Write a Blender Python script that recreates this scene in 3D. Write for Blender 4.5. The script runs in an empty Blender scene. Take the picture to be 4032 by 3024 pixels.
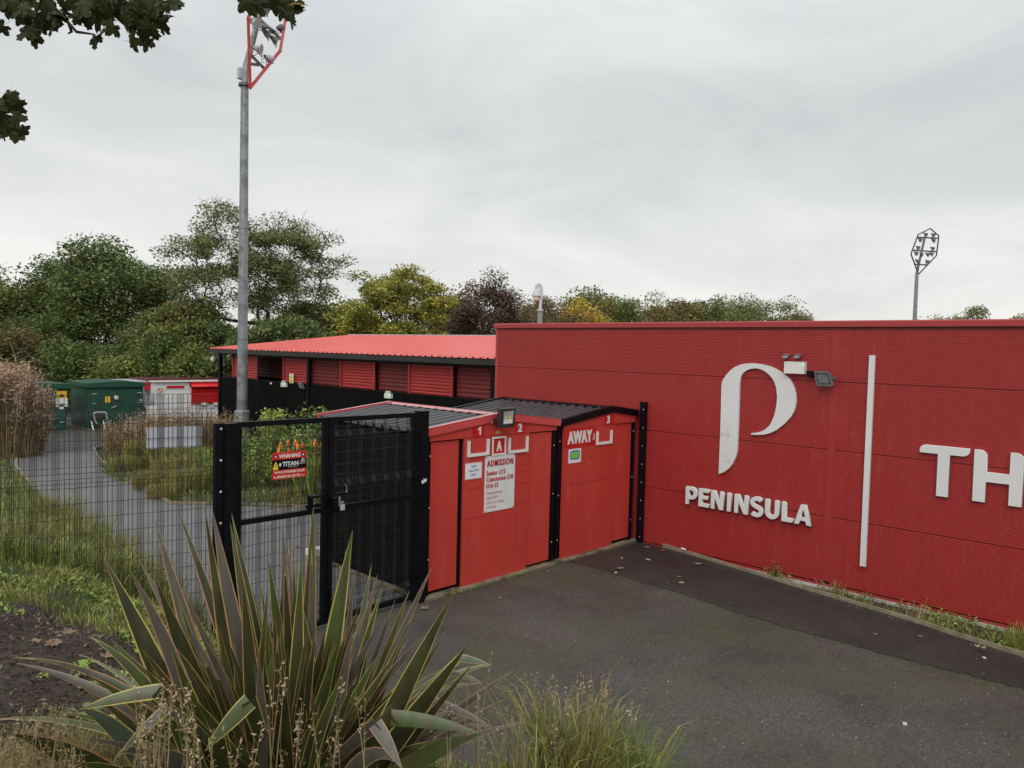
import bpy, bmesh, math, random
import numpy as np
from mathutils import Vector, Matrix, noise as mnoise
rnd = random.Random(7)
nrg = np.random.default_rng(7)
S = bpy.context.scene
COL = S.collection
PI = math.pi

# ---------------------------------------------------------------- camera (solved from the photograph's vanishing points)
FL, PITCH, ROLL, YAW, H = 2997.13, .04512045, -.0241699945, .804745, 3.5
def _basis():
    Fv = np.array([0, math.cos(PITCH), -math.sin(PITCH)]); r = np.array([1., 0, 0]); d = -np.cross(r, Fv)
    r2 = r*math.cos(ROLL)+d*math.sin(ROLL); d2 = -r*math.sin(ROLL)+d*math.cos(ROLL)
    M = np.array([[math.cos(YAW), math.sin(YAW), 0], [-math.sin(YAW), math.cos(YAW), 0], [0, 0, 1.]])
    return M@Fv, M@r2, M@d2
CF, CR, CD = _basis()
CP = np.array([0, 0, H])
def ray(u, v): return CF + CR*(u-2016)/FL + CD*(v-1512)/FL
def onz(u, v, z=0.): q = ray(u, v); return Vector(CP+q*(z-H)/q[2])
def onx(u, v, x): q = ray(u, v); return Vector(CP+q*x/q[0])
def ony(u, v, y): q = ray(u, v); return Vector(CP+q*y/q[1])
def atd(u, v, dep): return Vector(CP+ray(u, v)*dep)
cam = bpy.data.objects.new('camera', bpy.data.cameras.new('camera'))
COL.objects.link(cam); S.camera = cam
cam.data.sensor_width = 36; cam.data.lens = FL/4032*36
cam.data.clip_start = .05; cam.data.clip_end = 3000
M3 = Matrix(((CR[0], -CD[0], -CF[0]), (CR[1], -CD[1], -CF[1]), (CR[2], -CD[2], -CF[2])))
cam.matrix_world = Matrix.Translation((0, 0, H)) @ M3.to_4x4()

# ---------------------------------------------------------------- world: overcast sky
W = bpy.data.worlds.new('World'); S.world = W; W.use_nodes = True
nt = W.node_tree; nt.nodes.clear()
SUN_EL, SUN_AZ = math.radians(48), math.radians(236)
sky = nt.nodes.new('ShaderNodeTexSky'); sky.sky_type = 'NISHITA'; sky.sun_disc = False
sky.sun_elevation = SUN_EL; sky.sun_rotation = SUN_AZ
bg = nt.nodes.new('ShaderNodeBackground'); bg.inputs[1].default_value = .1
out = nt.nodes.new('ShaderNodeOutputWorld')
tc = nt.nodes.new('ShaderNodeTexCoord')
mp = nt.nodes.new('ShaderNodeMapping'); mp.inputs['Scale'].default_value = (1, 1, 2.8); mp.inputs['Rotation'].default_value = (0, 0, .5)
n1 = nt.nodes.new('ShaderNodeTexNoise'); n1.inputs['Scale'].default_value = 2.7; n1.inputs['Detail'].default_value = 6; n1.inputs['Roughness'].default_value = .55; n1.inputs['Distortion'].default_value = .5
sep = nt.nodes.new('ShaderNodeSeparateXYZ')
rz = nt.nodes.new('ShaderNodeValToRGB')
rz.color_ramp.elements[0].position = 0.0; rz.color_ramp.elements[0].color = (.80, .80, .77, 1)
rz.color_ramp.elements[1].position = .55; rz.color_ramp.elements[1].color = (.84, .85, .86, 1)
e = rz.color_ramp.elements.new(.14); e.color = (.765, .77, .755, 1)
e = rz.color_ramp.elements.new(.30); e.color = (.635, .65, .65, 1)
rc = nt.nodes.new('ShaderNodeValToRGB')
rc.color_ramp.elements[0].position = .33; rc.color_ramp.elements[0].color = (.80, .81, .825, 1)
rc.color_ramp.elements[1].position = .66; rc.color_ramp.elements[1].color = (1.0, 1.0, 1.0, 1)
mul = nt.nodes.new('ShaderNodeMixRGB'); mul.blend_type = 'MULTIPLY'; mul.inputs[0].default_value = 1
fx = nt.nodes.new('ShaderNodeMixRGB'); fx.blend_type = 'MULTIPLY'; fx.inputs[0].default_value = 1; fx.inputs[2].default_value = (10.3, 10.3, 10.2, 1)
mixs = nt.nodes.new('ShaderNodeMixRGB'); mixs.inputs[0].default_value = .95
L = nt.links.new
L(tc.outputs['Generated'], mp.inputs[0]); L(mp.outputs[0], n1.inputs['Vector']); L(n1.outputs['Fac'], rc.inputs[0])
L(tc.outputs['Generated'], sep.inputs[0]); L(sep.outputs['Z'], rz.inputs[0])
L(rz.outputs[0], mul.inputs[1]); L(rc.outputs[0], mul.inputs[2]); L(mul.outputs[0], fx.inputs[1])
L(sky.outputs[0], mixs.inputs[1]); L(fx.outputs[0], mixs.inputs[2]); L(mixs.outputs[0], bg.inputs[0]); L(bg.outputs[0], out.inputs[0])
sun = bpy.data.objects.new('sun', bpy.data.lights.new('sun', 'SUN')); COL.objects.link(sun)
sun.data.energy = 1.5; sun.data.angle = math.radians(50); sun.data.color = (1, .98, .95)
sd = Vector((-math.cos(SUN_EL)*.83, -math.cos(SUN_EL)*.55, math.sin(SUN_EL)))
sun.rotation_euler = sd.to_track_quat('Z', 'Y').to_euler()
S.view_settings.view_transform = 'Standard'; S.view_settings.look = 'None'
S.view_settings.gamma = 1; S.view_settings.use_curve_mapping = False; S.view_settings.exposure = 0.22

# ---------------------------------------------------------------- materials
def pm(name, c1, c2=None, scale=5., rough=.6, bump=0., bscale=None, spec=.5, metal=0., trans=0., c3=None, s3=1., stretch=None, p=(.35, .65), coat=0., p3=(.5, .62), bdist=.02):
    m = bpy.data.materials.new(name); m.use_nodes = True
    t = m.node_tree; b = t.nodes['Principled BSDF']
    b.inputs['Roughness'].default_value = rough; b.inputs['Metallic'].default_value = metal
    b.inputs['Specular IOR Level'].default_value = spec
    if coat: b.inputs['Coat Weight'].default_value = coat; b.inputs['Coat Roughness'].default_value = .15
    cs = None
    tcn = t.nodes.new('ShaderNodeTexCoord'); vec = tcn.outputs['Object']
    if stretch:
        mpn = t.nodes.new('ShaderNodeMapping'); mpn.inputs['Scale'].default_value = stretch
        t.links.new(vec, mpn.inputs[0]); vec = mpn.outputs[0]
    if c2 is None: b.inputs['Base Color'].default_value = (*c1, 1)
    else:
        n = t.nodes.new('ShaderNodeTexNoise'); n.inputs['Scale'].default_value = scale; n.inputs['Detail'].default_value = 6
        t.links.new(vec, n.inputs['Vector'])
        r = t.nodes.new('ShaderNodeValToRGB'); r.color_ramp.elements[0].position = p[0]; r.color_ramp.elements[1].position = p[1]
        r.color_ramp.elements[0].color = (*c1, 1); r.color_ramp.elements[1].color = (*c2, 1)
        t.links.new(n.outputs['Fac'], r.inputs[0]); cs = r.outputs[0]
        if c3:
            n3 = t.nodes.new('ShaderNodeTexNoise'); n3.inputs['Scale'].default_value = s3; n3.inputs['Detail'].default_value = 5
            t.links.new(vec, n3.inputs['Vector'])
            r3 = t.nodes.new('ShaderNodeValToRGB'); r3.color_ramp.elements[0].position = p3[0]; r3.color_ramp.elements[1].position = p3[1]
            r3.color_ramp.elements[0].color = (0, 0, 0, 1); r3.color_ramp.elements[1].color = (1, 1, 1, 1)
            t.links.new(n3.outputs['Fac'], r3.inputs[0])
            mx = t.nodes.new('ShaderNodeMixRGB'); mx.inputs[2].default_value = (*c3, 1)
            t.links.new(r3.outputs[0], mx.inputs[0]); t.links.new(cs, mx.inputs[1]); cs = mx.outputs[0]
        t.links.new(cs, b.inputs['Base Color'])
    if bump:
        nb = t.nodes.new('ShaderNodeTexNoise'); nb.inputs['Scale'].default_value = bscale or scale*4; nb.inputs['Detail'].default_value = 4
        t.links.new(vec, nb.inputs['Vector'])
        bp = t.nodes.new('ShaderNodeBump'); bp.inputs['Strength'].default_value = bump; bp.inputs['Distance'].default_value = bdist
        t.links.new(nb.outputs['Fac'], bp.inputs['Height']); t.links.new(bp.outputs[0], b.inputs['Normal'])
    if trans:
        tr = t.nodes.new('ShaderNodeBsdfTranslucent'); ms = t.nodes.new('ShaderNodeMixShader'); ms.inputs[0].default_value = trans
        if cs: t.links.new(cs, tr.inputs[0])
        else: tr.inputs[0].default_value = (*c1, 1)
        o = t.nodes['Material Output']
        t.links.new(b.outputs[0], ms.inputs[1]); t.links.new(tr.outputs[0], ms.inputs[2]); t.links.new(ms.outputs[0], o.inputs[0])
    return m
def emat(name, c, st):
    m = bpy.data.materials.new(name); m.use_nodes = True; b = m.node_tree.nodes['Principled BSDF']
    b.inputs['Base Color'].default_value = (*c, 1); b.inputs['Emission Color'].default_value = (*c, 1); b.inputs['Emission Strength'].default_value = st
    return m
M = {}
M['wall'] = pm('red_cladding', (.365, .033, .031), (.385, .037, .034), 1.2, .42, spec=.45, stretch=(1, 7, .7), c3=(.42, .058, .052), s3=2.2, p3=(.55, .85))
M['joint'] = pm('joint_red', (.33, .030, .030), (.35, .034, .034), 1.5, .5, spec=.3)
M['trim'] = pm('red_trim', (.36, .038, .040), (.38, .042, .044), 2.0, .45)
M['paint'] = pm('booth_red_paint', (.49, .044, .032), (.53, .050, .037), 1.6, .45, bump=.12, bscale=6, c3=(.52, .075, .065), s3=5, p3=(.56, .8), stretch=(1.4, 1, .3))
M['paint_sign'] = pm('sign_red', (.48, .012, .012), (.53, .016, .016), 3, .35)
M['standred'] = pm('stand_shutter_red', (.33, .024, .022), (.37, .028, .025), 2, .45)
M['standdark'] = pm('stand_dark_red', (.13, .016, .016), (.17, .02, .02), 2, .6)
M['roofred'] = pm('stand_roof_red', (.66, .085, .065), (.70, .10, .08), .8, .25, spec=.9, coat=.8)
M['vergered'] = pm('booth_trim_red', (.54, .065, .06), (.58, .075, .07), 2, .25, spec=.8, coat=.6)
M['black'] = pm('black_paint', (.003, .0035, .005), (.005, .006, .008), 4, .42, bump=.05, bscale=20, spec=.16)
M['wire'] = pm('black_wire', (.010, .011, .012), (.018, .018, .02), 9, .3, spec=.6)
M['moss'] = pm('moss', (.055, .065, .016), (.10, .11, .03), 30, .95)
M['blackwall'] = pm('black_boarding', (.004, .004, .004), (.007, .007, .007), 2, .75, spec=.06, stretch=(1, 1, .2), c3=(.010, .010, .009), s3=6, p3=(.6, .8))
M['gutter'] = pm('black_gutter', (.012, .013, .012), (.022, .024, .022), 3, .35, stretch=(1, .3, 1))
M['roofgrey'] = pm('dark_grey_roof_sheet', (.060, .063, .072), (.085, .088, .096), 3, .30, spec=.6)
M['steel'] = pm('galvanised_steel', (.21, .23, .24), (.30, .32, .33), 9, .45, metal=.35, bump=.05, c3=(.17, .18, .19), s3=2.5)
M['bolt'] = pm('bolt_zinc', (.55, .54, .52), (.65, .64, .6), 20, .35, metal=.4)
M['white'] = pm('white_letter', (.66, .66, .64), (.69, .69, .67), 2, .5)
M['whitebox'] = pm('white_plastic', (.68, .68, .62), (.74, .74, .68), 4, .45)
M['paper'] = pm('paper', (.72, .73, .80), (.78, .79, .84), 9, .55)
M['signwhite'] = pm('sign_white', (.66, .69, .66), (.72, .75, .72), 5, .4)
M['signgrey'] = pm('grey_board', (.44, .46, .50), (.50, .52, .56), 2, .5)
M['txtred'] = pm('lettering_red', (.42, .012, .03), (.46, .016, .036), 5, .5)
M['txtthin'] = pm('lettering_faded_red', (.50, .16, .17), (.55, .2, .2), 5, .5)
M['txtteal'] = pm('lettering_teal', (.12, .22, .25), (.16, .27, .30), 5, .5)
M['green_p'] = pm('pitch_green', (.20, .50, .06), (.22, .54, .07), 5, .5)
M['blue_p'] = pm('stand_blue', (.06, .16, .42), (.07, .19, .47), 5, .5)
M['yellow'] = pm('warning_yellow', (.75, .60, .04), (.8, .65, .05), 5, .5)
M['amber'] = pm('label_amber', (.80, .45, .02), (.85, .5, .03), 5, .5)
M['brass'] = pm('brass_sticker', (.45, .33, .05), (.55, .4, .08), 30, .5)
M['titanred'] = pm('sign_scarlet', (.62, .018, .014), (.66, .024, .02), 5, .4)
M['green_cab'] = pm('green_enamel', (.014, .070, .045), (.020, .088, .058), 2, .4)
M['kiosk'] = pm('kiosk_white', (.74, .75, .74), (.82, .83, .82), 2, .5, stretch=(1, 1, 3))
M['kioskred'] = pm('kiosk_red', (.62, .01, .014), (.68, .015, .018), 2, .4)
M['kioskroof'] = pm('kiosk_roof', (.06, .008, .008), (.09, .012, .012), 2, .5)
M['grey'] = pm('grey_housing', (.10, .105, .11), (.14, .145, .15), 8, .5)
M['dkgrey'] = pm('dark_housing', (.02, .02, .022), (.035, .035, .04), 8, .4)
M['lens'] = pm('lamp_lens', (.30, .31, .30), (.38, .39, .38), 6, .12, spec=.8)
M['reflector'] = pm('lamp_reflector', (.62, .64, .62), (.7, .72, .7), 6, .3)
M['led'] = pm('led_chip', (.75, .68, .05), (.8, .7, .08), 6, .5)
M['greenled'] = emat('green_indicator', (.05, .8, .2), 2.0)
M['maroon'] = pm('mast_frame_red', (.42, .03, .035), (.48, .045, .045), 5, .4)
M['maroonfar'] = pm('mast_frame_maroon', (.13, .02, .045), (.17, .03, .06), 5, .4)
M['chrome'] = pm('chrome', (.75, .77, .8), (.8, .82, .85), 5, .15, metal=.6)
M['concrete'] = pm('concrete', (.15, .12, .075), (.23, .19, .125), 7, .85, bump=.6, bscale=45, c3=(.07, .07, .028), s3=3)
M['plinth'] = pm('pale_plinth', (.42, .42, .38), (.55, .55, .50), 8, .8, bump=.3, bscale=30, c3=(.20, .19, .15), s3=9)
M['timber'] = pm('timber_edging', (.20, .16, .10), (.30, .25, .17), 9, .8, bump=.4, bscale=40)
M['bark'] = pm('bark', (.018, .015, .012), (.035, .030, .024), 9, .9, bump=.4)
M['barkpale'] = pm('pale_dead_wood', (.07, .065, .05), (.11, .10, .08), 9, .9)
def foliage(name, a, b, c, tr=.3, sc=1.3, s3=3.):
    g_ = 2.6; a, b, c = [tuple((x*.88+.12*sum(q)/3)*g_*k_ for x, k_ in zip(q, (1.08, 1., .78))) for q in (a, b, c)]
    return pm(name, a, b, sc, .6, spec=.25, trans=tr, c3=c, s3=s3, p=(.3, .7), p3=(.45, .7))
M['f_dark'] = foliage('leaves_dark_green', (.022, .040, .014), (.050, .078, .028), (.075, .095, .030))
M['f_blue'] = foliage('leaves_blue_green', (.034, .052, .026), (.062, .086, .040), (.080, .100, .038))
M['f_mid'] = foliage('leaves_mid_green', (.045, .070, .020), (.085, .115, .032), (.12, .125, .03))
M['f_yel'] = foliage('leaves_yellow_green', (.10, .125, .022), (.17, .18, .03), (.26, .20, .03))
M['f_gold'] = foliage('leaves_gold', (.22, .16, .02), (.38, .25, .03), (.12, .13, .03))
M['f_purp'] = foliage('leaves_purple', (.030, .018, .020), (.055, .034, .034), (.075, .05, .045))
M['f_brown'] = foliage('leaves_russet', (.055, .038, .026), (.09, .06, .035), (.08, .075, .03))
M['f_olive'] = foliage('leaves_olive', (.055, .062, .022), (.095, .095, .035), (.12, .09, .03))
M['f_grey'] = foliage('leaves_grey_green', (.055, .075, .045), (.09, .115, .065), (.10, .11, .05))
M['f_fresh'] = foliage('leaves_fresh_green', (.07, .13, .025), (.13, .20, .045), (.17, .20, .05), sc=6, s3=9)
M['maple'] = pm('maple_leaf', (.020, .032, .010), (.040, .055, .014), 14, .6, spec=.2, trans=.22, c3=(.06, .05, .015), s3=20)
M['mapleyel'] = pm('maple_leaf_amber', (.22, .11, .02), (.30, .16, .03), 14, .6, trans=.3)
M['deadleaf'] = pm('dead_leaf', (.17, .10, .055), (.28, .19, .11), 14, .7)
M['deadpale'] = pm('dead_leaf_pale', (.36, .27, .15), (.44, .34, .2), 14, .7)
M['grassA'] = pm('grass_green', (.085, .15, .026), (.15, .22, .042), 3, .5, trans=.3, c3=(.16, .19, .045), s3=1.2)
M['grassY'] = pm('grass_yellow', (.28, .32, .07), (.40, .40, .11), 3, .5, trans=.3)
M['straw'] = pm('grass_straw', (.24, .18, .085), (.36, .28, .14), 5, .7, trans=.3, c3=(.16, .12, .05), s3=9)
M['tan'] = pm('grass_plume_tan', (.38, .26, .16), (.52, .38, .25), 4, .8, trans=.2, c3=(.22, .13, .07), s3=3)
M['rust'] = pm('grass_stem_ochre', (.22, .14, .035), (.30, .20, .06), 4, .8, trans=.2)
M['plume'] = pm('plume_pink', (.40, .28, .20), (.5, .36, .28), 9, .8, trans=.3)
M['orange'] = pm('poker_flower', (.80, .22, .03), (.85, .35, .06), 30, .5, trans=.2)
M['ph_a'] = pm('flax_leaf_bronze', (.032, .032, .013), (.060, .060, .024), 5, .38, spec=.6, stretch=(3, 3, .5), trans=.1, c3=(.055, .065, .022), s3=3)
M['ph_b'] = pm('flax_leaf_green', (.045, .065, .016), (.080, .105, .028), 5, .38, spec=.6, stretch=(3, 3, .5), trans=.12, c3=(.07, .06, .025), s3=4)
M['ph_c'] = pm('flax_leaf_grey', (.075, .070, .050), (.125, .115, .088), 7, .42, spec=.6, stretch=(3, 3, .4), trans=.08, c3=(.10, .085, .075), s3=5)
M['ph_d'] = pm('flax_leaf_glaucous', (.09, .115, .075), (.14, .17, .12), 7, .42, spec=.6, stretch=(3, 3, .4), trans=.12)
M['mg_o'] = pm('flax_margin_orange', (.44, .20, .08), (.54, .30, .11), 9, .5, trans=.2)
M['mg_p'] = pm('flax_margin_pink', (.40, .20, .14), (.48, .27, .19), 9, .5, trans=.2)
M['mg_y'] = pm('flax_margin_yellow', (.46, .38, .09), (.58, .50, .15), 9, .5, trans=.2)
M['soil'] = pm('mulch_soil', (.022, .016, .011), (.055, .040, .028), 22, .95, bump=1., bscale=60, c3=(.09, .065, .045), s3=45, p3=(.6, .7))
M['chip'] = pm('bark_chip', (.10, .07, .045), (.22, .17, .12), 30, .9)
M['chipdark'] = pm('bark_chip_dark', (.035, .024, .016), (.07, .05, .035), 30, .9)
M['pebble'] = pm('pebble_pale', (.5, .48, .42), (.65, .62, .55), 30, .8)
M['ground'] = pm('grassy_soil', (.035, .045, .014), (.075, .085, .028), 3, .95, bump=.8, bscale=30, c3=(.05, .036, .022), s3=1.4, p3=(.5, .6))
M['tape'] = pm('torn_sticker', (.55, .25, .22), (.62, .3, .28), 30, .6)

def asphalt(name, a, b, moss, seed, agg=.5, mossamt=(.56, .70), rough=.62, pale=(.15, .14, .125)):
    m = bpy.data.materials.new(name); m.use_nodes = True; t = m.node_tree; bs = t.nodes['Principled BSDF']
    tcn = t.nodes.new('ShaderNodeTexCoord'); mpn = t.nodes.new('ShaderNodeMapping'); mpn.inputs['Location'].default_value = (seed, seed*2, 0)
    t.links.new(tcn.outputs['Object'], mpn.inputs[0]); V = mpn.outputs[0]
    def nz(s, d=6, rgh=.55, kind='ShaderNodeTexNoise'):
        n = t.nodes.new(kind); n.inputs['Scale'].default_value = s
        if kind == 'ShaderNodeTexNoise': n.inputs['Detail'].default_value = d; n.inputs['Roughness'].default_value = rgh
        t.links.new(V, n.inputs['Vector']); return n
    def ramp(src, p0, p1, c0=(0, 0, 0), c1=(1, 1, 1)):
        r = t.nodes.new('ShaderNodeValToRGB'); r.color_ramp.elements[0].position = p0; r.color_ramp.elements[1].position = p1
        r.color_ramp.elements[0].color = (*c0, 1); r.color_ramp.elements[1].color = (*c1, 1); t.links.new(src, r.inputs[0]); return r.outputs[0]
    def mix(f, x, y, mode='MIX'):
        n = t.nodes.new('ShaderNodeMixRGB'); n.blend_type = mode
        if isinstance(f, float): n.inputs[0].default_value = f
        else: t.links.new(f, n.inputs[0])
        for i, q in ((1, x), (2, y)):
            if isinstance(q, tuple): n.inputs[i].default_value = (*q, 1)
            else: t.links.new(q, n.inputs[i])
        return n.outputs[0]
    base = ramp(nz(.55, 6, .68).outputs['Fac'], .38, .62, a, b)
    mot = ramp(nz(9, 6, .7).outputs['Fac'], .3, .7, (.78, .78, .78), (1.18, 1.18, 1.18))
    base = mix(1., base, mot, 'MULTIPLY')
    speck = ramp(nz(75, 3, .7).outputs['Fac'], .35, .68, (.50, .50, .50), (1.6, 1.6, 1.6))
    base = mix(agg, base, mix(1., base, speck, 'MULTIPLY'))
    speck2 = ramp(nz(26, 5, .85).outputs['Fac'], .40, .62, (.58, .58, .55), (1.42, 1.42, 1.39)); base = mix(agg, base, mix(1., base, speck2, 'MULTIPLY'))
    vo = nz(38, kind='ShaderNodeTexVoronoi'); vo.feature = 'F1'
    st = ramp(vo.outputs['Distance'], .05, .13, (1, 1, 1), (0, 0, 0))
    cs = t.nodes.new('ShaderNodeSeparateColor'); t.links.new(vo.outputs['Color'], cs.inputs[0])
    keep = ramp(cs.outputs[0], .80, .86)
    base = mix(mix(1., st, keep, 'MULTIPLY'), base, pale)
    ms = mix(1., ramp(nz(.8, 4, .6).outputs['Fac'], *mossamt), ramp(nz(14, 5, .7).outputs['Fac'], .40, .66), 'MULTIPLY')
    base = mix(ms, base, moss)
    t.links.new(base, bs.inputs['Base Color'])
    rg = ramp(nz(1.6, 5).outputs['Fac'], .35, .7, (rough-.12,)*3, (rough+.12,)*3); t.links.new(rg, bs.inputs['Roughness'])
    bp = t.nodes.new('ShaderNodeBump'); bp.inputs['Strength'].default_value = .9; bp.inputs['Distance'].default_value = .015
    t.links.new(nz(60, 4, .7).outputs['Fac'], bp.inputs['Height']); t.links.new(bp.outputs[0], bs.inputs['Normal'])
    bs.inputs['Specular IOR Level'].default_value = .5
    return m
M['asph'] = asphalt('forecourt_asphalt', (.048, .046, .043), (.084, .079, .075), (.066, .074, .022), 3.1, 1.0, (.44, .58))
M['asphdark'] = asphalt('newer_dark_asphalt', (.021, .022, .021), (.034, .035, .033), (.045, .052, .020), 7.7, .45, (.60, .76), .5)
M['asphpath'] = asphalt('path_asphalt', (.125, .123, .130), (.165, .162, .170), (.10, .11, .06), 1.9, .4, (.66, .8), .5, (.3, .3, .29))
M['asphold'] = asphalt('old_dark_path', (.055, .055, .052), (.075, .074, .070), (.05, .055, .03), 5.5, .4, (.5, .7))

# ---------------------------------------------------------------- mesh helpers
class MB:
    def __init__(s): s.v = []; s.f = []; s.mi = []
    def add(s, vs, fs, mi=0):
        o = len(s.v); s.v += [tuple(p) for p in vs]; s.f += [tuple(i+o for i in f) for f in fs]; s.mi += [mi]*len(fs)
    def box(s, a, b, mi=0):
        x0, y0, z0 = a; x1, y1, z1 = b
        s.add([(x0, y0, z0), (x1, y0, z0), (x1, y1, z0), (x0, y1, z0), (x0, y0, z1), (x1, y0, z1), (x1, y1, z1), (x0, y1, z1)],
              [(0, 3, 2, 1), (4, 5, 6, 7), (0, 1, 5, 4), (1, 2, 6, 5), (2, 3, 7, 6), (3, 0, 4, 7)], mi)
    def obox(s, c, dx, dy, dz, mi=0):      # oriented box from centre and half vectors
        c = Vector(c); dx = Vector(dx); dy = Vector(dy); dz = Vector(dz)
        vs = [c-dx-dy-dz, c+dx-dy-dz, c+dx+dy-dz, c-dx+dy-dz, c-dx-dy+dz, c+dx-dy+dz, c+dx+dy+dz, c-dx+dy+dz]
        s.add(vs, [(0, 3, 2, 1), (4, 5, 6, 7), (0, 1, 5, 4), (1, 2, 6, 5), (2, 3, 7, 6), (3, 0, 4, 7)], mi)
    def beam(s, p, q, w, h, up=(0, 0, 1), mi=0):
        p = Vector(p); q = Vector(q); d = (q-p); u = Vector(up); sd_ = d.cross(u)
        if sd_.length < 1e-6: sd_ = Vector((1, 0, 0))
        sd_.normalize(); u2 = sd_.cross(d).normalized()
        s.obox((p+q)/2, d/2, sd_*w/2, u2*h/2, mi)
    def tube(s, pts, rad, n=8, mi=0, cap=True):
        pts = [Vector(p) for p in pts]
        rs = rad if isinstance(rad, (list, tuple)) else [rad]*len(pts)
        o = len(s.v); prev = None
        for i, p in enumerate(pts):
            d = (pts[min(i+1, len(pts)-1)]-pts[max(i-1, 0)]).normalized()
            a = d.orthogonal().normalized() if prev is None else (prev-d*prev.dot(d)).normalized()
            prev = a; b = d.cross(a)
            for k in range(n):
                t = 2*PI*k/n; s.v.append(tuple(p+(a*math.cos(t)+b*math.sin(t))*rs[i]))
        for i in range(len(pts)-1):
            for k in range(n):
                s.f.append((o+i*n+k, o+i*n+(k+1) % n, o+(i+1)*n+(k+1) % n, o+(i+1)*n+k)); s.mi.append(mi)
        if cap:
            s.f.append(tuple(o+k for k in range(n))[::-1]); s.mi.append(mi)
            s.f.append(tuple(o+(len(pts)-1)*n+k for k in range(n))); s.mi.append(mi)
    def prism(s, poly, off, mi=0):         # polygon (list of Vector) extruded by off
        n = len(poly); off = Vector(off); vs = [Vector(p) for p in poly]+[Vector(p)+off for p in poly]
        s.add(vs, [tuple(range(n))[::-1], tuple(range(n, 2*n))]+[(i, (i+1) % n, n+(i+1) % n, n+i) for i in range(n)], mi)
    def sphere(s, c, r, n=8, m=6, mi=0, zs=1.):
        c = Vector(c); o = len(s.v)
        for i in range(m+1):
            ph = PI*i/m
            for k in range(n):
                s.v.append((c.x+r*math.sin(ph)*math.cos(2*PI*k/n), c.y+r*math.sin(ph)*math.sin(2*PI*k/n), c.z+r*zs*math.cos(ph)))
        for i in range(m):
            for k in range(n): s.f.append((o+i*n+k, o+(i+1)*n+k, o+(i+1)*n+(k+1) % n, o+i*n+(k+1) % n)); s.mi.append(mi)
    def mesh(s, name, mats, smooth=False):
        me = bpy.data.meshes.new(name); me.from_pydata(s.v, [], s.f)
        mats = mats if isinstance(mats, (list, tuple)) else [mats]
        for m in mats: me.materials.append(m)
        if len(mats) > 1: me.polygons.foreach_set('material_index', s.mi)
        bm = bmesh.new(); bm.from_mesh(me); bmesh.ops.recalc_face_normals(bm, faces=bm.faces); bm.to_mesh(me); bm.free()
        if smooth:
            me.polygons.foreach_set('use_smooth', [True]*len(me.polygons)); me.update()
        return me
def setp(o, label=None, cat=None, group=None, kind=None):
    if label: o['label'] = label
    if cat: o['category'] = cat
    if group: o['group'] = group
    if kind: o['kind'] = kind
    return o
def link(name, me, parent=None):
    o = bpy.data.objects.new(name, me); COL.objects.link(o)
    if parent is not None:
        o.parent = parent
        w = Matrix.Identity(4); p = parent
        chain = []
        while p is not None: chain.append(p); p = p.parent
        for p in reversed(chain): w = w @ p.matrix_parent_inverse @ p.matrix_basis
        o.matrix_parent_inverse = w.inverted()
    return o
def obj(name, mb, mats, parent=None, smooth=False, **k):
    return setp(link(name, mb.mesh(name, mats, smooth), parent), **k)
def thing(name, label, cat, loc=(0, 0, 0), group=None):
    o = bpy.data.objects.new(name, None); COL.objects.link(o); o.location = loc; o.empty_display_size = .2
    return setp(o, label, cat, group)
def npmesh(name, V, Q, mats, mi=None, smooth=False):     # fast mesh: V (n,3), Q (m,k) faces of equal size
    me = bpy.data.meshes.new(name); k = Q.shape[1]
    me.vertices.add(len(V)); me.vertices.foreach_set('co', np.ascontiguousarray(V, dtype=np.float32).ravel())
    me.loops.add(Q.size); me.loops.foreach_set('vertex_index', Q.astype(np.int32).ravel())
    me.polygons.add(len(Q)); me.polygons.foreach_set('loop_start', np.arange(0, Q.size, k, dtype=np.int32))
    for m in (mats if isinstance(mats, (list, tuple)) else [mats]): me.materials.append(m)
    if mi is not None: me.polygons.foreach_set('material_index', mi.astype(np.int32))
    if smooth: me.polygons.foreach_set('use_smooth', np.ones(len(Q), bool))
    me.update(calc_edges=True); return me
def frame_text(txt, O, xd, up, w, h, mat, parent, name='lettering', depth=.004, off=0., kind=None, spacing=1., bx=0.):
    cu = bpy.data.curves.new(name, 'FONT'); cu.body = txt; cu.size = 1; cu.offset = off; cu.extrude = .02; cu.resolution_u = 4; cu.space_character = spacing
    t = bpy.data.objects.new('tmp_text', cu); COL.objects.link(t)
    dg = bpy.context.evaluated_depsgraph_get(); dg.update()
    me = bpy.data.meshes.new_from_object(t.evaluated_get(dg)); bpy.data.objects.remove(t); bpy.data.curves.remove(cu)
    n = len(me.vertices); co = np.empty(n*3, np.float32); me.vertices.foreach_get('co', co); co = co.reshape(-1, 3)
    mn = co.min(0); mx = co.max(0)
    a = (co[:, 0]-mn[0])/(mx[0]-mn[0])*w; b = (co[:, 1]-mn[1])/(mx[1]-mn[1])*h; c = (co[:, 2]-mn[2])/(mx[2]-mn[2])*depth
    xd = Vector(xd).normalized(); up = Vector(up).normalized(); nn = xd.cross(up)
    a = bx+a*(w-2*bx)/w
    P = np.array(O)[None]+a[:, None]*np.array(xd)+b[:, None]*np.array(up)+c[:, None]*np.array(nn)
    me.vertices.foreach_set('co', P.astype(np.float32).ravel()); me.update()
    me.materials.clear(); me.materials.append(mat)
    if bx:      # heavier upright strokes: side-shifted copies, each a hair further out
        bm = bmesh.new()
        for sx_, dz_ in ((0, 0), (-bx, .0003), (bx, .0006)):
            k0 = len(bm.verts); bm.from_mesh(me); bm.verts.ensure_lookup_table()
            for v in bm.verts[k0:]: v.co += Vector(xd)*sx_+nn*dz_
        bm.to_mesh(me); bm.free()
    return link(name, me, parent)
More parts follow.
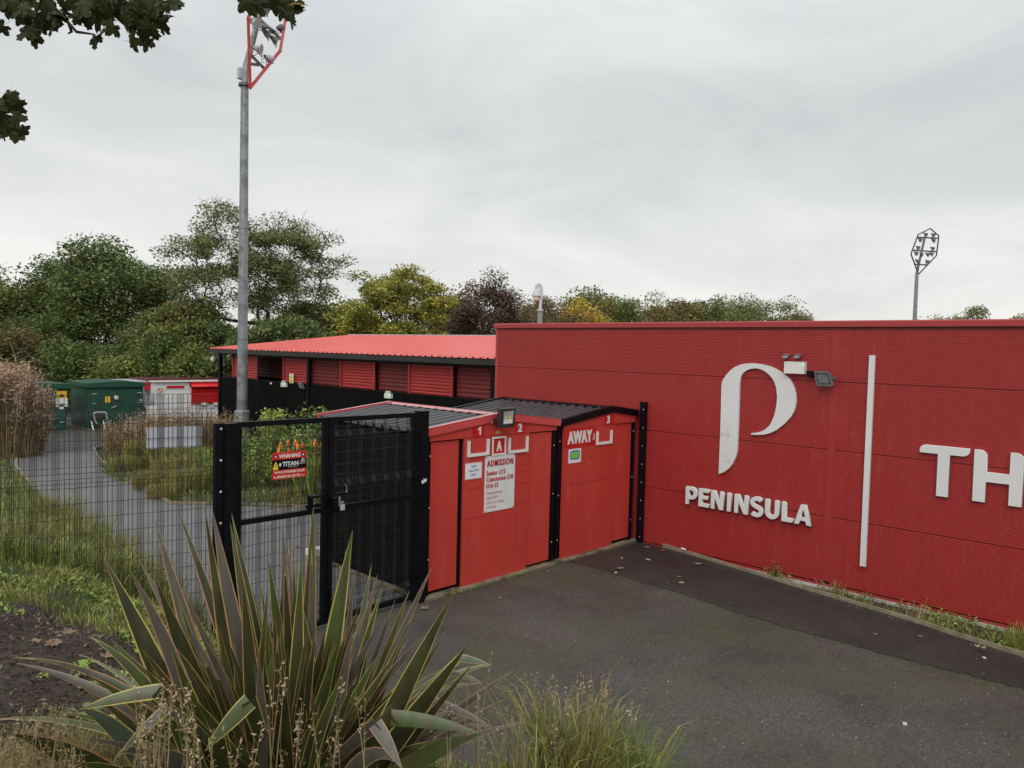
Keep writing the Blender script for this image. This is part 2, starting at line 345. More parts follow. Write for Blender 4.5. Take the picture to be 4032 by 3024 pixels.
def bolts(parent, pts, nrm, r=.012, mat=None, name='bolt', d=.01):
    nrm = Vector(nrm).normalized(); b = MB(); b.tube([Vector((0, 0, 0)), nrm*d*.7, nrm*d], [r, r*.9, r*.4], 8)
    me = b.mesh(name, mat or M['bolt'])
    for p in pts:
        o = link(name, me, parent); o.location = Vector(p)

# ================================================================ TERRAIN
FOOT = np.array([(8.4, 60), (6.6, 30), (5.5, 24), (4.75, 18), (4.2, 13), (3.95, 10), (3.93, 7.9), (3.75, 6), (3.75, 4.8), (4.1, 3.8), (4.9, 2.7), (6.4, 1.2), (8.4, -.9), (12, -4), (30, -22)], float)
def footdist(X, Y):          # signed distance to the toe line of the bank, positive on the camera's side
    best = np.full(X.shape, 1e9); sg = np.zeros(X.shape)
    for i in range(len(FOOT)-1):
        a = FOOT[i]; b = FOOT[i+1]; ab = b-a; t = np.clip(((X-a[0])*ab[0]+(Y-a[1])*ab[1])/(ab@ab), 0, 1)
        dx = X-a[0]-t*ab[0]; dy = Y-a[1]-t*ab[1]; d = np.hypot(dx, dy)
        cr = ab[0]*dy-ab[1]*dx
        m = d < best; best = np.where(m, d, best); sg = np.where(m, np.where(cr < 0, 1., -1.), sg)
    return best*sg
def gz(X, Y):
    X = np.asarray(X, float); Y = np.asarray(Y, float)
    d = footdist(X, Y)
    A = 1.9-1.5*np.clip((Y-8.3)/7, 0, 1)
    z = np.where(d > 0, A*(1-np.exp(-np.maximum(d, 0)/1.75)), 0)
    z += np.where(d > 0, np.minimum(d, 1)*(.04*np.sin(X*3.1+Y*1.7)+.03*np.sin(X*7.3-Y*5.1)), 0)
    z += np.where(d <= 0, -.03, -.03*np.exp(-d*8))
    bed = (X > 6.9)&(Y > 14.6)&(Y < 30)&(X < 12.5)&((Y-16.5) > -(X-6.67)*1.02)&(X > 6.75+np.clip((Y-21), 0, 9)*.32)
    z += np.where(bed, .09, 0)
    z += np.where((X > 10.9)&(Y < 7.9), -.12, 0)
    return z
def gz1(x, y): return float(gz(np.array([x]), np.array([y]))[0])
xs = np.unique(np.concatenate([np.linspace(-700, -20, 18), np.linspace(-20, -2, 20), np.arange(-2, 9, .12), np.arange(9, 30, .7), np.linspace(30, 900, 22)]))
ys = np.unique(np.concatenate([np.linspace(-500, -6, 14), np.arange(-6, -1, .5), np.arange(-1, 18, .12), np.arange(18, 45, .7), np.linspace(45, 1200, 26)]))
GX, GY = np.meshgrid(xs, ys); GZ = gz(GX, GY)
nx, ny = len(xs), len(ys); idx = np.arange(nx*ny).reshape(ny, nx)
Q = np.stack([idx[:-1, :-1], idx[:-1, 1:], idx[1:, 1:], idx[1:, :-1]], -1).reshape(-1, 4)
o = link('ground', npmesh('ground', np.stack([GX, GY, GZ], -1).reshape(-1, 3), Q, M['ground'], smooth=True)); o['kind'] = 'structure'
def sheet(name, poly, z, mat, kind='structure', **k):
    mb = MB(); mb.add([(x, y, z) for x, y in poly], [tuple(range(len(poly)))])
    me = mb.mesh(name, mat); bm = bmesh.new(); bm.from_mesh(me); bmesh.ops.triangulate(bm, faces=bm.faces)
    for f in bm.faces:
        if f.normal.z < 0: f.normal_flip()
    bm.to_mesh(me); bm.free(); return setp(link(name, me), kind=kind, **k)
sheet('forecourt_asphalt', [(1.5, 8.1), (0, 4), (0, -8), (11.5, -12), (11.2, -4), (10.55, 1.0), (10.80, 2.49), (10.93, 2.88), (11.62, 6.6), (11.76, 7.9), (11.7, 8.04), (6.6, 8.04), (6.6, 8.1)], 0., M['asph'])
# newer strip of dark asphalt along the kerb, with a slightly wavering joint
jl = [tuple(onz(u, v))[:2] for u, v in ((2190, 2212), (2256, 2217), (2395, 2250), (2500, 2286))]+[(9.68, 5.9), (9.604, 5.402), (9.52, 4.7), (9.494, 4.089), (9.50, 3.5), (9.507, 2.951), (9.56, 2.2), (9.614, 1.539), (9.5, .4), (9.3, -1), (9.3, -5)]
jl2 = []
for a, b in zip(jl[:-1], jl[1:]):
    for k in range(14):
        t = k/14; jl2.append((a[0]+(b[0]-a[0])*t+rnd.uniform(-.022, .022), a[1]+(b[1]-a[1])*t))
sheet('asphalt_strip', jl2+[(10.9, -5), (10.5, .9), (10.79, 2.49), (10.92, 2.88), (11.61, 6.6), (11.75, 7.9), (11.69, 8.03)], .008, M['asphdark'])
sheet('path_asphalt', [(1.5, 8.11), (6.6, 8.11), (6.72, 10.85), (11.8, 10.85), (11.8, 11.4), (8.86, 14.26), (6.67, 16.5), (6.9, 19), (7.11, 21.46), (7.7, 24.5), (8.2, 26.4), (3.5, 26.4), (2, 18)], 0., M['asphpath'])
sheet('old_path', [(3.5, 26.4), (8.2, 26.4), (8.69, 26.7), (9.6, 28.3), (12.5, 28.5), (13.5, 60), (2, 60)], .004, M['asphold'])
def strip_along(name, pts, w, h, mat, z0=0, kind='structure', **k):
    mb = MB(); pts = [Vector((*p, 0)) if len(p) == 2 else Vector(p) for p in pts]
    for a, b in zip(pts[:-1], pts[1:]):
        dd = (b-a).normalized()*.004
        mb.beam(a+Vector((0, 0, z0+h/2))-dd, b+Vector((0, 0, z0+h/2))+dd, w, h)
    return obj(name, mb, mat, kind=kind, **k)
strip_along('path_kerb', [(11.6, 11.55), (8.86, 14.32), (6.67, 16.56), (6.90, 19.05), (7.13, 21.5), (7.73, 24.5), (8.25, 26.5), (8.72, 26.8)], .055, .05, M['timber'])
strip_along('path_kerb', [(6.0, 26.0), (5.5, 23.9), (4.9, 19.5)], .055, .04, M['timber'])
# timber edging that runs off from the cladding wall
tk = [(11.79, 7.45), (11.62, 6.55), (11.3, 4.9), (10.95, 2.90), (10.80, 2.42), (10.6, 1.2), (10.5, .2), (10.4, -2)]
for a, b in zip(tk[:-1], tk[1:]):
    mb = MB(); mb.beam((*a, .02), (*b, .02), .03, .075)
    obj('edging_board', mb, M['timber'], kind='structure')
sheet('weed_bed', [(11.78, 7.4), (11.62, 6.5), (11.3, 4.85), (10.95, 2.85), (10.80, 2.4), (10.6, 1.2), (10.5, .2), (10.4, -2), (11.78, -2)], -.085, M['soil'])

# ================================================================ MAIN RED STADIUM BUILDING
WX = 11.8; Y0 = -6.0; Y1 = 11.85; YJ = 4.52
bld = thing('stadium_building', 'long red horizontally ribbed metal building with white lettering beside the forecourt', 'building', (WX, 4, 0))
core = MB(); core.box((WX+.03, Y0, .05), (WX+9, Y1-.04, 3.96)); obj('core_wall', core, M['wall'], bld)
me_cache = {}
def panel(ya, yb, za, zb):
    key = (round(yb-ya, 3), round(zb-za, 3))
    if key not in me_cache:
        mb = MB(); n = max(1, int(round((zb-za)/.0250))); p = (zb-za)/n; Ly = yb-ya
        prof = [(0, 0)]
        for i in range(n): prof += [(0, i*p+p*.22), (-.008, i*p+p*.34), (-.008, i*p+p*.80), (0, i*p+p*.92)]
        prof += [(0, n*p)]
        vs = [(x, 0, z) for x, z in prof]+[(x, Ly, z) for x, z in prof]; m = len(prof)
        mb.add(vs, [(i, i+1, m+i+1, m+i) for i in range(m-1)])
        mb.box((.001, 0, 0), (.028, Ly, Ly*0+(zb-za)))
        me_cache[key] = mb.mesh('cladding_panel', M['wall'])
    o = link('cladding_panel', me_cache[key], bld); o.location = (WX, ya, za)
rows = [(.016, 1.034), (1.046, 2.074), (2.086, 3.118), (3.130, 3.925)]
for za, zb in rows:
    panel(YJ+.055, Y1-.07, za, zb)
    panel(YJ-.055-4.9, YJ-.055, za, zb)
    panel(Y0, YJ-.06-4.905, za, zb)
mb = MB(); mb.box((WX-.004, YJ-.06, .04), (WX+.02, YJ+.06, 3.93)); obj('joint_cover', mb, M['joint'], bld)
mb = MB(); mb.box((WX-.016, Y1-.075, .04), (WX+.03, Y1, 3.93)); mb.box((WX-.016, Y1, .04), (WX+9, Y1+.012, 3.93)); obj('corner_trim', mb, M['trim'], bld)
mb = MB(); mb.prism([Vector((WX-.045, Y0, 3.965)), Vector((WX-.045, Y0, 4.045)), Vector((WX-.02, Y0, 4.062)), Vector((WX+.35, Y0, 4.075)), Vector((WX+.35, Y0, 3.965))], (0, Y1+.05-Y0, 0)); obj('coping', mb, M['trim'], bld)
mb = MB(); mb.box((WX-.012, Y0, 3.928), (WX+.02, Y1-.002, 3.962)); obj('drip_flashing', mb, M['standdark'], bld)
mb = MB(); mb.box((WX-.022, Y0, -.034), (WX+.02, Y1-.05, .0)); obj('base_flashing', mb, M['joint'], bld)
mb = MB(); mb.box((WX+.002, Y0, .0), (WX+.02, Y1-.05, .016)); obj('base_gap', mb, M['black'], bld)
mb = MB(); mb.box((WX-.035, Y0, -.15), (WX+.03, 7.75, -.036)); obj('plinth', mb, M['plinth'], bld)
mb = MB(); mb.box((WX+.36, Y0, 3.9), (WX+9, Y1, 3.95)); obj('flat_roof', mb, M['grey'], bld)
# small fixings under the coping
fx_ = MB(); fx_.box((0, 0, 0), (.008, .014, .025)); fxm = fx_.mesh('coping_fixing', M['dkgrey'])
for k in range(34): o = link('coping_fixing', fxm, bld); o.location = (WX-.02, 11.4-k*.52, 3.93)

# ---- raised lettering
def wallpoly(pts, ox, oy, s, xface):
    return [onx(ox+x*s, oy+y*s, xface) for x, y in pts]
XF = WX-.05
emb = thing('sponsor_emblem', 'big white curved letter P emblem raised on the red ribbed wall', 'sign', (XF, 6, 2))
PP = [(582, 903), (586, 800), (590, 700), (594, 560), (597, 430), (601, 410), (610, 392), (622, 374), (642, 352), (668, 332), (700, 319), (725, 314), (750, 312), (775, 313), (800, 316), (827, 321), (855, 329), (880, 339), (905, 353), (925, 366), (945, 381), (962, 398), (975, 420), (985, 443), (991, 468), (995, 495), (995, 520), (990, 548), (981, 575), (967, 598), (950, 618), (934, 635), (912, 652), (890, 669), (862, 683), (830, 692), (790, 695), (757, 693), (756, 685), (790, 682), (815, 674), (835, 662), (852, 645), (866, 622), (877, 595), (885, 565), (891, 530), (894, 495), (892, 465), (888, 440), (881, 418), (871, 398), (858, 380), (843, 366), (825, 353), (803, 343), (780, 339), (755, 341), (735, 348), (718, 359), (704, 376), (697, 395), (693, 425), (691, 500), (688, 600), (684, 700), (680, 780), (676, 802), (668, 824), (655, 850), (640, 869), (622, 885), (602, 897)]
mb = MB(); mb.prism(wallpoly(PP, 2400, 1200, .73779, XF), (.045, 0, 0)); obj('letter_p', mb, M['white'], emb)
st = MB()
for (x, y) in [(0.015, .02)]:
    pass
for k in range(16):
    u = 2400+(600+rnd.uniform(-8, 45))*.738; v = 1200+(rnd.choice([680, 700, 800, 825])+rnd.uniform(-18, 18))*.738
    p = onx(u, v, XF-.002); st.box((p.x-.001, p.y-.012*rnd.uniform(.4, 1), p.z-.008), (p.x, p.y+.012, p.z+.006*rnd.uniform(.3, 2)))
obj('grubby_mark', st, M['signgrey'], emb, kind='stuff')
names = thing('sponsor_lettering', 'raised white capitals PENINSULA fixed below the big P emblem', 'sign', (XF, 6, 1))
# each letter: pixel quad corners (top left, bottom left, bottom right) traced on the wall plane
LT = [('P', 409, 968, 405, 1060, 472), ('E', 478, 983, 474, 1078, 535), ('N', 545, 990, 540, 1086, 613), ('I', 632, 1004, 626, 1103, 655), ('N', 670, 1010, 665, 1112, 745), ('S', 757, 1024, 750, 1128, 822), ('U', 833, 1036, 828, 1143, 908), ('L', 921, 1050, 917, 1158, 985), ('A', 1000, 1068, 985, 1168, 1083)]
def lerpz(a, b, t): return a+(b-a)*t
XL = WX-.075
p0 = onx(2400+405*.73779, 1200+968*.73779, XL); p1 = onx(2400+1083*.73779, 1200+1077*.73779, XL)
b0 = onx(2400+405*.73779, 1200+1061*.73779, XL); b1 = onx(2400+1083*.73779, 1200+1183*.73779, XL)
ztop = (p0.z+p1.z)/2; zbot = (b0.z+b1.z)/2
LH = ztop-zbot
def stroke_letter(ch, h, w, t):
    # filled outlines in a w x h box, stroke t, with softened corners like the photograph's face
    def arc(cx, cy, rx, ry, a0, a1, n=7): return [(cx+rx*math.cos(math.radians(a0+(a1-a0)*i/n)), cy+ry*math.sin(math.radians(a0+(a1-a0)*i/n))) for i in range(n+1)]
    r = t*.55
    if ch == 'I': return [[(0, 0), (t, 0), (t, h-r)]+arc(t-r, h-r, r, r, 0, 90, 4)+[(0, h)]]
    if ch == 'L': return [[(0, 0), (w-r, 0)]+arc(w-r, r, r, r, -90, -20, 4)+[(w, t*.9), (t, t*.9), (t, h-r)]+arc(t-r, h-r, r, r, 0, 90, 4)+[(0, h)]]
    if ch == 'E': return [[(0, 0), (w, 0), (w, t*.85), (t, t*.85), (t, h*.43), (w*.86, h*.43), (w*.86, h*.43+t*.8), (t, h*.43+t*.8), (t, h-t*.85), (w-r*.4, h-t*.85), (w, h-t*.6), (w, h), (0, h)]]
    if ch == 'N': return [[(0, 0), (t, 0), (t, h*.64), (w-t*1.15, 0), (w, 0), (w, h-r)]+arc(w-r, h-r, r, r, 0, 90, 4)+[(w-t, h), (w-t, h*.38), (t*1.1, h), (0, h)]]
    if ch == 'A': return [[(0, 0), (t*1.08, 0), (t*1.45, h*.2), (w-t*1.45, h*.2), (w-t*1.08, 0), (w, 0), (w*.64, h), (w*.36, h)], [(w*.335, h*.37), (w*.5, h*.8), (w*.665, h*.37)]]
    if ch == 'P':
        q = h*.40
        return [[(0, 0), (t, 0), (t, q-t*.45)]+[(w*.5, q-t*.45)]+arc(w*.52, (h+q-t*.45)/2, w*.48, (h-q+t*.45)/2, -90, 90, 12)+[(0, h)], [(t, q+t*.4)]+[(w*.5, q+t*.4)]+arc(w*.5, (h-t*.85+q+t*.4)/2, w*.5-t*.98, (h-t*.85-q-t*.4)/2, -90, 90, 10)+[(t, h-t*.85)]]
    if ch == 'U':
        return [[(0, h), (0, w*.5)]+arc(w*.5, w*.5, w*.5, w*.5, 180, 360, 14)+[(w, h-r)]+arc(w-r, h-r, r, r, 0, 90, 4)+[(w-t, h), (w-t, w*.5)]+arc(w*.5, w*.5, w*.5-t, w*.5-t*.9, 360, 180, 12)+[(t, h)]]
    if ch == 'S':
        pts = []
        path = arc(w*.52, h-h*.27, w*.40, h*.21, 35, 250, 12)+arc(w*.48, h*.27, w*.40, h*.21, 70, -145, 12)
        L_, R_ = [], []
        for i, p in enumerate(path):
            a = path[max(0, i-1)]; b = path[min(len(path)-1, i+1)]; dx, dy = b[0]-a[0], b[1]-a[1]; l = math.hypot(dx, dy) or 1
            L_.append((p[0]-dy/l*t*.47, p[1]+dx/l*t*.47)); R_.append((p[0]+dy/l*t*.47, p[1]-dx/l*t*.47))
        return [L_+R_[::-1]]
    if ch == 'T': return [[(w*.5-t/2, 0), (w*.5+t/2, 0), (w*.5+t/2, h-t*.74)]+[(w-t*.6, h-t*.74)]+arc(w-t*.5, h-t*.24, t*.5, t*.5, -90, 0, 5)+[(w, h), (t*.55, h)]+arc(t*.5, h-t*.5, t*.5, t*.5, 90, 180, 5)+[(0, h-t*.74), (w*.5-t/2, h-t*.74)]]
    if ch == 'H': return [[(0, 0), (t, 0), (t, h*.40), (w-t, h*.40), (w-t, 0), (w, 0), (w, h-t*.6)]+arc(w-t*.6, h-t*.6, t*.6, t*.6, 0, 90, 5)+[(w-t, h), (w-t, h*.58), (t, h*.58), (t, h-t*.6)]+arc(t-t*.6, h-t*.6, t*.6, t*.6, 0, 90, 5)+[(0, h)]]
def letter_mesh(loops, O, depth, mat):   # loops in (a,b): a runs towards -Y along the wall, b up, front face at O.x
    cu = bpy.data.curves.new('letter', 'CURVE'); cu.dimensions = '2D'; cu.fill_mode = 'BOTH'; cu.extrude = depth/2; cu.bevel_depth = min(.004, depth*.1); cu.bevel_resolution = 1
    for lp in loops:
        sp = cu.splines.new('POLY'); sp.points.add(len(lp)-1)
        for i, (a, b) in enumerate(lp): sp.points[i].co = (a, b, 0, 1)
        sp.use_cyclic_u = True
    t = bpy.data.objects.new('tmp_letter', cu); COL.objects.link(t)
    dg = bpy.context.evaluated_depsgraph_get(); dg.update()
    me = bpy.data.meshes.new_from_object(t.evaluated_get(dg)); bpy.data.objects.remove(t); bpy.data.curves.remove(cu)
    n = len(me.vertices); co = np.empty(n*3, np.float32); me.vertices.foreach_get('co', co); co = co.reshape(-1, 3)
    P = np.stack([O[0]+depth/2-co[:, 2], O[1]-co[:, 0], O[2]+co[:, 1]], -1)
    me.vertices.foreach_set('co', P.astype(np.float32).ravel()); me.update(); me.materials.clear(); me.materials.append(mat); return me
for ch, xt, yt, xb, yb, xr in LT:
    ya = onx(2400+xb*.73779, 1200+yb*.73779, XL).y; yb_ = onx(2400+(xr-7)*.73779, 1200+(yb+10)*.73779, XL).y
    link('letter', letter_mesh(stroke_letter(ch, LH, ya-yb_, LH*.215 if ch != 'I' else min(LH*.215, ya-yb_)), (XL, ya, zbot), .05, M['white']), names)
thn = thing('stadium_name_lettering', 'very large white capitals TH on the red wall at the right edge', 'sign', (XF, 2.6, 2))
zt, zb_ = 2.30, 1.605
for ch, xl, vl, xr, vr in (('T', 3623, 1755, 3817, 1770), ('H', 3839, 1765, 4022, 1990)):
    ya = onx(xl, vl, XF).y; ybb = onx(xr, vr, XF).y
    h = zt-zb_ - (0 if ch == 'T' else .0)
    link('letter', letter_mesh(stroke_letter(ch, h, ya-ybb, (onx(3693, 1860, XF).y-onx(3739, 1860, XF).y) if ch == 'T' else (onx(3839, 1765, XF).y-onx(3888, 1765, XF).y)), (XF, ya, zb_), .045, M['white']), thn)
# the word carries on to the right, outside the frame
for i, ch in enumerate('E'):
    link('letter', letter_mesh(stroke_letter(ch, zt-zb_, .5, .172), (XF, onx(4022, 1990, XF).y-.12, zb_), .045, M['white']), thn)
mb = MB(); mb.box((WX-.055, 3.925, .40), (WX-.01, 4.005, 3.545)); setp(obj('divider_bar', mb, M['white']), 'tall thin white vertical bar on the red wall between the emblem and the TH letters', 'sign bar')

# ---- emergency twin light
el = thing('emergency_light', 'off-white twin spot emergency light box overlapping the top of the P emblem', 'light', (WX-.06, 5.15, 3.35))
pA = onx(3088, 1423, WX-.10); pB = onx(3166, 1473, WX-.10)
mb = MB(); mb.box((WX-.10, pB.y, pB.z), (WX-.01, pA.y, pA.z)); obj('housing', mb, M['whitebox'], el)
mb = MB(); mb.box((WX-.102, pB.y+.004, pB.z+.004), (WX-.100, pA.y-.022, pA.z-.004)); obj('cover', mb, M['whitebox'], el)
mb = MB(); mb.box((WX-.106, pB.y+.012, pA.z-.05), (WX-.1, pB.y+.024, pA.z-.036)); obj('indicator', mb, M['greenled'], el)
for u in (3098, 3143):
    c = onx(u, 1410, WX-.08); mb = MB()
    mb.prism([Vector((c.x-.05, c.y+.045, c.z-.005)), Vector((c.x-.06, c.y+.05, c.z+.03)), Vector((c.x-.06, c.y-.045, c.z+.035)), Vector((c.x-.05, c.y-.04, c.z-.005))], (.09, 0, .035))
    sp = obj('spot_head', mb, M['grey'], el)
    mb = MB(); mb.box((c.x-.064, c.y-.04, c.z+.002), (c.x-.057, c.y+.044, c.z+.028)); obj('lens', mb, M['lens'], sp)
    mb = MB(); mb.tube([(c.x, c.y, c.z-.03), (c.x, c.y, c.z)], .018, 8); obj('stem', mb, M['dkgrey'], el)
mb = MB(); mb.tube([(WX-.03, pB.y, pB.z+.03), (WX-.03, pB.y-.14, pB.z+.035), (WX-.05, pB.y-.17, pB.z+.02)], .006, 5); obj('cable', mb, M['dkgrey'], el)
fl = thing('flood_lamp', 'grey rectangular floodlight on a bracket just right of the emergency light box', 'light', (WX-.1, 4.6, 3.15))
def q4(pts, dx): return [onx(u, v, dx) for u, v in pts]
S6 = 400/2212
f1 = [(3000+x*S6, 1350+y*S6) for x, y in [(1135, 625), (1160, 612), (1440, 620), (1480, 650), (1548, 925), (1500, 950), (1215, 935), (1190, 915)]]
mb = MB(); mb.prism([onx(u, v, WX-.17) for u, v in f1], (.05, 0, -.01)); obj('housing', mb, M['grey'], fl)
f2 = [(3000+x*S6, 1350+y*S6) for x, y in [(1165, 650), (1432, 665), (1500, 905), (1225, 895)]]
mb = MB(); mb.prism([onx(u, v, WX-.174) for u, v in f2], (.004, 0, 0)); obj('bezel', mb, M['dkgrey'], fl)
f3 = [(3000+x*S6, 1350+y*S6) for x, y in [(1195, 685), (1418, 692), (1468, 882), (1245, 880)]]
mb = MB(); mb.prism([onx(u, v, WX-.177) for u, v in f3], (.004, 0, 0)); obj('lens', mb, M['grey'], fl)
c = onx(3000+1590*S6, 1350+770*S6, WX-.02)
mb = MB(); mb.box((WX-.02, c.y-.03, c.z-.022), (WX-.008, c.y+.05, c.z+.022)); mb.beam((WX-.02, c.y+.05, c.z), (WX-.13, c.y+.10, c.z), .03, .02); obj('bracket', mb, M['grey'], fl)
c = onx(3000+1060*S6, 1350+670*S6, WX-.06)
mb = MB(); mb.box((WX-.09, c.y-.04, c.z-.06), (WX-.01, c.y+.045, c.z+.04)); obj('junction_box', mb, M['black'], fl)

# ---- black rail bolted to the wall beside the booths
rail = thing('fence_rail', 'tall narrow bolted black post in the corner between away booth and wall', 'post', (WX-.06, 7.92, 0))
mb = MB(); mb.box((WX-.115, 7.86, 0), (WX-.03, 7.97, 2.60)); obj('post', mb, M['black'], rail)
mb = MB(); mb.box((WX-.128, 7.855, .0), (WX-.115, 7.90, 2.59)); obj('clamp_bar', mb, M['black'], rail)
bolts(rail, [(WX-.129, 7.877, .12+i*.335) for i in range(8)], (-1, 0, 0), .011)

# ================================================================ TURNSTILE BOOTHS
FY = 8.06
def PY(x, y, yy=FY): return ony(1600+x*.54259, 1500+y*.54259, yy)
def booth(lbl, xa, xb, xr, zl, zr, zrid, mats, back=10.72, left_ov=.06):
    red, roof, verge, capm = mats
    b = thing('turnstile_booth', lbl, 'booth', ((xa+xb)/2, 9.3, 0), 'turnstile booths in the forecourt corner')
    wl = MB(); wl.prism([Vector((xa, FY+.06, .04)), Vector((xb, FY+.06, .04)), Vector((xb, FY+.06, zr-.09)), Vector((xr, FY+.06, zrid-.1)), Vector((xa, FY+.06, zl-.09))], (0, back-FY-.16, 0)); obj('body', wl, M['blackwall'], b)
    def sl(x): return zl+(zrid-zl)*(x-xa)/(xr-xa) if x < xr else zrid+(zr-zrid)*(x-xr)/(xb-xr)
    # ribbed roof sheets: one per slope
    for (x0, x1) in ((xa-left_ov, xr), (xr, xb)):
        mb = MB(); ya = FY+.01; n = int(round((back-ya-.04)/.2)); pit = (back-ya-.04)/n; prof = []
        for i in range(n): prof += [(i*pit, 0), (i*pit+pit*.66, 0), (i*pit+pit*.74, .050), (i*pit+pit*.92, .050)]
        prof.append((n*pit, 0)); m = len(prof)
        z0 = sl(xa)-(zrid-zl)/(xr-xa)*(xa-x0) if x0 < xa else sl(x0); z1 = sl(x1)
        vs = [(x0, ya+y, z0-.02+h) for y, h in prof]+[(x1, ya+y, z1-.02+h) for y, h in prof]
        mb.add(vs, [(i, i+1, m+i+1, m+i) for i in range(m-1)])
        obj('roof_sheet', mb, roof, b)
        ff = MB()   # left empty; black void box and screw heads along the ridge follow
    mb = MB(); mb.add([(xr-.13, FY-.0, zrid+.018), (xr-.13, back, zrid+.018), (xr, back, zrid+.04), (xr, FY-.0, zrid+.04), (xr+.13, FY, zrid+.018), (xr+.13, back, zrid+.018)], [(0, 1, 2, 3), (3, 2, 5, 4)])
    obj('ridge_cap', mb, capm, b); mb = MB(); mb.box((xr-.115, FY+.01, zrid-.04), (xr+.115, back-.01, zrid+.014)); obj('ridge_void_shade', mb, M['black'], b)  # black box stands in for the shaded void beneath the cap
    scr = [(xr-.10, FY+.15+i*.4, zrid+.027) for i in range(7)]
    bolts(b, scr, (0, 0, 1), .010, M['black'], 'roof_screw')
    for yy, dd in ((FY-.035, .035), (back, .035)):
        mb = MB()
        for xA, xB, zA, zB in ((xa-left_ov-.02, xr, sl(xa)-(zrid-zl)/(xr-xa)*(left_ov+.02), zrid), (xr, xb, zrid, sl(xb))):
            mb.prism([Vector((xA, yy, zA-.065)), Vector((xB, yy, zB-.065)), Vector((xB, yy, zB+.045)), Vector((xA, yy, zA+.045))], (0, dd, 0))
            mb.prism([Vector((xA, yy, zA+.041)), Vector((xB, yy, zB+.041)), Vector((xB, yy, zB+.050)), Vector((xA, yy, zA+.050))], (0, dd+.05, 0))
        obj('verge_trim', mb, verge, b)
    return b, sl
matA = (M['paint'], M['roofgrey'], M['vergered'], M['vergered']); matB = (M['paint'], M['roofgrey'], M['black'], M['black'])
bA, slA = booth('double red turnstile booth for gates 1 and 2 with red trimmed roof', 6.74, 9.52, 8.12, 2.345, 2.335, 2.50, matA)
bB, slB = booth('single red turnstile booth marked AWAY and 3 with black trimmed roof', 9.66, 11.74, 10.96, 2.335, 2.395, 2.50, matB)
def bd(name, par, x0, x1, z0, z1, y0, y1, mat): mb = MB(); mb.box((x0, y0, z0), (x1, y1, z1)); return obj(name, mb, mat, par)
# booth A front
bd('front_panel', bA, 6.795, 7.335, .085, 2.185, FY+.03, FY+.055, M['paint'])
bd('front_panel', bA, 7.415, 8.795, .03, 2.200, FY, FY+.04, M['paint'])
bd('front_panel', bA, 8.802, 9.355, .075, 2.185, FY+.022, FY+.05, M['paint'])
mb = MB(); mb.prism([Vector((6.765, FY-.004, 2.205)), Vector((9.46, FY-.004, 2.205)), Vector((9.46, FY-.004, slA(9.46)-.062)), Vector((8.12, FY-.004, slA(8.12)-.062)), Vector((6.765, FY-.004, slA(6.765)-.062))], (0, .03, 0)); obj('fascia_board', mb, M['paint'], bA)
bd('post', bA, 6.70, 6.79, .02, 2.27, FY+.0, FY+.09, M['black'])
bd('post', bA, 9.37, 9.50, .02, 2.27, FY+.035, FY+.12, M['black'])
bd('post', bA, 7.34, 7.41, .03, 2.2, FY+.03, FY+.06, M['black'])
for x, z0 in ((6.71, .1),): bolts(bA, [(6.775, FY-.002, z) for z in (.55, 1.28, 2.0)], (0, -1, 0), .012)
bolts(bA, [(9.44, FY+.033, z) for z in (.35, 1.15, 1.95)], (0, -1, 0), .012)
bolts(bA, [(7.43, FY-.002, z) for z in (.12, .62, 1.2, 1.45, 1.92)]+[(8.78, FY-.002, z) for z in (.35, .8, 1.15, 1.6)]+[(7.0, FY-.006, 2.235), (7.35, FY-.006, 2.245), (9.2, FY-.006, 2.24), (8.95, FY-.006, 2.26)], (0, -1, 0), .006, M['vergered'], 'rivet')
bolts(bA, [(7.46, FY-.002, 1.865), (7.76, FY-.002, 1.835), (7.46, FY-.002, 1.38), (7.74, FY-.002, 1.38), (7.84, FY-.002, 1.05), (7.05, FY+.028, 1.0)], (0, -1, 0), .008, M['plume'], 'screw')
# faint horizontal lap joints of the main panel
for z in (1.02, 1.455, 1.58): bd('panel_lap', bA, 7.43, 7.78 if z != 1.02 else 7.83, z, z+.006, FY-.003, FY, M['standred'])
for z in (1.60, 1.70, 1.42, 1.1): bd('panel_lap', bA, 8.50, 8.78, z, z+.006, FY-.003, FY, M['standred'])
# booth B front
bd('front_panel', bB, 9.655, 11.05, .035, 2.215, FY, FY+.04, M['paint'])
bd('front_panel', bB, 11.055, 11.59, .09, 2.21, FY+.022, FY+.05, M['paint'])
mb = MB(); mb.prism([Vector((9.66, FY-.004, 2.215)), Vector((11.68, FY-.004, 2.225)), Vector((11.68, FY-.004, slB(11.68)-.062)), Vector((10.96, FY-.004, slB(10.96)-.062)), Vector((9.66, FY-.004, slB(9.66)-.062))], (0, .03, 0)); obj('fascia_board', mb, M['paint'], bB)
bd('post', bB, 9.55, 9.652, .02, 2.30, FY+.05, FY+.14, M['black'])
bd('post', bB, 11.60, 11.70, .02, 2.34, FY+.02, FY+.11, M['black'])
bolts(bB, [(11.655, FY+.018, z) for z in (.4, 1.2, 2.05)]+[(9.60, FY+.048, z) for z in (.35, 1.1, 2.0)], (0, -1, 0), .011)
bolts(bB, [(9.67, FY-.002, z) for z in (.4, .9, 1.3, 1.85)]+[(11.03, FY-.002, z) for z in (.3, .75, 1.4, 1.8)]+[(10.3, FY-.006, 2.27), (11.3, FY-.006, 2.3), (10.0, FY-.006, 2.24)], (0, -1, 0), .006, M['vergered'], 'rivet')
bolts(bB, [(10.35, FY-.002, 1.58)], (0, -1, 0), .012, M['plume'], 'screw')
bd('panel_lap', bB, 9.67, 11.04, 1.262, 1.268, FY-.003, FY, M['standred'])
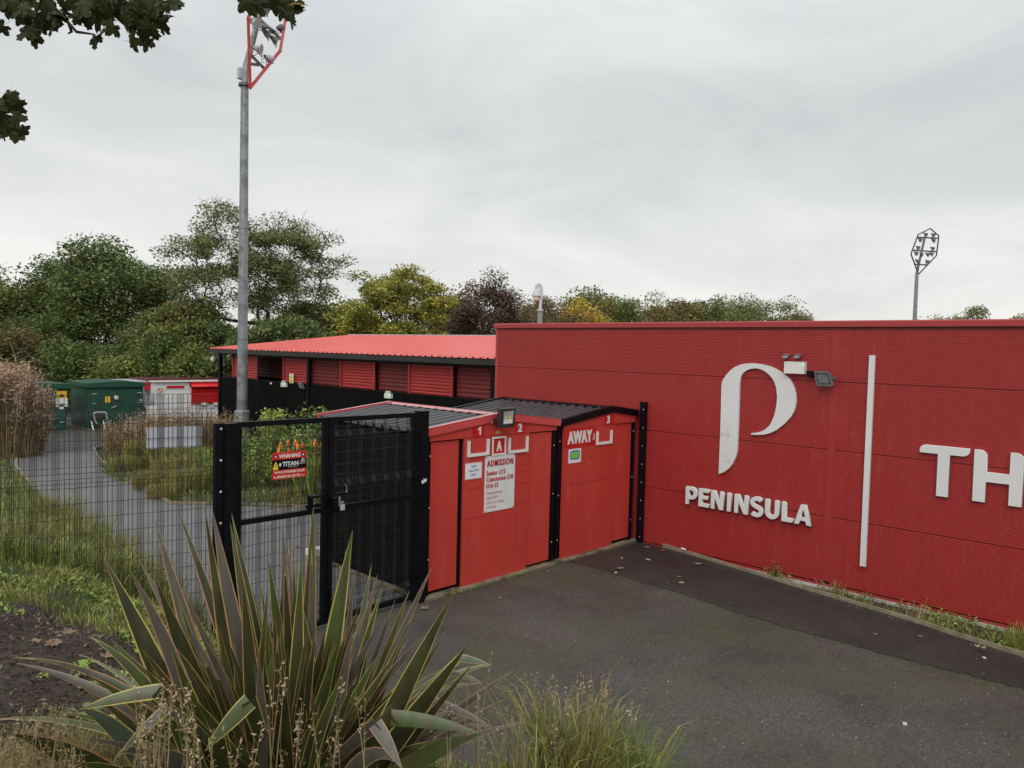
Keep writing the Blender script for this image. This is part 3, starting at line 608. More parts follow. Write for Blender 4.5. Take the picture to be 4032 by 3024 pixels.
# white U brackets
def ubracket(par, x0, x1, z0, z1, w=.042):
    mb = MB(); d = .025
    mb.box((x0, FY-d, z0), (x0+w, FY, z1)); mb.box((x1-w, FY-d, z0), (x1, FY, z1)); mb.box((x0+w, FY-d, z0), (x1-w, FY, z0+w)); obj('marker_bracket', mb, M['signwhite'], par)
ubracket(bA, 7.475, 7.908, 1.927, 2.163); ubracket(bA, 8.32, 8.762, 1.910, 2.150); ubracket(bB, 10.518, 10.966, 1.881, 2.117)
# slab edge under the booths
mb = MB(); mb.box((6.66, 7.955, -.02), (11.76, 8.06, .035)); mb.box((6.66, 8.06, -.02), (6.74, 10.75, .03))
obj('concrete_footing', mb, M['concrete'], kind='structure')
mb = MB(); mb.box((6.74, FY+.0, -.02), (11.78, 10.75, .032)); obj('booth_slab', mb, M['concrete'], kind='structure')
# ---- signs on the booths
def plate(name, label, cat, x0, x1, z0, z1, mat, y=FY, d=.006, group=None):
    t = thing(name, label, cat, ((x0+x1)/2, y, z0), group); mb = MB(); mb.box((x0, y-d, z0), (x1, y-.001, z1)); obj('panel', mb, mat, t); return t
X1 = Vector((1, 0, 0)); Z1 = Vector((0, 0, 1))
def tx(par, s, x, z, w, h, mat, y, off=.01, depth=.003, sp=1., bx=0.): return frame_text(s, (x, y, z), X1, Z1, w, h, mat, par, 'lettering', depth, off, spacing=sp, bx=bx)
# frame_text extrudes along xd x up = -Y for X1,Z1
for n_, x0, x1, z0, z1, tx0, tx1, lab in (('1', 7.57, 7.82, 2.207, 2.385, 7.66, 7.735, 'small red plate with white number 1 on the left gable of the double booth'), ('2', 8.464, 8.70, 2.205, 2.385, 8.522, 8.622, 'small red plate with white number 2 on the right gable of the double booth'), ('3', 10.73, 11.00, 2.215, 2.405, 10.80, 10.885, 'small red plate with white number 3 under the ridge of the black trimmed booth')):
    t = plate('number_sign', lab, 'sign', x0, x1, z0, z1, M['paint_sign'], FY-.005, .004, 'turnstile number signs'); 
    if n_ == '1':
        mb = MB(); zz0, zz1 = z0+.03, z1-.025; mb.prism([Vector((x_, FY-.0095, z_)) for x_, z_ in ((7.705, zz0), (7.735, zz0), (7.735, zz1), (7.712, zz1), (7.672, zz1-.03), (7.672, zz1-.055), (7.705, zz1-.045))], (0, -.002, 0)); obj('lettering', mb, M['signwhite'], t)
    else: tx(t, n_, tx0, z0+.025, tx1-tx0, z1-z0-.05, M['signwhite'], FY-.0092, .02, bx=.007)
t = plate('letter_sign', 'square red sign with white letter A in a white frame above the admission board', 'sign', 7.975, 8.255, 1.915, 2.180, M['paint_sign'], FY, .014)
mb = MB(); a0, a1, c0, c1, w = 7.965, 8.262, 1.905, 2.188, .028
mb.box((a0, FY-.022, c0), (a1, FY-.014, c0+w)); mb.box((a0, FY-.022, c1-w), (a1, FY-.014, c1)); mb.box((a0, FY-.022, c0+w), (a0+w, FY-.014, c1-w)); mb.box((a1-w, FY-.022, c0+w), (a1, FY-.014, c1-w)); obj('frame', mb, M['signwhite'], t)
tx(t, 'A', 8.058, 1.968, .118, .155, M['signwhite'], FY-.0142, .02, bx=.007)
t = plate('away_sign', 'bright red sign reading AWAY in tall white capitals on the black trimmed booth', 'sign', 9.655, 10.50, 1.888, 2.200, M['paint_sign'], FY, .006)
tx(t, 'AWAY', 9.735, 1.945, .66, .215, M['signwhite'], FY-.0062, .012, bx=.011, sp=1.06)
mb = MB(); mb.add([(10.40, FY-.0075, 1.975), (10.475, FY-.0075, 1.985), (10.475, FY-.0075, 2.09), (10.43, FY-.0075, 2.095), (10.42, FY-.0075, 2.03)], [(0, 1, 2, 3, 4)]); obj('torn_sticker', mb, M['tape'], t)
t = plate('admission_sign', 'tall white board listing ADMISSION prices in red on the double booth', 'sign', 7.838, 8.476, 1.062, 1.902, M['signwhite'], FY, .01)
ys_ = FY-.0102
def az(y): return 1.902-(y-540)/(945-540)*.84
tx(t, 'ADMISSION', 7.872, 1.745, .565, .098, M['txtred'], ys_, .018, bx=.0040, sp=1.28)
tx(t, 'Senior £15', 7.868, 1.612, .395, .074, M['txtred'], ys_, .012, bx=.0030, sp=1.2)
tx(t, 'Concession £10', 7.868, 1.518, .570, .074, M['txtred'], ys_, .012, bx=.0030, sp=1.2)
tx(t, 'U16 £5', 7.866, 1.424, .255, .070, M['txtred'], ys_, .012, bx=.0030, sp=1.2)
tx(t, 'Concessions:', 7.868, 1.330, .345, .046, M['txtthin'], ys_, .0)
tx(t, 'Aged 60+', 7.868, 1.250, .260, .052, M['txtthin'], ys_, .0)
tx(t, 'U16 5-15 Years', 7.868, 1.182, .380, .046, M['txtthin'], ys_, .0)
tx(t, 'U5 Free', 7.868, 1.114, .200, .046, M['txtthin'], ys_, .0)
bolts(t, [(7.855, ys_, 1.885), (8.458, ys_, 1.885), (7.855, ys_, 1.078), (8.458, ys_, 1.078)], (0, -1, 0), .009, M['dkgrey'], 'screw')
t = plate('paper_notice', 'small laminated paper reading TICKET COLLECTION POINT left of the admission board', 'notice', 7.448, 7.772, 1.602, 1.828, M['paper'], FY, .004)
mb = MB(); mb.box((7.438, FY-.0012, 1.590), (7.782, FY-.0006, 1.840)); obj('laminate', mb, M['tape'], t)
for s_, z_, w_ in (('TICKET', 1.768, .112), ('COLLECTION', 1.705, .205), ('POINT', 1.642, .105)): tx(t, s_, 7.61-w_/2, z_, w_, .032, M['txtteal'], FY-.0042, .006)
t = plate('ground_plan_notice', 'small white paper with a green pitch outlined in blue below the AWAY sign', 'notice', 9.778, 10.108, 1.622, 1.858, M['paper'], FY, .004)
mb = MB(); mb.box((9.815, FY-.0055, 1.69), (10.075, FY-.0042, 1.82)); mb.box((9.85, FY-.0056, 1.675), (10.04, FY-.0043, 1.835)); obj('stand_outline', mb, M['blue_p'], t)
mb = MB(); mb.box((9.84, FY-.007, 1.70), (10.05, FY-.0056, 1.808)); obj('pitch', mb, M['green_p'], t)
t = thing('maker_sticker', 'tiny oval brass coloured sticker below the floodlight on the double booth', 'sticker', (8.09, FY, 2.25)); mb = MB()
mb.prism([Vector((8.095+.058*math.cos(a*PI/8), FY-.006, 2.252+.030*math.sin(a*PI/8))) for a in range(16)], (0, .0015, 0)); obj('oval', mb, M['brass'], t)
# ---- LED floodlight on the double booth
lf = thing('booth_floodlight', 'black LED floodlight with two yellow chips on the gable of the double booth', 'light', (8.2, FY, 2.4))
def LP(x, y, yy): return PY(x, y, yy)
yy = FY-.20
fp = [LP(672, 207, yy+.10), LP(795, 196, yy-.02), LP(782, 337, yy+.02), LP(670, 342, yy+.12)]
A_, B_, C_, D_ = [Vector(p) for p in (fp[0], fp[1], fp[2], fp[3])]
A_ = LP(685, 203, yy); B_ = LP(795, 197, yy-.03); D_ = LP(668+14, 342, yy+.02); C_ = LP(783, 335, yy-.01)
nn = (B_-A_).cross(D_-A_).normalized()
if nn.y < 0: nn = -nn
mb = MB(); mb.prism([A_, B_, C_, D_], nn*.075); obj('housing', mb, M['dkgrey'], lf)
def bil(u, v, o=0): return (A_*(1-u)+B_*u)*(1-v)+(D_*(1-u)+C_*u)*v-nn*o
mb = MB(); mb.prism([bil(.20, .16, .001), bil(.88, .13, .001), bil(.84, .80, .001), bil(.20, .82, .001)], -nn*.003); obj('glass', mb, M['lens'], lf)
mb = MB(); mb.prism([bil(.26, .56, .0045), bil(.78, .56, .0045), bil(.84, .77, .0045), bil(.20, .79, .0045)], -nn*.002); obj('reflector', mb, M['reflector'], lf)
for u in (.36, .62):
    mb = MB(); mb.prism([bil(u-.05, .40, .005), bil(u+.05, .40, .005), bil(u+.05, .52, .005), bil(u-.05, .52, .005)], -nn*.002); obj('led_chip', mb, M['led'], lf)
mb = MB(); mb.beam(LP(622, 280, FY-.01), LP(680, 268, yy+.05), .03, .035); mb.beam(LP(740, 250, FY-.01), bil(.6, .5, -.06), .04, .05); obj('bracket', mb, M['dkgrey'], lf)
mb = MB(); mb.sphere(LP(618, 301, FY-.02), .017, 8, 6); obj('sensor', mb, M['whitebox'], lf)
mb = MB(); mb.tube([LP(620, 305, FY-.012), LP(645, 325, FY-.012), LP(672, 335, FY-.05)], .003, 5); obj('cable', mb, M['dkgrey'], lf)

# ================================================================ GATE
WP = (0, .0149, .030, .0448, .0595, .104, .147)      # spacing of the upright wires within one .19 m repeat
def wires(P0, u, s0, s1, zb, zt, hz, folds, r=.0031, phase=0., skip=None):
    P0 = Vector(P0); u = Vector(u).normalized(); n = Vector((u.y, -u.x, 0))
    mb = MB(); zs = [(zb, 0)]
    for f0, f1 in sorted(folds): zs += [(f0, 0), ((f0+f1)/2, .045), (f1, 0)]
    zs.append((zt, 0))
    def off(z):
        for (a, da), (b, db) in zip(zs[:-1], zs[1:]):
            if a <= z <= b: return da+(db-da)*(z-a)/(b-a)
        return 0
    k = math.floor(s0/.19)-1
    while k*.19 < s1:
        for w in WP:
            s = k*.19+w+phase
            if s0 < s < s1:
                zlow = zb(s) if callable(zb) else zb
                pts = [P0+u*s+n*d+Vector((0, 0, z)) for z, d in zs]
                mb.tube(pts, r, 4, cap=False)
        k += 1
    for z in hz:
        mb.tube([P0+u*s0+n*(off(z)+.006)+Vector((0, 0, z)), P0+u*s1+n*(off(z)+.006)+Vector((0, 0, z))], r*1.05, 4, cap=False)
    return mb
GYp = 8.05
def leaf(label, x0, x1, hinge):
    t = thing('mesh_gate_leaf', label, 'gate', ((x0+x1)/2, GYp, 0), 'two leaves of the black mesh gate')
    w = .062
    for a, b in ((x0, x0+w), (x1-w, x1)): mb = MB(); mb.box((a, GYp-.03, .06), (b, GYp+.03, 2.62)); obj('stile', mb, M['black'], t)
    for z in (2.56, 1.455, .06): mb = MB(); mb.box((x0+w, GYp-.03, z), (x1-w, GYp+.03, z+.06)); obj('rail', mb, M['black'], t)
    folds = [(2.33, 2.45), (1.69, 1.85), (.22, .34)]
    hz = [2.50, 2.445, 2.39, 2.335, 2.18, 2.03, 1.90, 1.845, 1.77, 1.695, 1.60, 1.36, 1.21, 1.06, .91, .76, .61, .46, .34, .28, .22, .15]
    obj('wire_mesh', wires((x0+w, GYp-.012, 0), (1, 0, 0), 0, x1-x0-2*w, .10, 2.58, hz, folds, r=.0031), M['wire'], t)
    return t
lA = leaf('left leaf of the black mesh gate, carrying the red warning sign', 3.95, 5.125, 0)
lB = leaf('right leaf of the black mesh gate, with padlock, before the dark booth side', 5.14, 6.50, 1)
mb = MB()   # lock guard and slide bolt
mb.box((4.845, GYp-.075, 1.47), (4.90, GYp-.03, 1.69)); mb.box((4.845, GYp-.11, 1.665), (5.07, GYp-.025, 1.695)); mb.box((4.81, GYp-.08, 1.545), (5.06, GYp-.05, 1.585)); obj('lock_guard', mb, M['black'], lA)
mb = MB(); mb.box((5.16, GYp-.10, 1.50), (5.235, GYp-.03, 1.63)); mb.box((5.205, GYp-.10, 1.665), (5.34, GYp-.06, 1.685)); mb.box((5.20, GYp-.085, 1.45), (5.36, GYp-.03, 1.462)); obj('lock_box', mb, M['black'], lB)
mb = MB(); mb.box((5.250, GYp-.085, 1.52), (5.275, GYp-.08, 1.64)); obj('hasp', mb, M['steel'], lB)
mb = MB(); mb.tube([(5.355, GYp-.08, 1.68), (5.37, GYp-.08, 1.70), (5.365, GYp-.08, 1.76), (5.34, GYp-.08, 1.78)], .006, 5); obj('chain', mb, M['steel'], lB)
mb = MB(); mb.tube([(5.17, GYp-.06, .02), (5.17, GYp-.06, .5)], .012, 6); mb.box((5.15, GYp-.07, .30), (5.19, GYp-.03, .34)); obj('drop_bolt', mb, M['black'], lB)
pk = thing('padlock', 'small silver padlock hanging from the hasp of the black mesh gate', 'padlock', (5.285, GYp-.1, 1.5))
mb = MB(); mb.box((5.262, GYp-.12, 1.470), (5.318, GYp-.095, 1.535)); obj('body', mb, M['bolt'], pk)
mb = MB(); mb.tube([(5.29+.019*math.cos(a*PI/6), GYp-.108, 1.548+.030*math.sin(a*PI/6)) for a in range(7)], .0045, 6); mb.tube([(5.309, GYp-.108, 1.53), (5.309, GYp-.108, 1.55)], .0045, 6); mb.tube([(5.271, GYp-.108, 1.53), (5.271, GYp-.108, 1.55)], .0045, 6); obj('shackle', mb, M['chrome'], pk)
gp = thing('gate_post', 'wide black gate post with a column of bolts between the mesh fence and the gate', 'post', (3.82, GYp, 0))
mb = MB(); mb.box((3.80, GYp-.07, -.1), (3.94, GYp+.07, 2.60)); obj('post', mb, M['black'], gp)
mb = MB(); mb.box((3.705, GYp-.045, -.1), (3.798, GYp+.02, 2.62)); obj('clamp_bar', mb, M['black'], gp)
mb = MB(); mb.box((3.795, GYp-.075, 2.60), (3.945, GYp+.075, 2.615)); obj('cap', mb, M['black'], gp)
bolts(gp, [(3.765, GYp-.047, 2.56-.346*i) for i in range(7)], (0, -1, 0), .015)
gp = thing('gate_post', 'black square gate post with a torn white sticker beside the double booth', 'post', (6.61, GYp, 0))
mb = MB(); mb.box((6.54, GYp-.07, -.05), (6.68, GYp+.07, 2.63)); obj('post', mb, M['black'], gp)
mb = MB(); mb.box((6.535, GYp-.075, 2.63), (6.685, GYp+.075, 2.645)); obj('cap', mb, M['gutter'], gp)
mb = MB(); mb.add([(6.572, GYp-.0715, 1.655), (6.60, GYp-.0715, 1.65), (6.628, GYp-.0715, 1.672), (6.655, GYp-.0715, 1.668), (6.660, GYp-.0715, 1.72), (6.630, GYp-.0715, 1.702), (6.608, GYp-.0715, 1.73), (6.598, GYp-.0715, 1.69), (6.570, GYp-.0715, 1.70)], [tuple(range(9))]); obj('sticker', mb, M['signwhite'], gp)
for z in (.35, 2.3): mb = MB(); mb.box((6.50, GYp-.05, z), (6.54, GYp-.01, z+.05)); obj('hinge', mb, M['black'], gp)
# ---- warning sign on the left leaf
def SG(x, y, yy=8.0): return ony(820+x*.5252, 1620+y*.5252, yy)
SY = GYp-.055
a = SG(478, 314, SY); b = SG(737, 293, SY); c = SG(481, 512, SY); d = SG(733, 487, SY)
sx0, sx1, sz0, sz1 = (a.x+c.x)/2, (b.x+d.x)/2, (c.z+d.z)/2, (a.z+b.z)/2
ws = thing('warning_sign', 'red and black WARNING security sign with white lettering hung on the gate mesh', 'sign', (sx0, SY, sz0))
sw, sh = sx1-sx0, sz1-sz0
mb = MB(); mb.box((sx0, SY, sz0), (sx1, SY+.004, sz1)); obj('panel', mb, M['titanred'], ws)
def rct(name, u0, v0, u1, v1, mat, o): mb = MB(); mb.box((sx0+u0*sw, SY-o, sz0+v0*sh), (sx0+u1*sw, SY-o+.0008, sz0+v1*sh)); return obj(name, mb, mat, ws)
rct('black_band', 0, .345, 1, .735, M['black'], .001)
rct('thin_line', 0, .160, 1, .172, M['standdark'], .001)
def st_(s, u, v, w, h, mat=M['signwhite'], off=.012): return frame_text(s, (sx0+u*sw, SY-.0012, sz0+v*sh), X1, Z1, w*sw, h*sh, mat, ws, 'lettering', .0012, off)
st_('WARNING', .19, .785, .63, .145, off=.03); st_('TITAN', .285, .47, .475, .17, off=.035)
st_('RISK MANAGEMENT', .46, .415, .29, .025, off=0.); st_('CCTV', .80, .50, .155, .075, off=.02)
st_('WWW.TITANRISK.CO.UK', .055, .205, .90, .095, off=.02); st_('03458 62 62 52', .135, .035, .68, .10, off=.02); st_('24hrs', .845, .04, .10, .04, off=.0)
def disc(name, u, v, ru, mat, o, n=14, sy=1.): mb = MB(); mb.prism([Vector((sx0+u*sw+ru*sw*math.cos(k*2*PI/n), SY-o, sz0+v*sh+sy*ru*sw*math.sin(k*2*PI/n))) for k in range(n)], (0, .0006, 0)); return obj(name, mb, mat, ws)
for u in (.095, .905):
    disc('emblem_disc', u, .865, .055, M['black'], .0014)
    disc('helmet', u, .86, .024, M['signwhite'], .0022, sy=1.35)
disc('helmet', .225, .54, .030, M['signwhite'], .0022, sy=1.7)
mb = MB(); mb.prism([Vector((sx0+sw*u, SY-.002, sz0+sh*v)) for u, v in ((.03, .50), (.165, .50), (.10, .68))], (0, .0006, 0)); obj('hazard_triangle', mb, M['yellow'], ws)
mb = MB(); mb.prism([Vector((sx0+sw*u, SY-.0026, sz0+sh*v)) for u, v in ((.08, .54), (.125, .57), (.09, .60))], (0, .0005, 0)); obj('hazard_mark', mb, M['black'], ws)
rct('hazard_panel', .02, .365, .165, .48, M['yellow'], .0018)
mb = MB()
for p, q in (((.83, .62), (.96, .62)), ((.96, .62), (.895, .72)), ((.895, .72), (.83, .62)), ((.87, .64), (.92, .68))): mb.beam((sx0+sw*p[0], SY-.0016, sz0+sh*p[1]), (sx0+sw*q[0], SY-.0016, sz0+sh*q[1]), .001, .006, (0, 0, 1))
obj('camera_triangle', mb, M['signwhite'], ws)
mb = MB(); mb.tube([(sx0+sw*.06, SY-.002, sz0+sh*.125), (sx0+sw*.07, SY-.002, sz0+sh*.06), (sx0+sw*.105, SY-.002, sz0+sh*.04)], .006, 5); obj('phone_mark', mb, M['signwhite'], ws)
# ---- mesh fence on the bank
UF = Vector((.9704, -.2414, 0)).normalized()
ff = thing('mesh_fence', 'black wire mesh fence panels on the grassy bank left of the gate', 'fence', (1.8, 8.5, .9))
hz = [2.944, 2.85, 2.78, 2.735, 2.69, 2.645, 2.48, 2.38, 2.215, 2.155, 2.105, 2.06, 2.01, 1.85, 1.70, 1.54, 1.38, 1.23, 1.077, .93, .78, .63]
obj('wire_mesh', wires((3.72, 8.06, 0), UF, -2.52, -.0, .52, 2.944, hz, [(2.645, 2.78), (2.01, 2.155)], phase=.0, r=.0031), M['wire'], ff)
obj('wire_mesh', wires((3.72, 8.06, 0), UF, -5.0, -2.54, .72, 2.944, hz[:-2], [(2.645, 2.78), (2.01, 2.155)], r=.0031), M['wire'], ff)
P = Vector((3.72, 8.06, 0))
for s in (-2.53, -5.02):
    q = P+UF*s; mb = MB(); mb.box((q.x-.03, q.y-.0, .3), (q.x+.03, q.y+.06, 2.96)); obj('post', mb, M['black'], ff)
gb = thing('grey_board', 'plain grey rectangular board fixed behind the mesh fence near the gate post', 'board', tuple(P+UF*-.4+Vector((0, 0, 2.37))))
q0 = P+UF*-.655+Vector((-.02, -.0, 2.370)); q1 = P+UF*-.13+Vector((0, 0, 2.370)); nb = Vector((-UF.y, UF.x, 0))*-1
mb = MB(); o_ = Vector((.24, .97, 0)).normalized()*.012
mb.prism([q0+o_, q1+o_, q1+o_+Vector((0, 0, .225)), q0+o_+Vector((0, 0, .225))], o_*.4); obj('board', mb, M['signgrey'], gb)

# ================================================================ STAND BEHIND
SX = 12.6
sd_ = thing('covered_stand', 'low covered stand with pale red roof, red shutters and black lower wall', 'building', (15.5, 19.5, 0))
def sb(name, a, b, mat): mb = MB(); mb.box(a, b); return obj(name, mb, mat, sd_)
sb('lower_wall', (SX, 11.95, -.2), (SX+.12, 26.97, 2.255), M['blackwall'])
sb('end_wall', (SX+.12, 26.85, -.2), (19.5, 26.97, 2.255), M['blackwall'])
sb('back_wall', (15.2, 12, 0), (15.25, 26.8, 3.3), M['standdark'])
sb('inner_floor', (SX+.12, 12, 2.0), (15.2, 26.8, 2.05), M['blackwall'])
for y in (12.72, 20.85, 26.90): sb('post', (SX-.05, y-.08, -.2), (SX+.06, y+.06, 3.13), M['black'])
sb('head_rail', (SX-.03, 11.95, 3.06), (SX+.10, 27.0, 3.15), M['black'])
sb('sill_rail', (SX-.012, 11.95, 2.245), (SX+.02, 26.97, 2.285), M['black'])
shut_cache = {}
def shutter(y0, y1, x, mat, frame=True, pitch=.08):
    mb = MB(); z0, z1 = 2.285, 3.06; n = int((z1-z0)/pitch); p = (z1-z0)/n; prof = []
    for i in range(n): prof += [(x, z0+i*p), (x-.018, z0+i*p+p*.30), (x-.018, z0+i*p+p*.62), (x, z0+i*p+p*.92)]
    prof.append((x, z1)); m = len(prof)
    mb.add([(a, y0, z) for a, z in prof]+[(a, y1, z) for a, z in prof], [(i, i+1, m+i+1, m+i) for i in range(m-1)])
    o = obj('shutter_panel' if frame else 'inner_panel', mb, mat, sd_)
    if frame:
        for yy in (y0, y1-.07):
            mb = MB(); mb.box((x-.045, yy, 2.285), (x-.028, yy+.07, 3.06)); obj('shutter_frame', mb, M['standred'], sd_)
for y0, y1 in ((14.15, 15.92), (17.40, 19.12), (20.93, 22.40), (24.10, 25.92)): shutter(y0, y1, SX+.02, M['standred'])
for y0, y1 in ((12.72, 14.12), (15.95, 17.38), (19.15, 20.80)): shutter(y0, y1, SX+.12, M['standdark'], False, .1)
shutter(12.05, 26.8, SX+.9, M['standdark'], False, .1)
# expanded metal mesh in the open bays
def bay_mesh(y0, y1):
    mb = MB(); x = SX-.0
    n = int((y1-y0)/.11)
    for i in range(n+1):
        y = y0+(y1-y0)*i/n; pts = [(x, y+(.014 if k % 2 else -.014), 2.285+k*.052) for k in range(16)]
        for a, b in zip(pts[:-1], pts[1:]): mb.add([(x, a[1]-.0025, a[2]), (x, a[1]+.0025, a[2]), (x, b[1]+.0025, b[2]), (x, b[1]-.0025, b[2])], [(0, 1, 2, 3)])
    obj('wire_mesh', mb, M['standred'], sd_)
for y0, y1 in ((12.8, 14.12), (15.95, 17.38), (19.15, 20.78)): bay_mesh(y0, y1)
# things glimpsed inside the end bay
mb = MB(); mb.beam((13.4, 12.9, 2.93), (13.4, 13.9, 2.93), .04, .03); mb.beam((13.4, 12.95, 2.80), (13.4, 12.95, 3.06), .04, .05); mb.beam((13.4, 13.75, 2.80), (13.4, 13.75, 3.06), .04, .05); obj('inner_rail', mb, M['signgrey'], sd_)
sb('gutter', (SX-.28, 11.95, 3.125), (SX-.13, 27.35, 3.255), M['gutter'])
sb('soffit', (SX-.13, 11.95, 3.12), (SX+.02, 27.3, 3.135), M['black'])
RX, RZ = 18.5, 3.94; EX, EZ = SX-.27, 3.275
mb = MB(); pitch = .25; n = int((27.35-11.95)/pitch); prof = []
for i in range(n): prof += [(i*pitch, 0), (i*pitch+pitch*.70, 0), (i*pitch+pitch*.80, .032), (i*pitch+pitch*.92, .032)]
prof.append((n*pitch, 0)); m = len(prof)
mb.add([(EX, 11.95+y, EZ+h) for y, h in prof]+[(RX, 11.95+y, RZ+h) for y, h in prof], [(i, i+1, m+i+1, m+i) for i in range(m-1)])
obj('roof_sheet', mb, M['roofred'], sd_)
mb = MB(); mb.prism([Vector((EX, 27.36, EZ-.16)), Vector((RX, 27.36, RZ-.16)), Vector((RX, 27.36, RZ+.01)), Vector((EX, 27.36, EZ+.01))], (0, .03, 0)); obj('verge_trim', mb, M['black'], sd_)
mb = MB(); mb.beam((RX, 11.95, RZ+.03), (RX, 27.4, RZ+.03), .25, .03); obj('ridge_cap', mb, M['signgrey'], sd_)
mb = MB(); mb.add([(RX, 11.95, RZ), (RX, 27.35, RZ), (RX+6, 27.35, RZ-.65), (RX+6, 11.95, RZ-.65)], [(0, 1, 2, 3)]); obj('roof_sheet', mb, M['roofred'], sd_)
sc = MB(); sc.box((0, 0, 0), (.015, .02, .02)); scm = sc.mesh('eave_fixing', M['dkgrey'])
for k in range(40): o = link('eave_fixing', scm, sd_); o.location = (SX-.24, 12.1+k*.375, 3.30)
def twin(label, y, z, s=1.):
    t = thing('emergency_light', label, 'light', (SX, y, z), 'twin emergency lights on the stand'); mb = MB(); mb.box((SX-.08*s, y-.14*s, z-.075*s), (SX, y+.14*s, z+.055*s)); obj('housing', mb, M['whitebox'], t)
    for dy in (-.04, .06): mb = MB(); mb.prism([Vector((SX-.08, y+dy-.03, z+.06)), Vector((SX-.08, y+dy+.03, z+.06)), Vector((SX-.08, y+dy+.035, z+.11)), Vector((SX-.08, y+dy-.025, z+.11))], (.06, 0, .01)); obj('spot_head', mb, M['whitebox'], t)
    mb = MB(); mb.box((SX-.086*s, y-.12*s, z+.0), (SX-.08*s, y-.06*s, z+.035)); obj('indicator', mb, M['greenled'], t)
twin('white emergency light box on the black stand wall, near the yellow warning sign', 22.27, 2.20)
twin('white emergency light on the black stand wall nearest the double booth roof', 16.73, 2.175)
t = thing('flood_lamp', 'small grey floodlight on the stand beside the black post', 'light', (SX, 21.15, 2.2)); mb = MB()
mb.prism([Vector((SX-.16, 21.25, 2.30)), Vector((SX-.16, 21.02, 2.27)), Vector((SX-.10, 21.00, 2.12)), Vector((SX-.10, 21.22, 2.14))], (.06, 0, .03)); hh = obj('housing', mb, M['grey'], t)
mb = MB(); mb.prism([Vector((SX-.165, 21.20, 2.27)), Vector((SX-.165, 21.05, 2.255)), Vector((SX-.115, 21.04, 2.145)), Vector((SX-.115, 21.19, 2.16))], (.003, 0, 0)); obj('lens', mb, M['lens'], t)
t = thing('hazard_notice', 'tall white notice with yellow triangle and yellow panel on a red stand shutter', 'sign', (SX, 21.8, 2.4)); mb = MB(); mb.box((SX-.05, 21.68, 2.27), (SX-.045, 21.93, 2.57)); obj('panel', mb, M['signwhite'], t)
mb = MB(); mb.prism([Vector((SX-.052, 21.91, 2.40)), Vector((SX-.052, 21.70, 2.40)), Vector((SX-.052, 21.805, 2.555))], (.001, 0, 0)); obj('hazard_triangle', mb, M['yellow'], t)
mb = MB(); mb.prism([Vector((SX-.054, 21.83, 2.42)), Vector((SX-.054, 21.78, 2.46)), Vector((SX-.054, 21.80, 2.51)), Vector((SX-.054, 21.82, 2.46))], (.001, 0, 0)); obj('hazard_bolt', mb, M['black'], t)
mb = MB(); mb.box((SX-.052, 21.69, 2.28), (SX-.05, 21.92, 2.385)); obj('yellow_panel', mb, M['yellow'], t)
mb = MB(); mb.box((SX-.053, 21.73, 2.345), (SX-.052, 21.88, 2.355)); mb.box((SX-.053, 21.73, 2.31), (SX-.052, 21.88, 2.32)); obj('print_line', mb, M['black'], t)
t = thing('bullet_camera', 'white bullet camera under the far eave of the stand', 'camera', (SX-.1, 26.2, 3.0)); c = onx(800+372*.27125, 1250+560*.27125, SX-.1); c2 = onx(800+405*.27125, 1250+530*.27125, SX-.05)
mb = MB(); mb.tube([c+(c-c2)*.35, c, c2], [.055, .05, .045], 10); obj('barrel', mb, M['whitebox'], t); mb = MB(); mb.tube([c2, c2+Vector((.05, 0, .12))], .03, 6); obj('mount', mb, M['whitebox'], t)
t = thing('dome_camera', 'white dome camera hanging from an arm at the far corner of the stand', 'camera', (SX, 27.4, 3.0))
def dcp(x, y): return ony(800+x*.27125, 1250+y*.27125, 27.25)
mb = MB(); mb.box(tuple(dcp(212, 590)), tuple(dcp(245, 535)+Vector((0, .05, 0)))); obj('base', mb, M['whitebox'], t)
mb = MB(); mb.tube([dcp(215, 555), dcp(165, 548), dcp(145, 552), dcp(143, 575)], .035, 8); obj('arm', mb, M['whitebox'], t)
c = dcp(144, 605); mb = MB(); mb.sphere(c, .095, 12, 8, zs=1.15); obj('dome', mb, M['whitebox'], t, smooth=True); mb = MB(); mb.sphere(c-Vector((0, 0, .07)), .07, 10, 6); obj('lens_ball', mb, M['lens'], t)
mb = MB(); mb.sphere(onx(800+985*.27125, 1250+958*.27125, SX-.06), .04, 8, 6); setp(obj('sensor', mb, M['whitebox']), 'tiny round white sensor high on the black stand wall left of the emergency light', 'sensor')

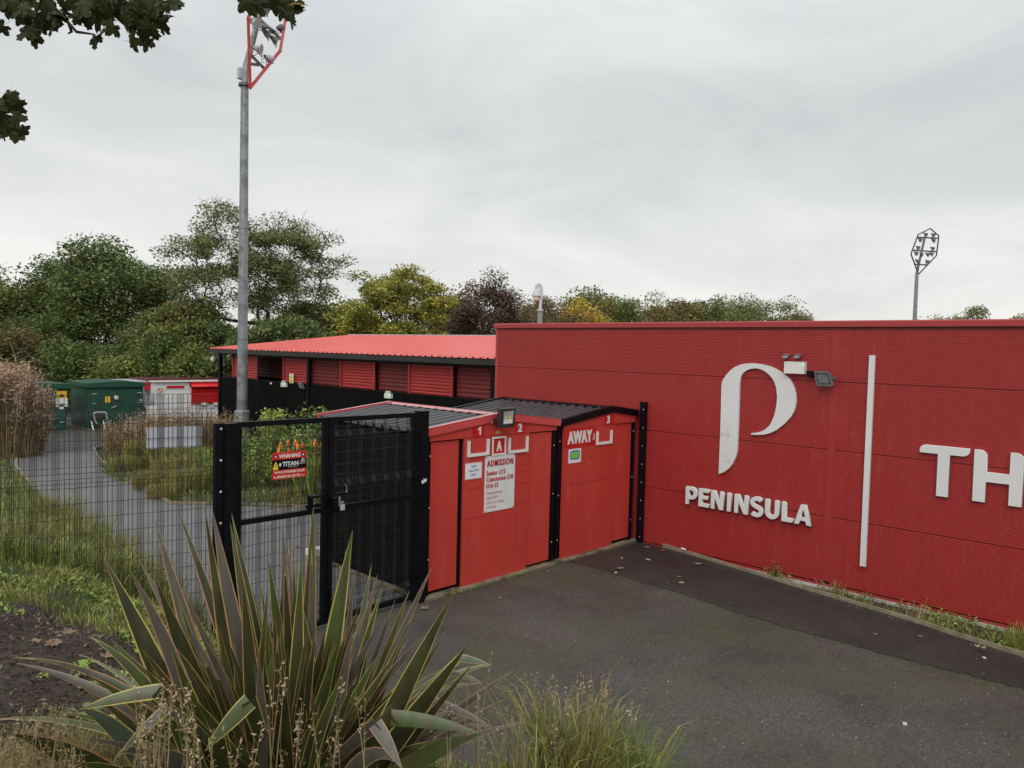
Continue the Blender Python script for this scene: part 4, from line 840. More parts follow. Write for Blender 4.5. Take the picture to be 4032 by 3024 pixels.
# ================================================================ GREEN CABINETS, KIOSK, CHAIR
def CB(x, y, yy): return ony(x*.40687, 1400+y*.40687, yy)
def cabinet(label, fy, x0, x1, zt, depth, zr=.22, doors=2):
    t = thing('equipment_cabinet', label, 'cabinet', ((x0+x1)/2, fy+depth/2, 0), 'green cabinets at the end of the path')
    mb = MB(); mb.box((x0, fy, .04), (x1, fy+depth, zt-.12)); obj('body', mb, M['green_cab'], t)
    xm = (x0+x1)/2; ov = .09; f = fy-ov; bk = fy+depth+ov
    mb = MB(); mb.prism([Vector((x0-ov, f, zt-.16)), Vector((x1+ov, f, zt-.16)), Vector((x1+ov, f, zt)), Vector((xm, f, zt+.08)), Vector((x0-ov, f, zt))], (0, bk-f, 0))
    obj('roof', mb, M['green_cab'], t)
    w = (x1-x0)/doors
    for i in range(doors):
        mb = MB(); mb.box((x0+.06+i*w, fy-.035, .12), (x0+w-.02+i*w-(0.04 if i == doors-1 else 0), fy-.002, zt-.26)); dr = obj('door', mb, M['green_cab'], t)
        for z in (.35, 1.0, zt-.42):
            hx = x0+.10+i*w if i == 0 else x0+w*(i+1)-.22
            mb = MB(); mb.box((hx-.02, fy-.055, z), (hx+.16, fy-.035, z+.03)); obj('hinge', mb, M['bolt'], dr)
    mb = MB(); mb.box((x0-.05, fy-.12, -.02), (x1+.05, fy+depth+.05, .045)); obj('plinth', mb, M['concrete'], t)
    return t
c0 = onz(350.8, 1693); fy1 = c0.y
x1 = CB(1385, 500, fy1).x; zt1 = CB(1385, 262, fy1).z
c1 = cabinet('green steel cabinet with double doors behind the chrome chair', fy1, c0.x, x1, zt1, 2.2)
mb = MB(); p = CB(1042, 424, fy1-.04); mb.box((p.x-.09, fy1-.045, p.z-.12), (p.x+.09, fy1-.037, p.z+.12)); obj('label_plate', mb, M['amber'], c1)
mb = MB(); p = CB(1126, 405, fy1-.05); mb.tube([(p.x, fy1-.03, p.z), (p.x, fy1-.10, p.z)], .085, 10); obj('lock_knob', mb, M['whitebox'], c1)
mb = MB(); p = CB(1104, 498, fy1-.05); mb.beam((p.x-.10, fy1-.06, p.z-.03), (p.x+.1, fy1-.06, p.z+.04), .03, .04); obj('handle', mb, M['bolt'], c1)
mb = MB(); p = CB(1362, 430, fy1-.04); mb.box((p.x-.07, fy1-.045, p.z-.03), (p.x+.07, fy1-.037, p.z+.03)); obj('tag', mb, M['signwhite'], c1)
c0 = onz(262, 1699); fy2 = c0.y
c2 = cabinet('green steel cabinet with amber and white labels behind the tan grass clump', fy2, c0.x-3.0, c0.x, CB(640, 275, fy2).z, 2.4)
mb = MB(); p = CB(597, 400, fy2-.04); mb.box((p.x-.17, fy2-.045, p.z-.20), (p.x+.17, fy2-.037, p.z+.22)); obj('label_plate', mb, M['amber'], c2)
mb = MB(); mb.prism([Vector((p.x-.10, fy2-.047, p.z)), Vector((p.x+.10, fy2-.047, p.z)), Vector((p.x, fy2-.047, p.z+.15))], (0, .001, 0)); obj('hazard_mark', mb, M['black'], c2)
mb = MB(); p = CB(597, 452, fy2-.04); mb.box((p.x-.20, fy2-.047, p.z-.17), (p.x+.20, fy2-.038, p.z+.15)); obj('label_plate', mb, M['signwhite'], c2)
mb = MB(); p = CB(597, 492, fy2-.04); mb.box((p.x-.08, fy2-.047, p.z-.1), (p.x+.08, fy2-.038, p.z+.1)); obj('label_plate', mb, M['signwhite'], c2)
# chrome chair tipped against the cabinet
ch = thing('chrome_chair', 'chrome framed stacking chair with dark seat leaning on the green cabinet doors', 'chair', (c0.x+1.7, fy1-.4, 0))
cy = fy1-.45
def CC(x, y, dy=0): return CB(x, y, cy+dy)
for nm, pts in (('frame', [CC(935, 663), CC(908, 585), CC(908, 556), CC(930, 550), CC(1015, 550), CC(1027, 562), CC(1050, 658)]), ('leg', [CC(880, 625, .15), CC(905, 722, 0)]), ('leg', [CC(993, 620, .1), CC(1020, 718, 0)])):
    mb = MB(); mb.tube(pts, .028, 6); obj(nm, mb, M['chrome'], ch)
mb = MB(); mb.prism([CC(918, 572), CC(1018, 568), CC(1022, 615), CC(925, 620)], (0, .04, 0)); obj('backrest', mb, M['bark'], ch)
mb = MB(); mb.prism([CC(876, 590, .12), CC(920, 588, .1), CC(935, 662, .05), CC(890, 655, .1)], (0, .05, .0)); obj('seat', mb, M['bark'], ch)
# burger kiosk
KY = 33.0
def KB(x, y): return CB(x, y, KY)
k = thing('burger_kiosk', 'white burger kiosk with red roller shutter behind the fence, partly hidden by the stand', 'kiosk', (13.5, KY+1, 0))
kx0 = KB(1497, 300).x; kz = KB(1497, 258).z; kxs = KB(1848, 300).x
mb = MB(); mb.box((kx0, KY, -.2), (kx0+6.5, KY+2.3, kz)); obj('body', mb, M['kiosk'], k)
mb = MB()
for i in range(9): mb.box((kx0, KY-.008, .05+i*.2), (kxs, KY, .05+i*.2+.012))
obj('cladding_groove', mb, M['signgrey'], k)
mb = MB(); mb.box((kx0-.1, KY-.1, kz), (kx0+6.5, KY+2.4, kz+.05)); obj('roof_trim', mb, M['whitebox'], k)
mb = MB(); mb.box((kx0-.15, KY+.4, kz+.05), (kx0+6.5, KY+2.5, kz+.11)); obj('roof', mb, M['kioskroof'], k)
zc = KB(1848, 300).z; zs_ = KB(1848, 472).z
mb = MB(); mb.prism([Vector((kxs-.05, KY-.25, zc)), Vector((kxs-.05, KY-.02, kz-.02)), Vector((kxs-.05, KY, zc))], (4.2, 0, 0)); mb.box((kxs-.05, KY-.12, zc), (kxs+4.2, KY, kz-.03)); obj('shutter_box', mb, M['kioskred'], k)
n = 9
for i in range(n):
    z = zs_+(zc-zs_)*i/n; mb = MB(); mb.prism([Vector((kxs, KY-.03, z)), Vector((kxs, KY-.075, z+.03)), Vector((kxs, KY-.075, z+(zc-zs_)/n-.03)), Vector((kxs, KY-.03, z+(zc-zs_)/n))], (4.0, 0, 0)); obj('shutter_slat', mb, M['kioskred'], k)
for x_ in (1965, 2085): p = KB(x_, 466); mb = MB(); mb.box((p.x-.12, KY-.14, p.z-.05), (p.x+.12, KY-.08, p.z+.06)); obj('shutter_lock', mb, M['whitebox'], k)
a = KB(1612, 316); b = KB(1782, 290); mb = MB(); mb.box((a.x, KY-.03, a.z), (b.x, KY-.01, b.z)); nm_ = obj('name_board', mb, M['kioskred'], k)
frame_text("BAB's BURGERS", (a.x+.10, KY-.031, a.z+.05), X1, Z1, b.x-a.x-.2, b.z-a.z-.10, M['signwhite'], nm_, 'lettering', .004, .01)
p = KB(1547, 346); mb = MB(); mb.box((p.x-.2, KY-.02, p.z-.18), (p.x+.2, KY-.01, p.z+.17)); sg = obj('small_notice', mb, M['signwhite'], k)
mb = MB(); mb.tube([(p.x+.10*math.cos(i*PI/6), KY-.026, p.z+.03+.10*math.sin(i*PI/6)) for i in range(13)], .012, 4); mb.beam((p.x-.07, KY-.026, p.z+.09), (p.x+.07, KY-.026, p.z-.03), .01, .02); obj('prohibition_ring', mb, M['kioskred'], sg)
tr = thing('grey_trailer', 'grey ribbed trailer end with a red lamp box squeezed between green cabinet and kiosk', 'trailer', (kx0-1, KY+.8, 0))
a = CB(1383, 250, KY+.6); b = CB(1488, 250, KY+.6)
mb = MB(); mb.box((a.x-.6, KY+.6, .0), (b.x-.02, KY+3, a.z)); obj('body', mb, M['signgrey'], tr)
mb = MB(); mb.box((b.x-.16, KY+.55, .0), (b.x, KY+.6, a.z)); obj('corner_post', mb, M['black'], tr)
for i in range(6): mb = MB(); x_ = a.x+.1+i*.17; mb.box((x_, KY+.57, .2), (x_+.04, KY+.6, a.z-.1)); obj('rib', mb, M['signgrey'], tr)
a = CB(1402, 335, KY+.5); b = CB(1438, 258, KY+.5); mb = MB(); mb.box((a.x, KY+.42, a.z), (b.x, KY+.6, b.z)); obj('lamp_box', mb, M['kioskred'], tr)
a = CB(1400, 515, KY-.6); b = CB(1500, 490, KY-.6); mb = MB(); mb.box((a.x, KY-.9, a.z-.5), (b.x, KY-.4, b.z)); setp(obj('white_tank', mb, M['whitebox']), 'low white container beside the left corner of the burger kiosk', 'container')

# ================================================================ FLOODLIGHT MASTS, CCTV POST
def lamp(par, c, aim, r, mat):
    aim = Vector(aim).normalized(); mb = MB()
    mb.tube([c-aim*r*1.5, c-aim*r*1.1, c-aim*r*.35, c+aim*r*.25, c+aim*r*.32], [r*.34, r*.5, r*.85, r, r*1.06], 14)
    l = obj('lamp', mb, mat, par, smooth=False); mb = MB(); mb.tube([c+aim*r*.30, c+aim*r*.345], [r*.93, r*.93], 14); obj('lens', mb, M['lens'], l)
    s = aim.cross(Vector((0, 0, 1))).normalized(); mb = MB()
    mb.tube([c+s*r*1.08, c+s*r*1.1-Vector((0, 0, r*1.2)), c-s*r*1.1-Vector((0, 0, r*1.2)), c-s*r*1.08], r*.10, 5); obj('yoke', mb, M['grey'], l)
    mb = MB(); mb.obox(c-aim*r*1.5, aim*r*.3, s*r*.28, Vector((0, 0, r*.3))); obj('gear_box', mb, M['grey'], l)
DN = 23.6
bx = 11.2; base = onx(953.2, 1608.6, bx)
m1 = thing('floodlight_mast', 'tall galvanised floodlight mast with a red angular frame, rising behind the gate', 'mast', (base.x, base.y, 0), 'stadium floodlight masts')
top = onx(964.3, 335, bx)
def mast_x(z): return base.x+(top.x-base.x)*(z-base.z)/(top.z-base.z)
PB = Vector((base.x, base.y, 0)); PT = Vector((base.x, top.y, top.z))
# true vertical pole: keep x,y of the base ray fit
PT = Vector((base.x, base.y, top.z))
mb = MB(); zz_ = [0, 1.55, 1.56, 3.6, 3.62, 7.0, 7.02, PT.z]; rr = [.165, .165, .16, .155, .148, .138, .132, .115]
mb.tube([PB+Vector((0, 0, z)) for z in zz_], rr, 20); obj('pole', mb, M['steel'], m1)
mb = MB()
for z, r in ((3.61, .157), (7.01, .141)): mb.tube([PB+Vector((0, 0, z-.012)), PB+Vector((0, 0, z+.012))], r, 20)
obj('joint_ring', mb, M['grey'], m1)
bz = onx(953, 1250+1345*.27125, bx).z
mb = MB(); mb.tube([PB, PB+Vector((0, 0, bz-.03)), PB+Vector((0, 0, bz))], [.235, .235, .20], 12); obj('base_sleeve', mb, M['steel'], m1)
mb = MB(); mb.tube([PT+Vector((0, 0, -.04)), PT+Vector((0, 0, .04))], .185, 16); obj('collar', mb, M['grey'], m1)
DT = (PT-Vector(CP)).dot(Vector(CF))
def MS(x, y, dd=0): return atd(850+x*.24113, y*.24113, DT+dd)
mb = MB(); mb.tube([PT, MS(478, 1150, 0), MS(490, 1100, .03), MS(650, 480, .15), MS(760, 60, .25), MS(850, -250, .35)], [.105, .10, .10, .085, .075, .065], 12); obj('arm', mb, M['steel'], m1)
mb = MB(); p = MS(400, 1200, -.05); mb.obox(p, (.075, 0, 0), (0, .075, 0), (0, 0, .16)); obj('control_box', mb, M['signgrey'], m1)
fr = [MS(562, 1430, -.15), MS(528, 302, -.55), MS(640, -10, -.5), MS(900, -700, 0.2), MS(1260, -420, .7), MS(1235, 0, .75), MS(1135, 330, .7), MS(1050, 830, .45)]
for a, b in zip(fr, fr[1:]+fr[:1]): mb = MB(); e_ = (b-a).normalized()*.03; mb.beam(a-e_, b+e_, .085, .085, (.3, .5, .1)); obj('frame_bar', mb, M['maroon'], m1)
for pts in ([(575, 900, 0), (790, 1120, .3)], [(540, 330, -.4), (700, 300, .1), (1090, 660, .6)], [(640, 60, 0), (1200, 120, .7)], [(480, 1030, 0), (700, 1060, .2)]):
    mb = MB(); mb.tube([MS(*p) for p in pts], .05, 8); obj('cross_arm', mb, M['steel'], m1)
for (x, y, dd, r, aim, mt) in ((665, 380, -.5, .135, (.25, -.9, -.25), 'reflector'), (850, 560, .1, .125, (.7, -.5, -.55), 'grey'), (985, 670, .35, .13, (.75, -.35, -.5), 'grey'), (1060, 460, .6, .12, (1, .5, .35), 'grey'),
                              (720, 800, -.2, .145, (.65, -.7, -.2), 'signgrey'), (880, 965, .25, .13, (1, .3, -.1), 'signgrey'), (830, 170, .1, .125, (.6, -.5, -.6), 'grey'), (1000, 110, .4, .12, (.5, -.6, -.4), 'grey'), (780, 440, -.1, .10, (-.5, .8, .1), 'grey'), (905, 500, .2, .09, (-.5, .8, .2), 'dkgrey')):
    lamp(m1, MS(x, y, dd), aim, r, M[mt])
mb = MB()
for pts in ([(560, 880, -.1), (600, 905, 0), (640, 905, -.1), (680, 870, -.2)], [(800, 960, .2), (750, 960, .2), (745, 1010, .2), (790, 1020, .25)]): mb.tube([MS(*p) for p in pts], .012, 5)
obj('cable', mb, M['dkgrey'], m1)
# far mast
DFm = 69.
def FS(x, y, dd=0): return atd(3500+x*.27125, 850+y*.27125, DFm+dd)
g = FS(360, 1700); m2 = thing('floodlight_mast', 'distant floodlight mast with slim maroon frame beyond the red wall, far right', 'mast', (g.x, g.y, 0), 'stadium floodlight masts')
t0 = FS(407, 835)
mb = MB(); mb.tube([(t0.x, t0.y, 0), (t0.x, t0.y, t0.z*.5), t0], [.24, .19, .15], 10); obj('pole', mb, M['steel'], m2)
mb = MB(); mb.tube([t0, FS(425, 740), FS(520, 318)], [.12, .11, .1], 8); obj('arm', mb, M['grey'], m2)
fr = [FS(*p) for p in ((600, 183, .3), (725, 288, .6), (690, 575, .6), (430, 848, 0), (320, 553, -.5), (425, 272, -.4))]
for a, b in zip(fr, fr[1:]+fr[:1]): mb = MB(); mb.beam(a, b, .085, .085, (.3, .5, .1)); obj('frame_bar', mb, M['maroonfar'], m2)
for a, b in (((425, 310), (712, 325)), ((350, 500), (685, 520)), ((385, 703), (545, 712))): mb = MB(); mb.tube([FS(*a), FS(*b)], .07, 6); obj('cross_arm', mb, M['grey'], m2)
for x, y in ((540, 272), (650, 278), (460, 348), (655, 360), (428, 462), (640, 475), (400, 545), (487, 562), (570, 562), (630, 558), (420, 658), (560, 665)):
    lamp(m2, FS(x, y, -.2), (rnd.uniform(-.8, .2), -.7, -.5), .17, M['grey'])
DC = 34.
def CS(x, y): return atd(1700+x*.7233, 1000+y*.7233, DC)
c_ = thing('camera_post', 'white swan-neck camera post with hanging dome rising above the roof line', 'post', (CS(590, 380).x, CS(590, 380).y, 0)); a = CS(590, 306)
mb = MB(); mb.tube([(a.x, a.y, 0), a], .125, 10); obj('lower_pole', mb, M['steel'], c_)
mb = MB(); mb.tube([a-Vector((0, 0, .03)), a+Vector((0, 0, .03))], .16, 10); obj('collar', mb, M['signgrey'], c_)
mb = MB(); mb.tube([a, CS(594, 240), CS(596, 200), CS(595, 182), CS(589, 168), CS(581, 165), CS(573, 172), CS(570, 195)], .075, 10); obj('swan_neck', mb, M['signgrey'], c_)
p = CS(569, 220); mb = MB(); mb.tube([p+Vector((0, 0, .24)), p+Vector((0, 0, .12)), p+Vector((0, 0, -.02)), p-Vector((0, 0, .08))], [.06, .15, .22, .23], 14); obj('dome_hood', mb, M['signgrey'], c_)
mb = MB(); mb.sphere(p-Vector((0, 0, .15)), .16, 12, 8); obj('dome', mb, M['whitebox'], c_)

# ================================================================ VEGETATION HELPERS
def leafquads(C, size, rng, flat=.0, asp=.5):
    n = len(C); N = rng.normal(size=(n, 3)); N[:, 2] = N[:, 2]*(1-flat)+flat*2.0*np.sign(N[:, 2]+.01); N /= np.linalg.norm(N, axis=1)[:, None]
    T = rng.normal(size=(n, 3)); T -= (T*N).sum(1)[:, None]*N; T /= np.linalg.norm(T, axis=1)[:, None]; B = np.cross(N, T)
    s = (size*rng.uniform(.6, 1.3, n))[:, None]
    V = np.stack([C-T*s, C+B*s*asp-N*s*.12, C+T*s, C-B*s*asp-N*s*.12], 1).reshape(-1, 3)
    return V, np.arange(n*4).reshape(n, 4)
def leafobj(name, C, size, mats, parent, rng, flat=0., mix=None, asp=.5, **k):
    V, Q = leafquads(C, size, rng, flat, asp); mi = None
    if isinstance(mats, (list, tuple)) and len(mats) > 1:
        pr = mix or [1/len(mats)]*len(mats); cell = np.floor(C*1.3/ (1)).astype(int)
        hsh = (np.abs((cell[:, 0]*73856093) ^ (cell[:, 1]*19349663) ^ (cell[:, 2]*83492791)) % 1000)/1000.
        hsh = np.where(rng.random(len(C)) < .45, rng.random(len(C)), hsh); mi = np.searchsorted(np.cumsum(pr), hsh).clip(0, len(mats)-1)
    me = npmesh(name, V, Q, mats, mi)
    return setp(link(name, me, parent), **k)
def tree(name, label, u, vtop, wpx, D, mats, n=9000, clumps=70, z0=.25, lsz=.13, cr=.9, airy=False, seed=1, group='trees beyond the stadium', cat='tree', mix=None, bark=None, rise=.5, shape='round', trunk=True, px=None, flat=.35, dz=0., limb=1.):
    rng = np.random.default_rng(seed); rr_ = random.Random(seed)
    vh = 1301.3+.0242*(u+1098)
    if px is None: P = atd(u, vtop, D)
    else: P = px
    Hh = P.z-dz; R = wpx/2/FL*D; bx_, by_ = P.x, P.y
    t = thing(name, label, cat, (bx_, by_, dz), group)
    zc = Hh*(z0+1)/2; rz_ = Hh*(1-z0)/2
    cs = []
    while len(cs) < clumps:
        d = rng.normal(size=3); d /= np.linalg.norm(d)
        if d[2] < -.75: continue
        rad = rng.uniform(.35, 1)**.45
        lump = .86+.18*math.sin(d[0]*5+seed)+.10*math.sin(d[1]*7+d[2]*5+seed*2)
        c = d*rad*min(lump, 1.06)
        if shape == 'cone': w = max(.08, 1-(c[2]+1)/2*.95); c[0] = d[0]*w*rad; c[1] = d[1]*w*rad
        if shape == 'umbrella' : c[2] = c[2]*.75+.22*(1-c[0]**2-c[1]**2)
        cs.append((bx_+c[0]*(R-cr*.45), by_+c[1]*(R-cr*.45)*.85, dz+zc+c[2]*(rz_-cr*.35)))
    cs = np.array(cs)
    if trunk:
        mb = MB(); tb = Vector((bx_, by_, dz-.1)); lean = Vector((rr_.uniform(-.3, .3), rr_.uniform(-.3, .3), 0)); fork = Vector((bx_, by_, dz+Hh*max(.16, z0*.75)))+lean*.3
        r0 = max(.08, Hh*.020); mb.tube([tb, (tb+fork)/2+lean*.15, fork], [r0*1.25, r0, r0*.9], 8)
        nodes = [(fork, r0*.8*limb)]
        order = sorted(range(len(cs)), key=lambda i: (Vector(cs[i])-fork).length)
        for i in order:
            c = Vector(cs[i]); best = min(nodes, key=lambda q: (q[0]-c).length+ (0.35*(q[0]-fork).length) + (2.5 if q[0].z > c.z+.3 else 0))
            a, ra = best; r1 = max(.022*limb, ra*(.66 if limb == 1 else .74)); d = c-a; L_ = d.length
            if L_ < .05: continue
            mid1 = a+d*.35+Vector((rr_.uniform(-1, 1), rr_.uniform(-1, 1), rr_.uniform(-.3, .9)))*L_*.10; mid2 = a+d*.7+Vector((rr_.uniform(-1, 1), rr_.uniform(-1, 1), rr_.uniform(-.2, .9)))*L_*.08
            mb.tube([a, mid1, mid2, c], [r1, r1*.82, r1*.66, r1*.4], 5, cap=False)
            nodes += [(mid1, r1*.85), (mid2, r1*.68), (c, r1*.5)]
        # fine twigs
        for i in range(len(cs)):
            c = Vector(cs[i])
            for _ in range(5 if airy else 3):
                q = Vector((rr_.gauss(0, 1), rr_.gauss(0, 1), rr_.gauss(.3, .7))).normalized()*cr*rr_.uniform(.6, 1.25)
                mb.tube([c, c+q*.5+Vector((0, 0, .05)), c+q], [.016, .011, .006], 3, cap=False)
        obj('trunk', mb, bark or M['bark'], t)
    n = int(n*2.1); lsz = lsz*.84
    per = np.maximum(4, (n/clumps*rng.uniform(.55, 1.5, clumps)).astype(int)); ctr = np.repeat(cs, per, 0)
    g = rng.normal(size=(len(ctr), 3)); g /= np.linalg.norm(g, axis=1)[:, None]; g *= (rng.random(len(ctr))**.40)[:, None]
    sc_ = np.repeat(rng.uniform(.65, 1.25, clumps), per)[:, None]
    C = ctr+g*sc_*cr*np.array([1.15, 1.15, .50 if airy else .8])
    C[:, 2] = np.maximum(C[:, 2], dz+.1)
    leafobj('crown', C, lsz, mats, t, rng, flat, mix)
    return t
def blades(name, pts, h, w, mats, rng, lean=.35, parent=None, curve=.5, heads=None, mi=None, dirs=None, **k):
    n = len(pts); h = np.broadcast_to(h, (n,))*rng.uniform(.6, 1.25, n); a = rng.uniform(0, 2*PI, n); f = rng.uniform(0, 2*PI, n)
    D = np.stack([np.cos(f), np.sin(f), np.zeros(n)], 1)*(np.abs(rng.normal(0, lean, n))*h)[:, None]
    if dirs is not None: D = D+dirs*h[:, None]
    Wd = np.stack([np.cos(a), np.sin(a), np.zeros(n)], 1)*w*rng.uniform(.6, 1.3, n)[:, None]/2
    def at(t, dz): q = pts+D*(t**2*(1-curve)+t*curve)[..., None] if False else pts+D*((1-curve)*t+curve*t*t); q = q.copy(); q[:, 2] += h*dz; return q
    p0 = at(0, 0); p1 = at(.4, .45); p2 = at(.75, .80); p3 = at(1., 1.-min(.3, lean*.35))
    V = np.stack([p0-Wd*.7, p0+Wd*.7, p1-Wd, p1+Wd, p2-Wd*.75, p2+Wd*.75, p3-Wd*.12, p3+Wd*.12], 1).reshape(-1, 3)
    b = (np.arange(n)*8)[:, None]; Q = np.stack([b+[0, 1, 3, 2], b+[2, 3, 5, 4], b+[4, 5, 7, 6]], 1).reshape(-1, 4)
    if isinstance(mats, (list, tuple)) and len(mats) > 1:
        m_ = rng.integers(0, len(mats), n) if mi is None else mi; m_ = np.repeat(m_, 3)
    else: m_ = None
    return setp(link(name, npmesh(name, V, Q, mats, m_), parent), **k), p3

# ================================================================ TREES BEYOND
D1 = [M['f_dark'], M['f_mid'], M['f_blue']]
tree('broadleaf_tree', 'very large dark green tree rising above the right green cabinet', 430, 905, 600, 44, D1, 15000, 95, .12, .135, 1.25, seed=3, mix=[.6, .15, .25])
tree('broadleaf_tree', 'dark green tree at the left edge of the photo with a lower rounded top', 60, 1045, 470, 45, D1, 10000, 70, .10, .135, 1.15, seed=4, mix=[.55, .3, .15])
tree('broadleaf_tree', 'dark tree with loose top between the left edge tree and the tallest dark tree', 230, 985, 330, 46, D1, 7000, 50, .2, .13, 1.0, seed=5, mix=[.8, .1, .1])
tree('locust_tree', 'tallest wide spreading airy tree with layered blue-green foliage behind the floodlight mast', 1010, 785, 770, 42, [M['f_grey'], M['f_blue'], M['f_mid']], 19000, 175, .27, .10, .88, airy=True, seed=11, mix=[.5, .3, .2], flat=.6, limb=1.9)
tree('locust_tree', 'rounded yellow-green tree above the middle of the pale red stand roof', 1545, 1015, 560, 41, [M['f_yel'], M['f_mid']], 14000, 120, .12, .115, .75, airy=True, seed=12, mix=[.52, .48], flat=.5, limb=1.7)
tree('broadleaf_tree', 'mid green lower tree filling the gap left of the floodlight mast base', 720, 1130, 380, 39, [M['f_mid'], M['f_blue'], M['f_brown']], 8000, 55, .1, .12, .9, seed=6, mix=[.45, .4, .15])
tree('broadleaf_tree', 'blue-green low spreading tree just behind the far eave of the stand', 1130, 1180, 480, 37, [M['f_blue'], M['f_dark']], 9000, 60, .1, .12, .9, seed=7, airy=True)
tree('broadleaf_tree', 'olive lower tree between the airy tree and the yellow-green tree', 1380, 1170, 340, 43, [M['f_mid'], M['f_olive'], M['f_yel']], 6000, 45, .1, .12, .9, seed=8)
tree('copper_tree', 'dark purple leaved tree with spiky thin top left of the camera post', 1925, 1060, 400, 46, [M['f_purp'], M['f_brown']], 9500, 80, .12, .105, .85, seed=9, mix=[.85, .15])
tree('copper_tree', 'low russet purple tree just right of the camera post', 2185, 1165, 380, 52, [M['f_brown'], M['f_purp'], M['f_olive']], 6500, 50, .15, .12, .9, seed=10)
tree('bare_tree', 'thin nearly leafless tree between the yellow-green and the purple trees', 1735, 1150, 150, 56, [M['f_brown']], 500, 60, .2, .08, .9, seed=14)
tree('broadleaf_tree', 'distant olive green domed tree behind the golden tree', 2340, 1110, 360, 75, [M['f_olive'], M['f_dark']], 5500, 50, .2, .2, 1.5, seed=15)
tree('broadleaf_tree', 'golden yellow autumn tree just above the coping of the red wall', 2300, 1160, 290, 60, [M['f_gold'], M['f_mid']], 4800, 40, .2, .14, 1.0, seed=16, mix=[.75, .25])
tree('conifer_tree', 'small conical fresh dark green tree right of the golden tree', 2470, 1130, 260, 58, [M['f_mid'], M['f_dark']], 6000, 55, .02, .12, .9, seed=17, shape='cone', mix=[.4, .6])
tree('broadleaf_tree', 'bushy olive brown tree in the middle of the row above the red wall', 2650, 1122, 330, 62, [M['f_olive'], M['f_brown']], 6000, 50, .1, .15, 1.1, seed=18)
tree('broadleaf_tree', 'sparse grey-green tree with gaps above the red wall, left of the emergency light', 2800, 1145, 280, 66, [M['f_grey'], M['f_dark']], 3200, 36, .1, .15, 1.1, seed=19)
tree('broadleaf_tree', 'grey-green tree with spiky tops above the wall, over the emergency light', 2960, 1140, 300, 64, [M['f_grey'], M['f_mid']], 5200, 44, .1, .14, 1.0, seed=20)
tree('broadleaf_tree', 'low dark tree tapering down to the right at the end of the tree row', 3090, 1190, 250, 66, [M['f_grey'], M['f_olive']], 3600, 34, .1, .14, 1.0, seed=21)
tree('broadleaf_tree', 'small olive tree sticking up behind the red wall right of the distant mast', 3820, 1190, 290, 70, [M['f_olive'], M['f_grey']], 4500, 40, .2, .14, 1.0, seed=22)
tree('broadleaf_tree', 'thin spiky grey-green tree between the two at the far right', 3925, 1212, 120, 72, [M['f_grey']], 1200, 14, .2, .13, .9, seed=23)
tree('broadleaf_tree', 'grey-green tree top cut off by the right edge of the photo', 4020, 1200, 130, 70, [M['f_grey'], M['f_olive']], 1800, 18, .2, .13, .9, seed=24)
tree('broadleaf_tree', 'very low tree top at the foot of the distant mast', 3640, 1250, 220, 74, [M['f_olive'], M['f_brown']], 1300, 16, .2, .14, .9, seed=25)
for i, (u, v, w, D, m_, lb) in enumerate([(2080, 1170, 300, 57, 'f_brown', 'low russet shrubbery behind the camera post'), (2420, 1180, 280, 63, 'f_olive', 'low olive foliage between the golden and the conical tree'), (2560, 1165, 300, 66, 'f_olive', 'low olive foliage right of the conical tree'), (2740, 1165, 300, 70, 'f_dark', 'low dark foliage behind the bushy olive brown tree'), (2880, 1165, 320, 70, 'f_grey', 'low grey-green foliage filling the gap above the wall'), (3130, 1205, 220, 70, 'f_olive', 'last low foliage where the tree row sinks behind the wall'), (1790, 1150, 260, 50, 'f_olive', 'low olive foliage left of the purple tree'), (1290, 1170, 400, 45, 'f_mid', 'low green foliage behind the stand roof ridge'), (3730, 1225, 260, 72, 'f_olive', 'low olive foliage right of the distant mast')]):
    tree('background_shrubbery', lb, u, v, w, D, [M[m_], M['f_olive']], 3600, 40, .42, .13, 1.0, seed=340+i, group='low foliage behind the buildings', cat='shrubbery', mix=[.7, .3])
# undergrowth behind the cabinets
bushes = [(-60, 1260, 300, 36, 'f_olive', 'brownish scrubby bush at the left edge under the dark trees'), (130, 1290, 300, 37, 'f_brown', 'twiggy brown bush with bare pale branches left of the cabinets'), (330, 1330, 300, 36.5, 'f_dark', 'dark bush between the two green cabinets'),
          (480, 1370, 260, 35.5, 'f_mid', 'light green low bush directly behind the double door cabinet'), (640, 1300, 320, 37, 'f_dark', 'dark dense bush behind the white kiosk'), (760, 1360, 260, 36, 'f_mid', 'mid green low bush behind the red kiosk shutter'), (560, 1200, 360, 40, 'f_dark', 'tall dark bush behind the kiosk and cabinet'), (880, 1240, 300, 38.5, 'f_blue', 'blue-green bush left of the stand corner'), (200, 1180, 400, 41, 'f_dark', 'tall dark bush below the largest dark tree')]
for i, (u, v, w, D, m_, lb) in enumerate(bushes):
    tree('bush', lb, u, v, w, D, [M[m_], M['f_dark']], 6500, 42, -.1, .11, .8, seed=40+i, group='undergrowth behind the cabinets', cat='bush', mix=[.7, .3])
mb = MB()
for a, b in (((95, 1520), (70, 1450)), ((70, 1450), (60, 1440)), ((60, 1400), (125, 1355)), ((75, 1385), (60, 1350)), ((65, 1425), (130, 1385)), ((40, 1350), (60, 1400)), ((75, 1420), (60, 1400)), ((110, 1400), (200, 1440))):
    mb.tube([atd(a[0], a[1], 33.5), atd((a[0]+b[0])/2, (a[1]+b[1])/2+4, 33.4), atd(b[0], b[1], 33.3)], [.028, .022, .012], 5)
mb.tube([atd(95, 1520, 33.5), (atd(95, 1560, 33.5).x, atd(95, 1560, 33.5).y, 0)], .03, 5)
setp(obj('dead_branches', mb, M['barkpale']), 'bare pale dead branches standing in front of the dark undergrowth at far left', 'branches')
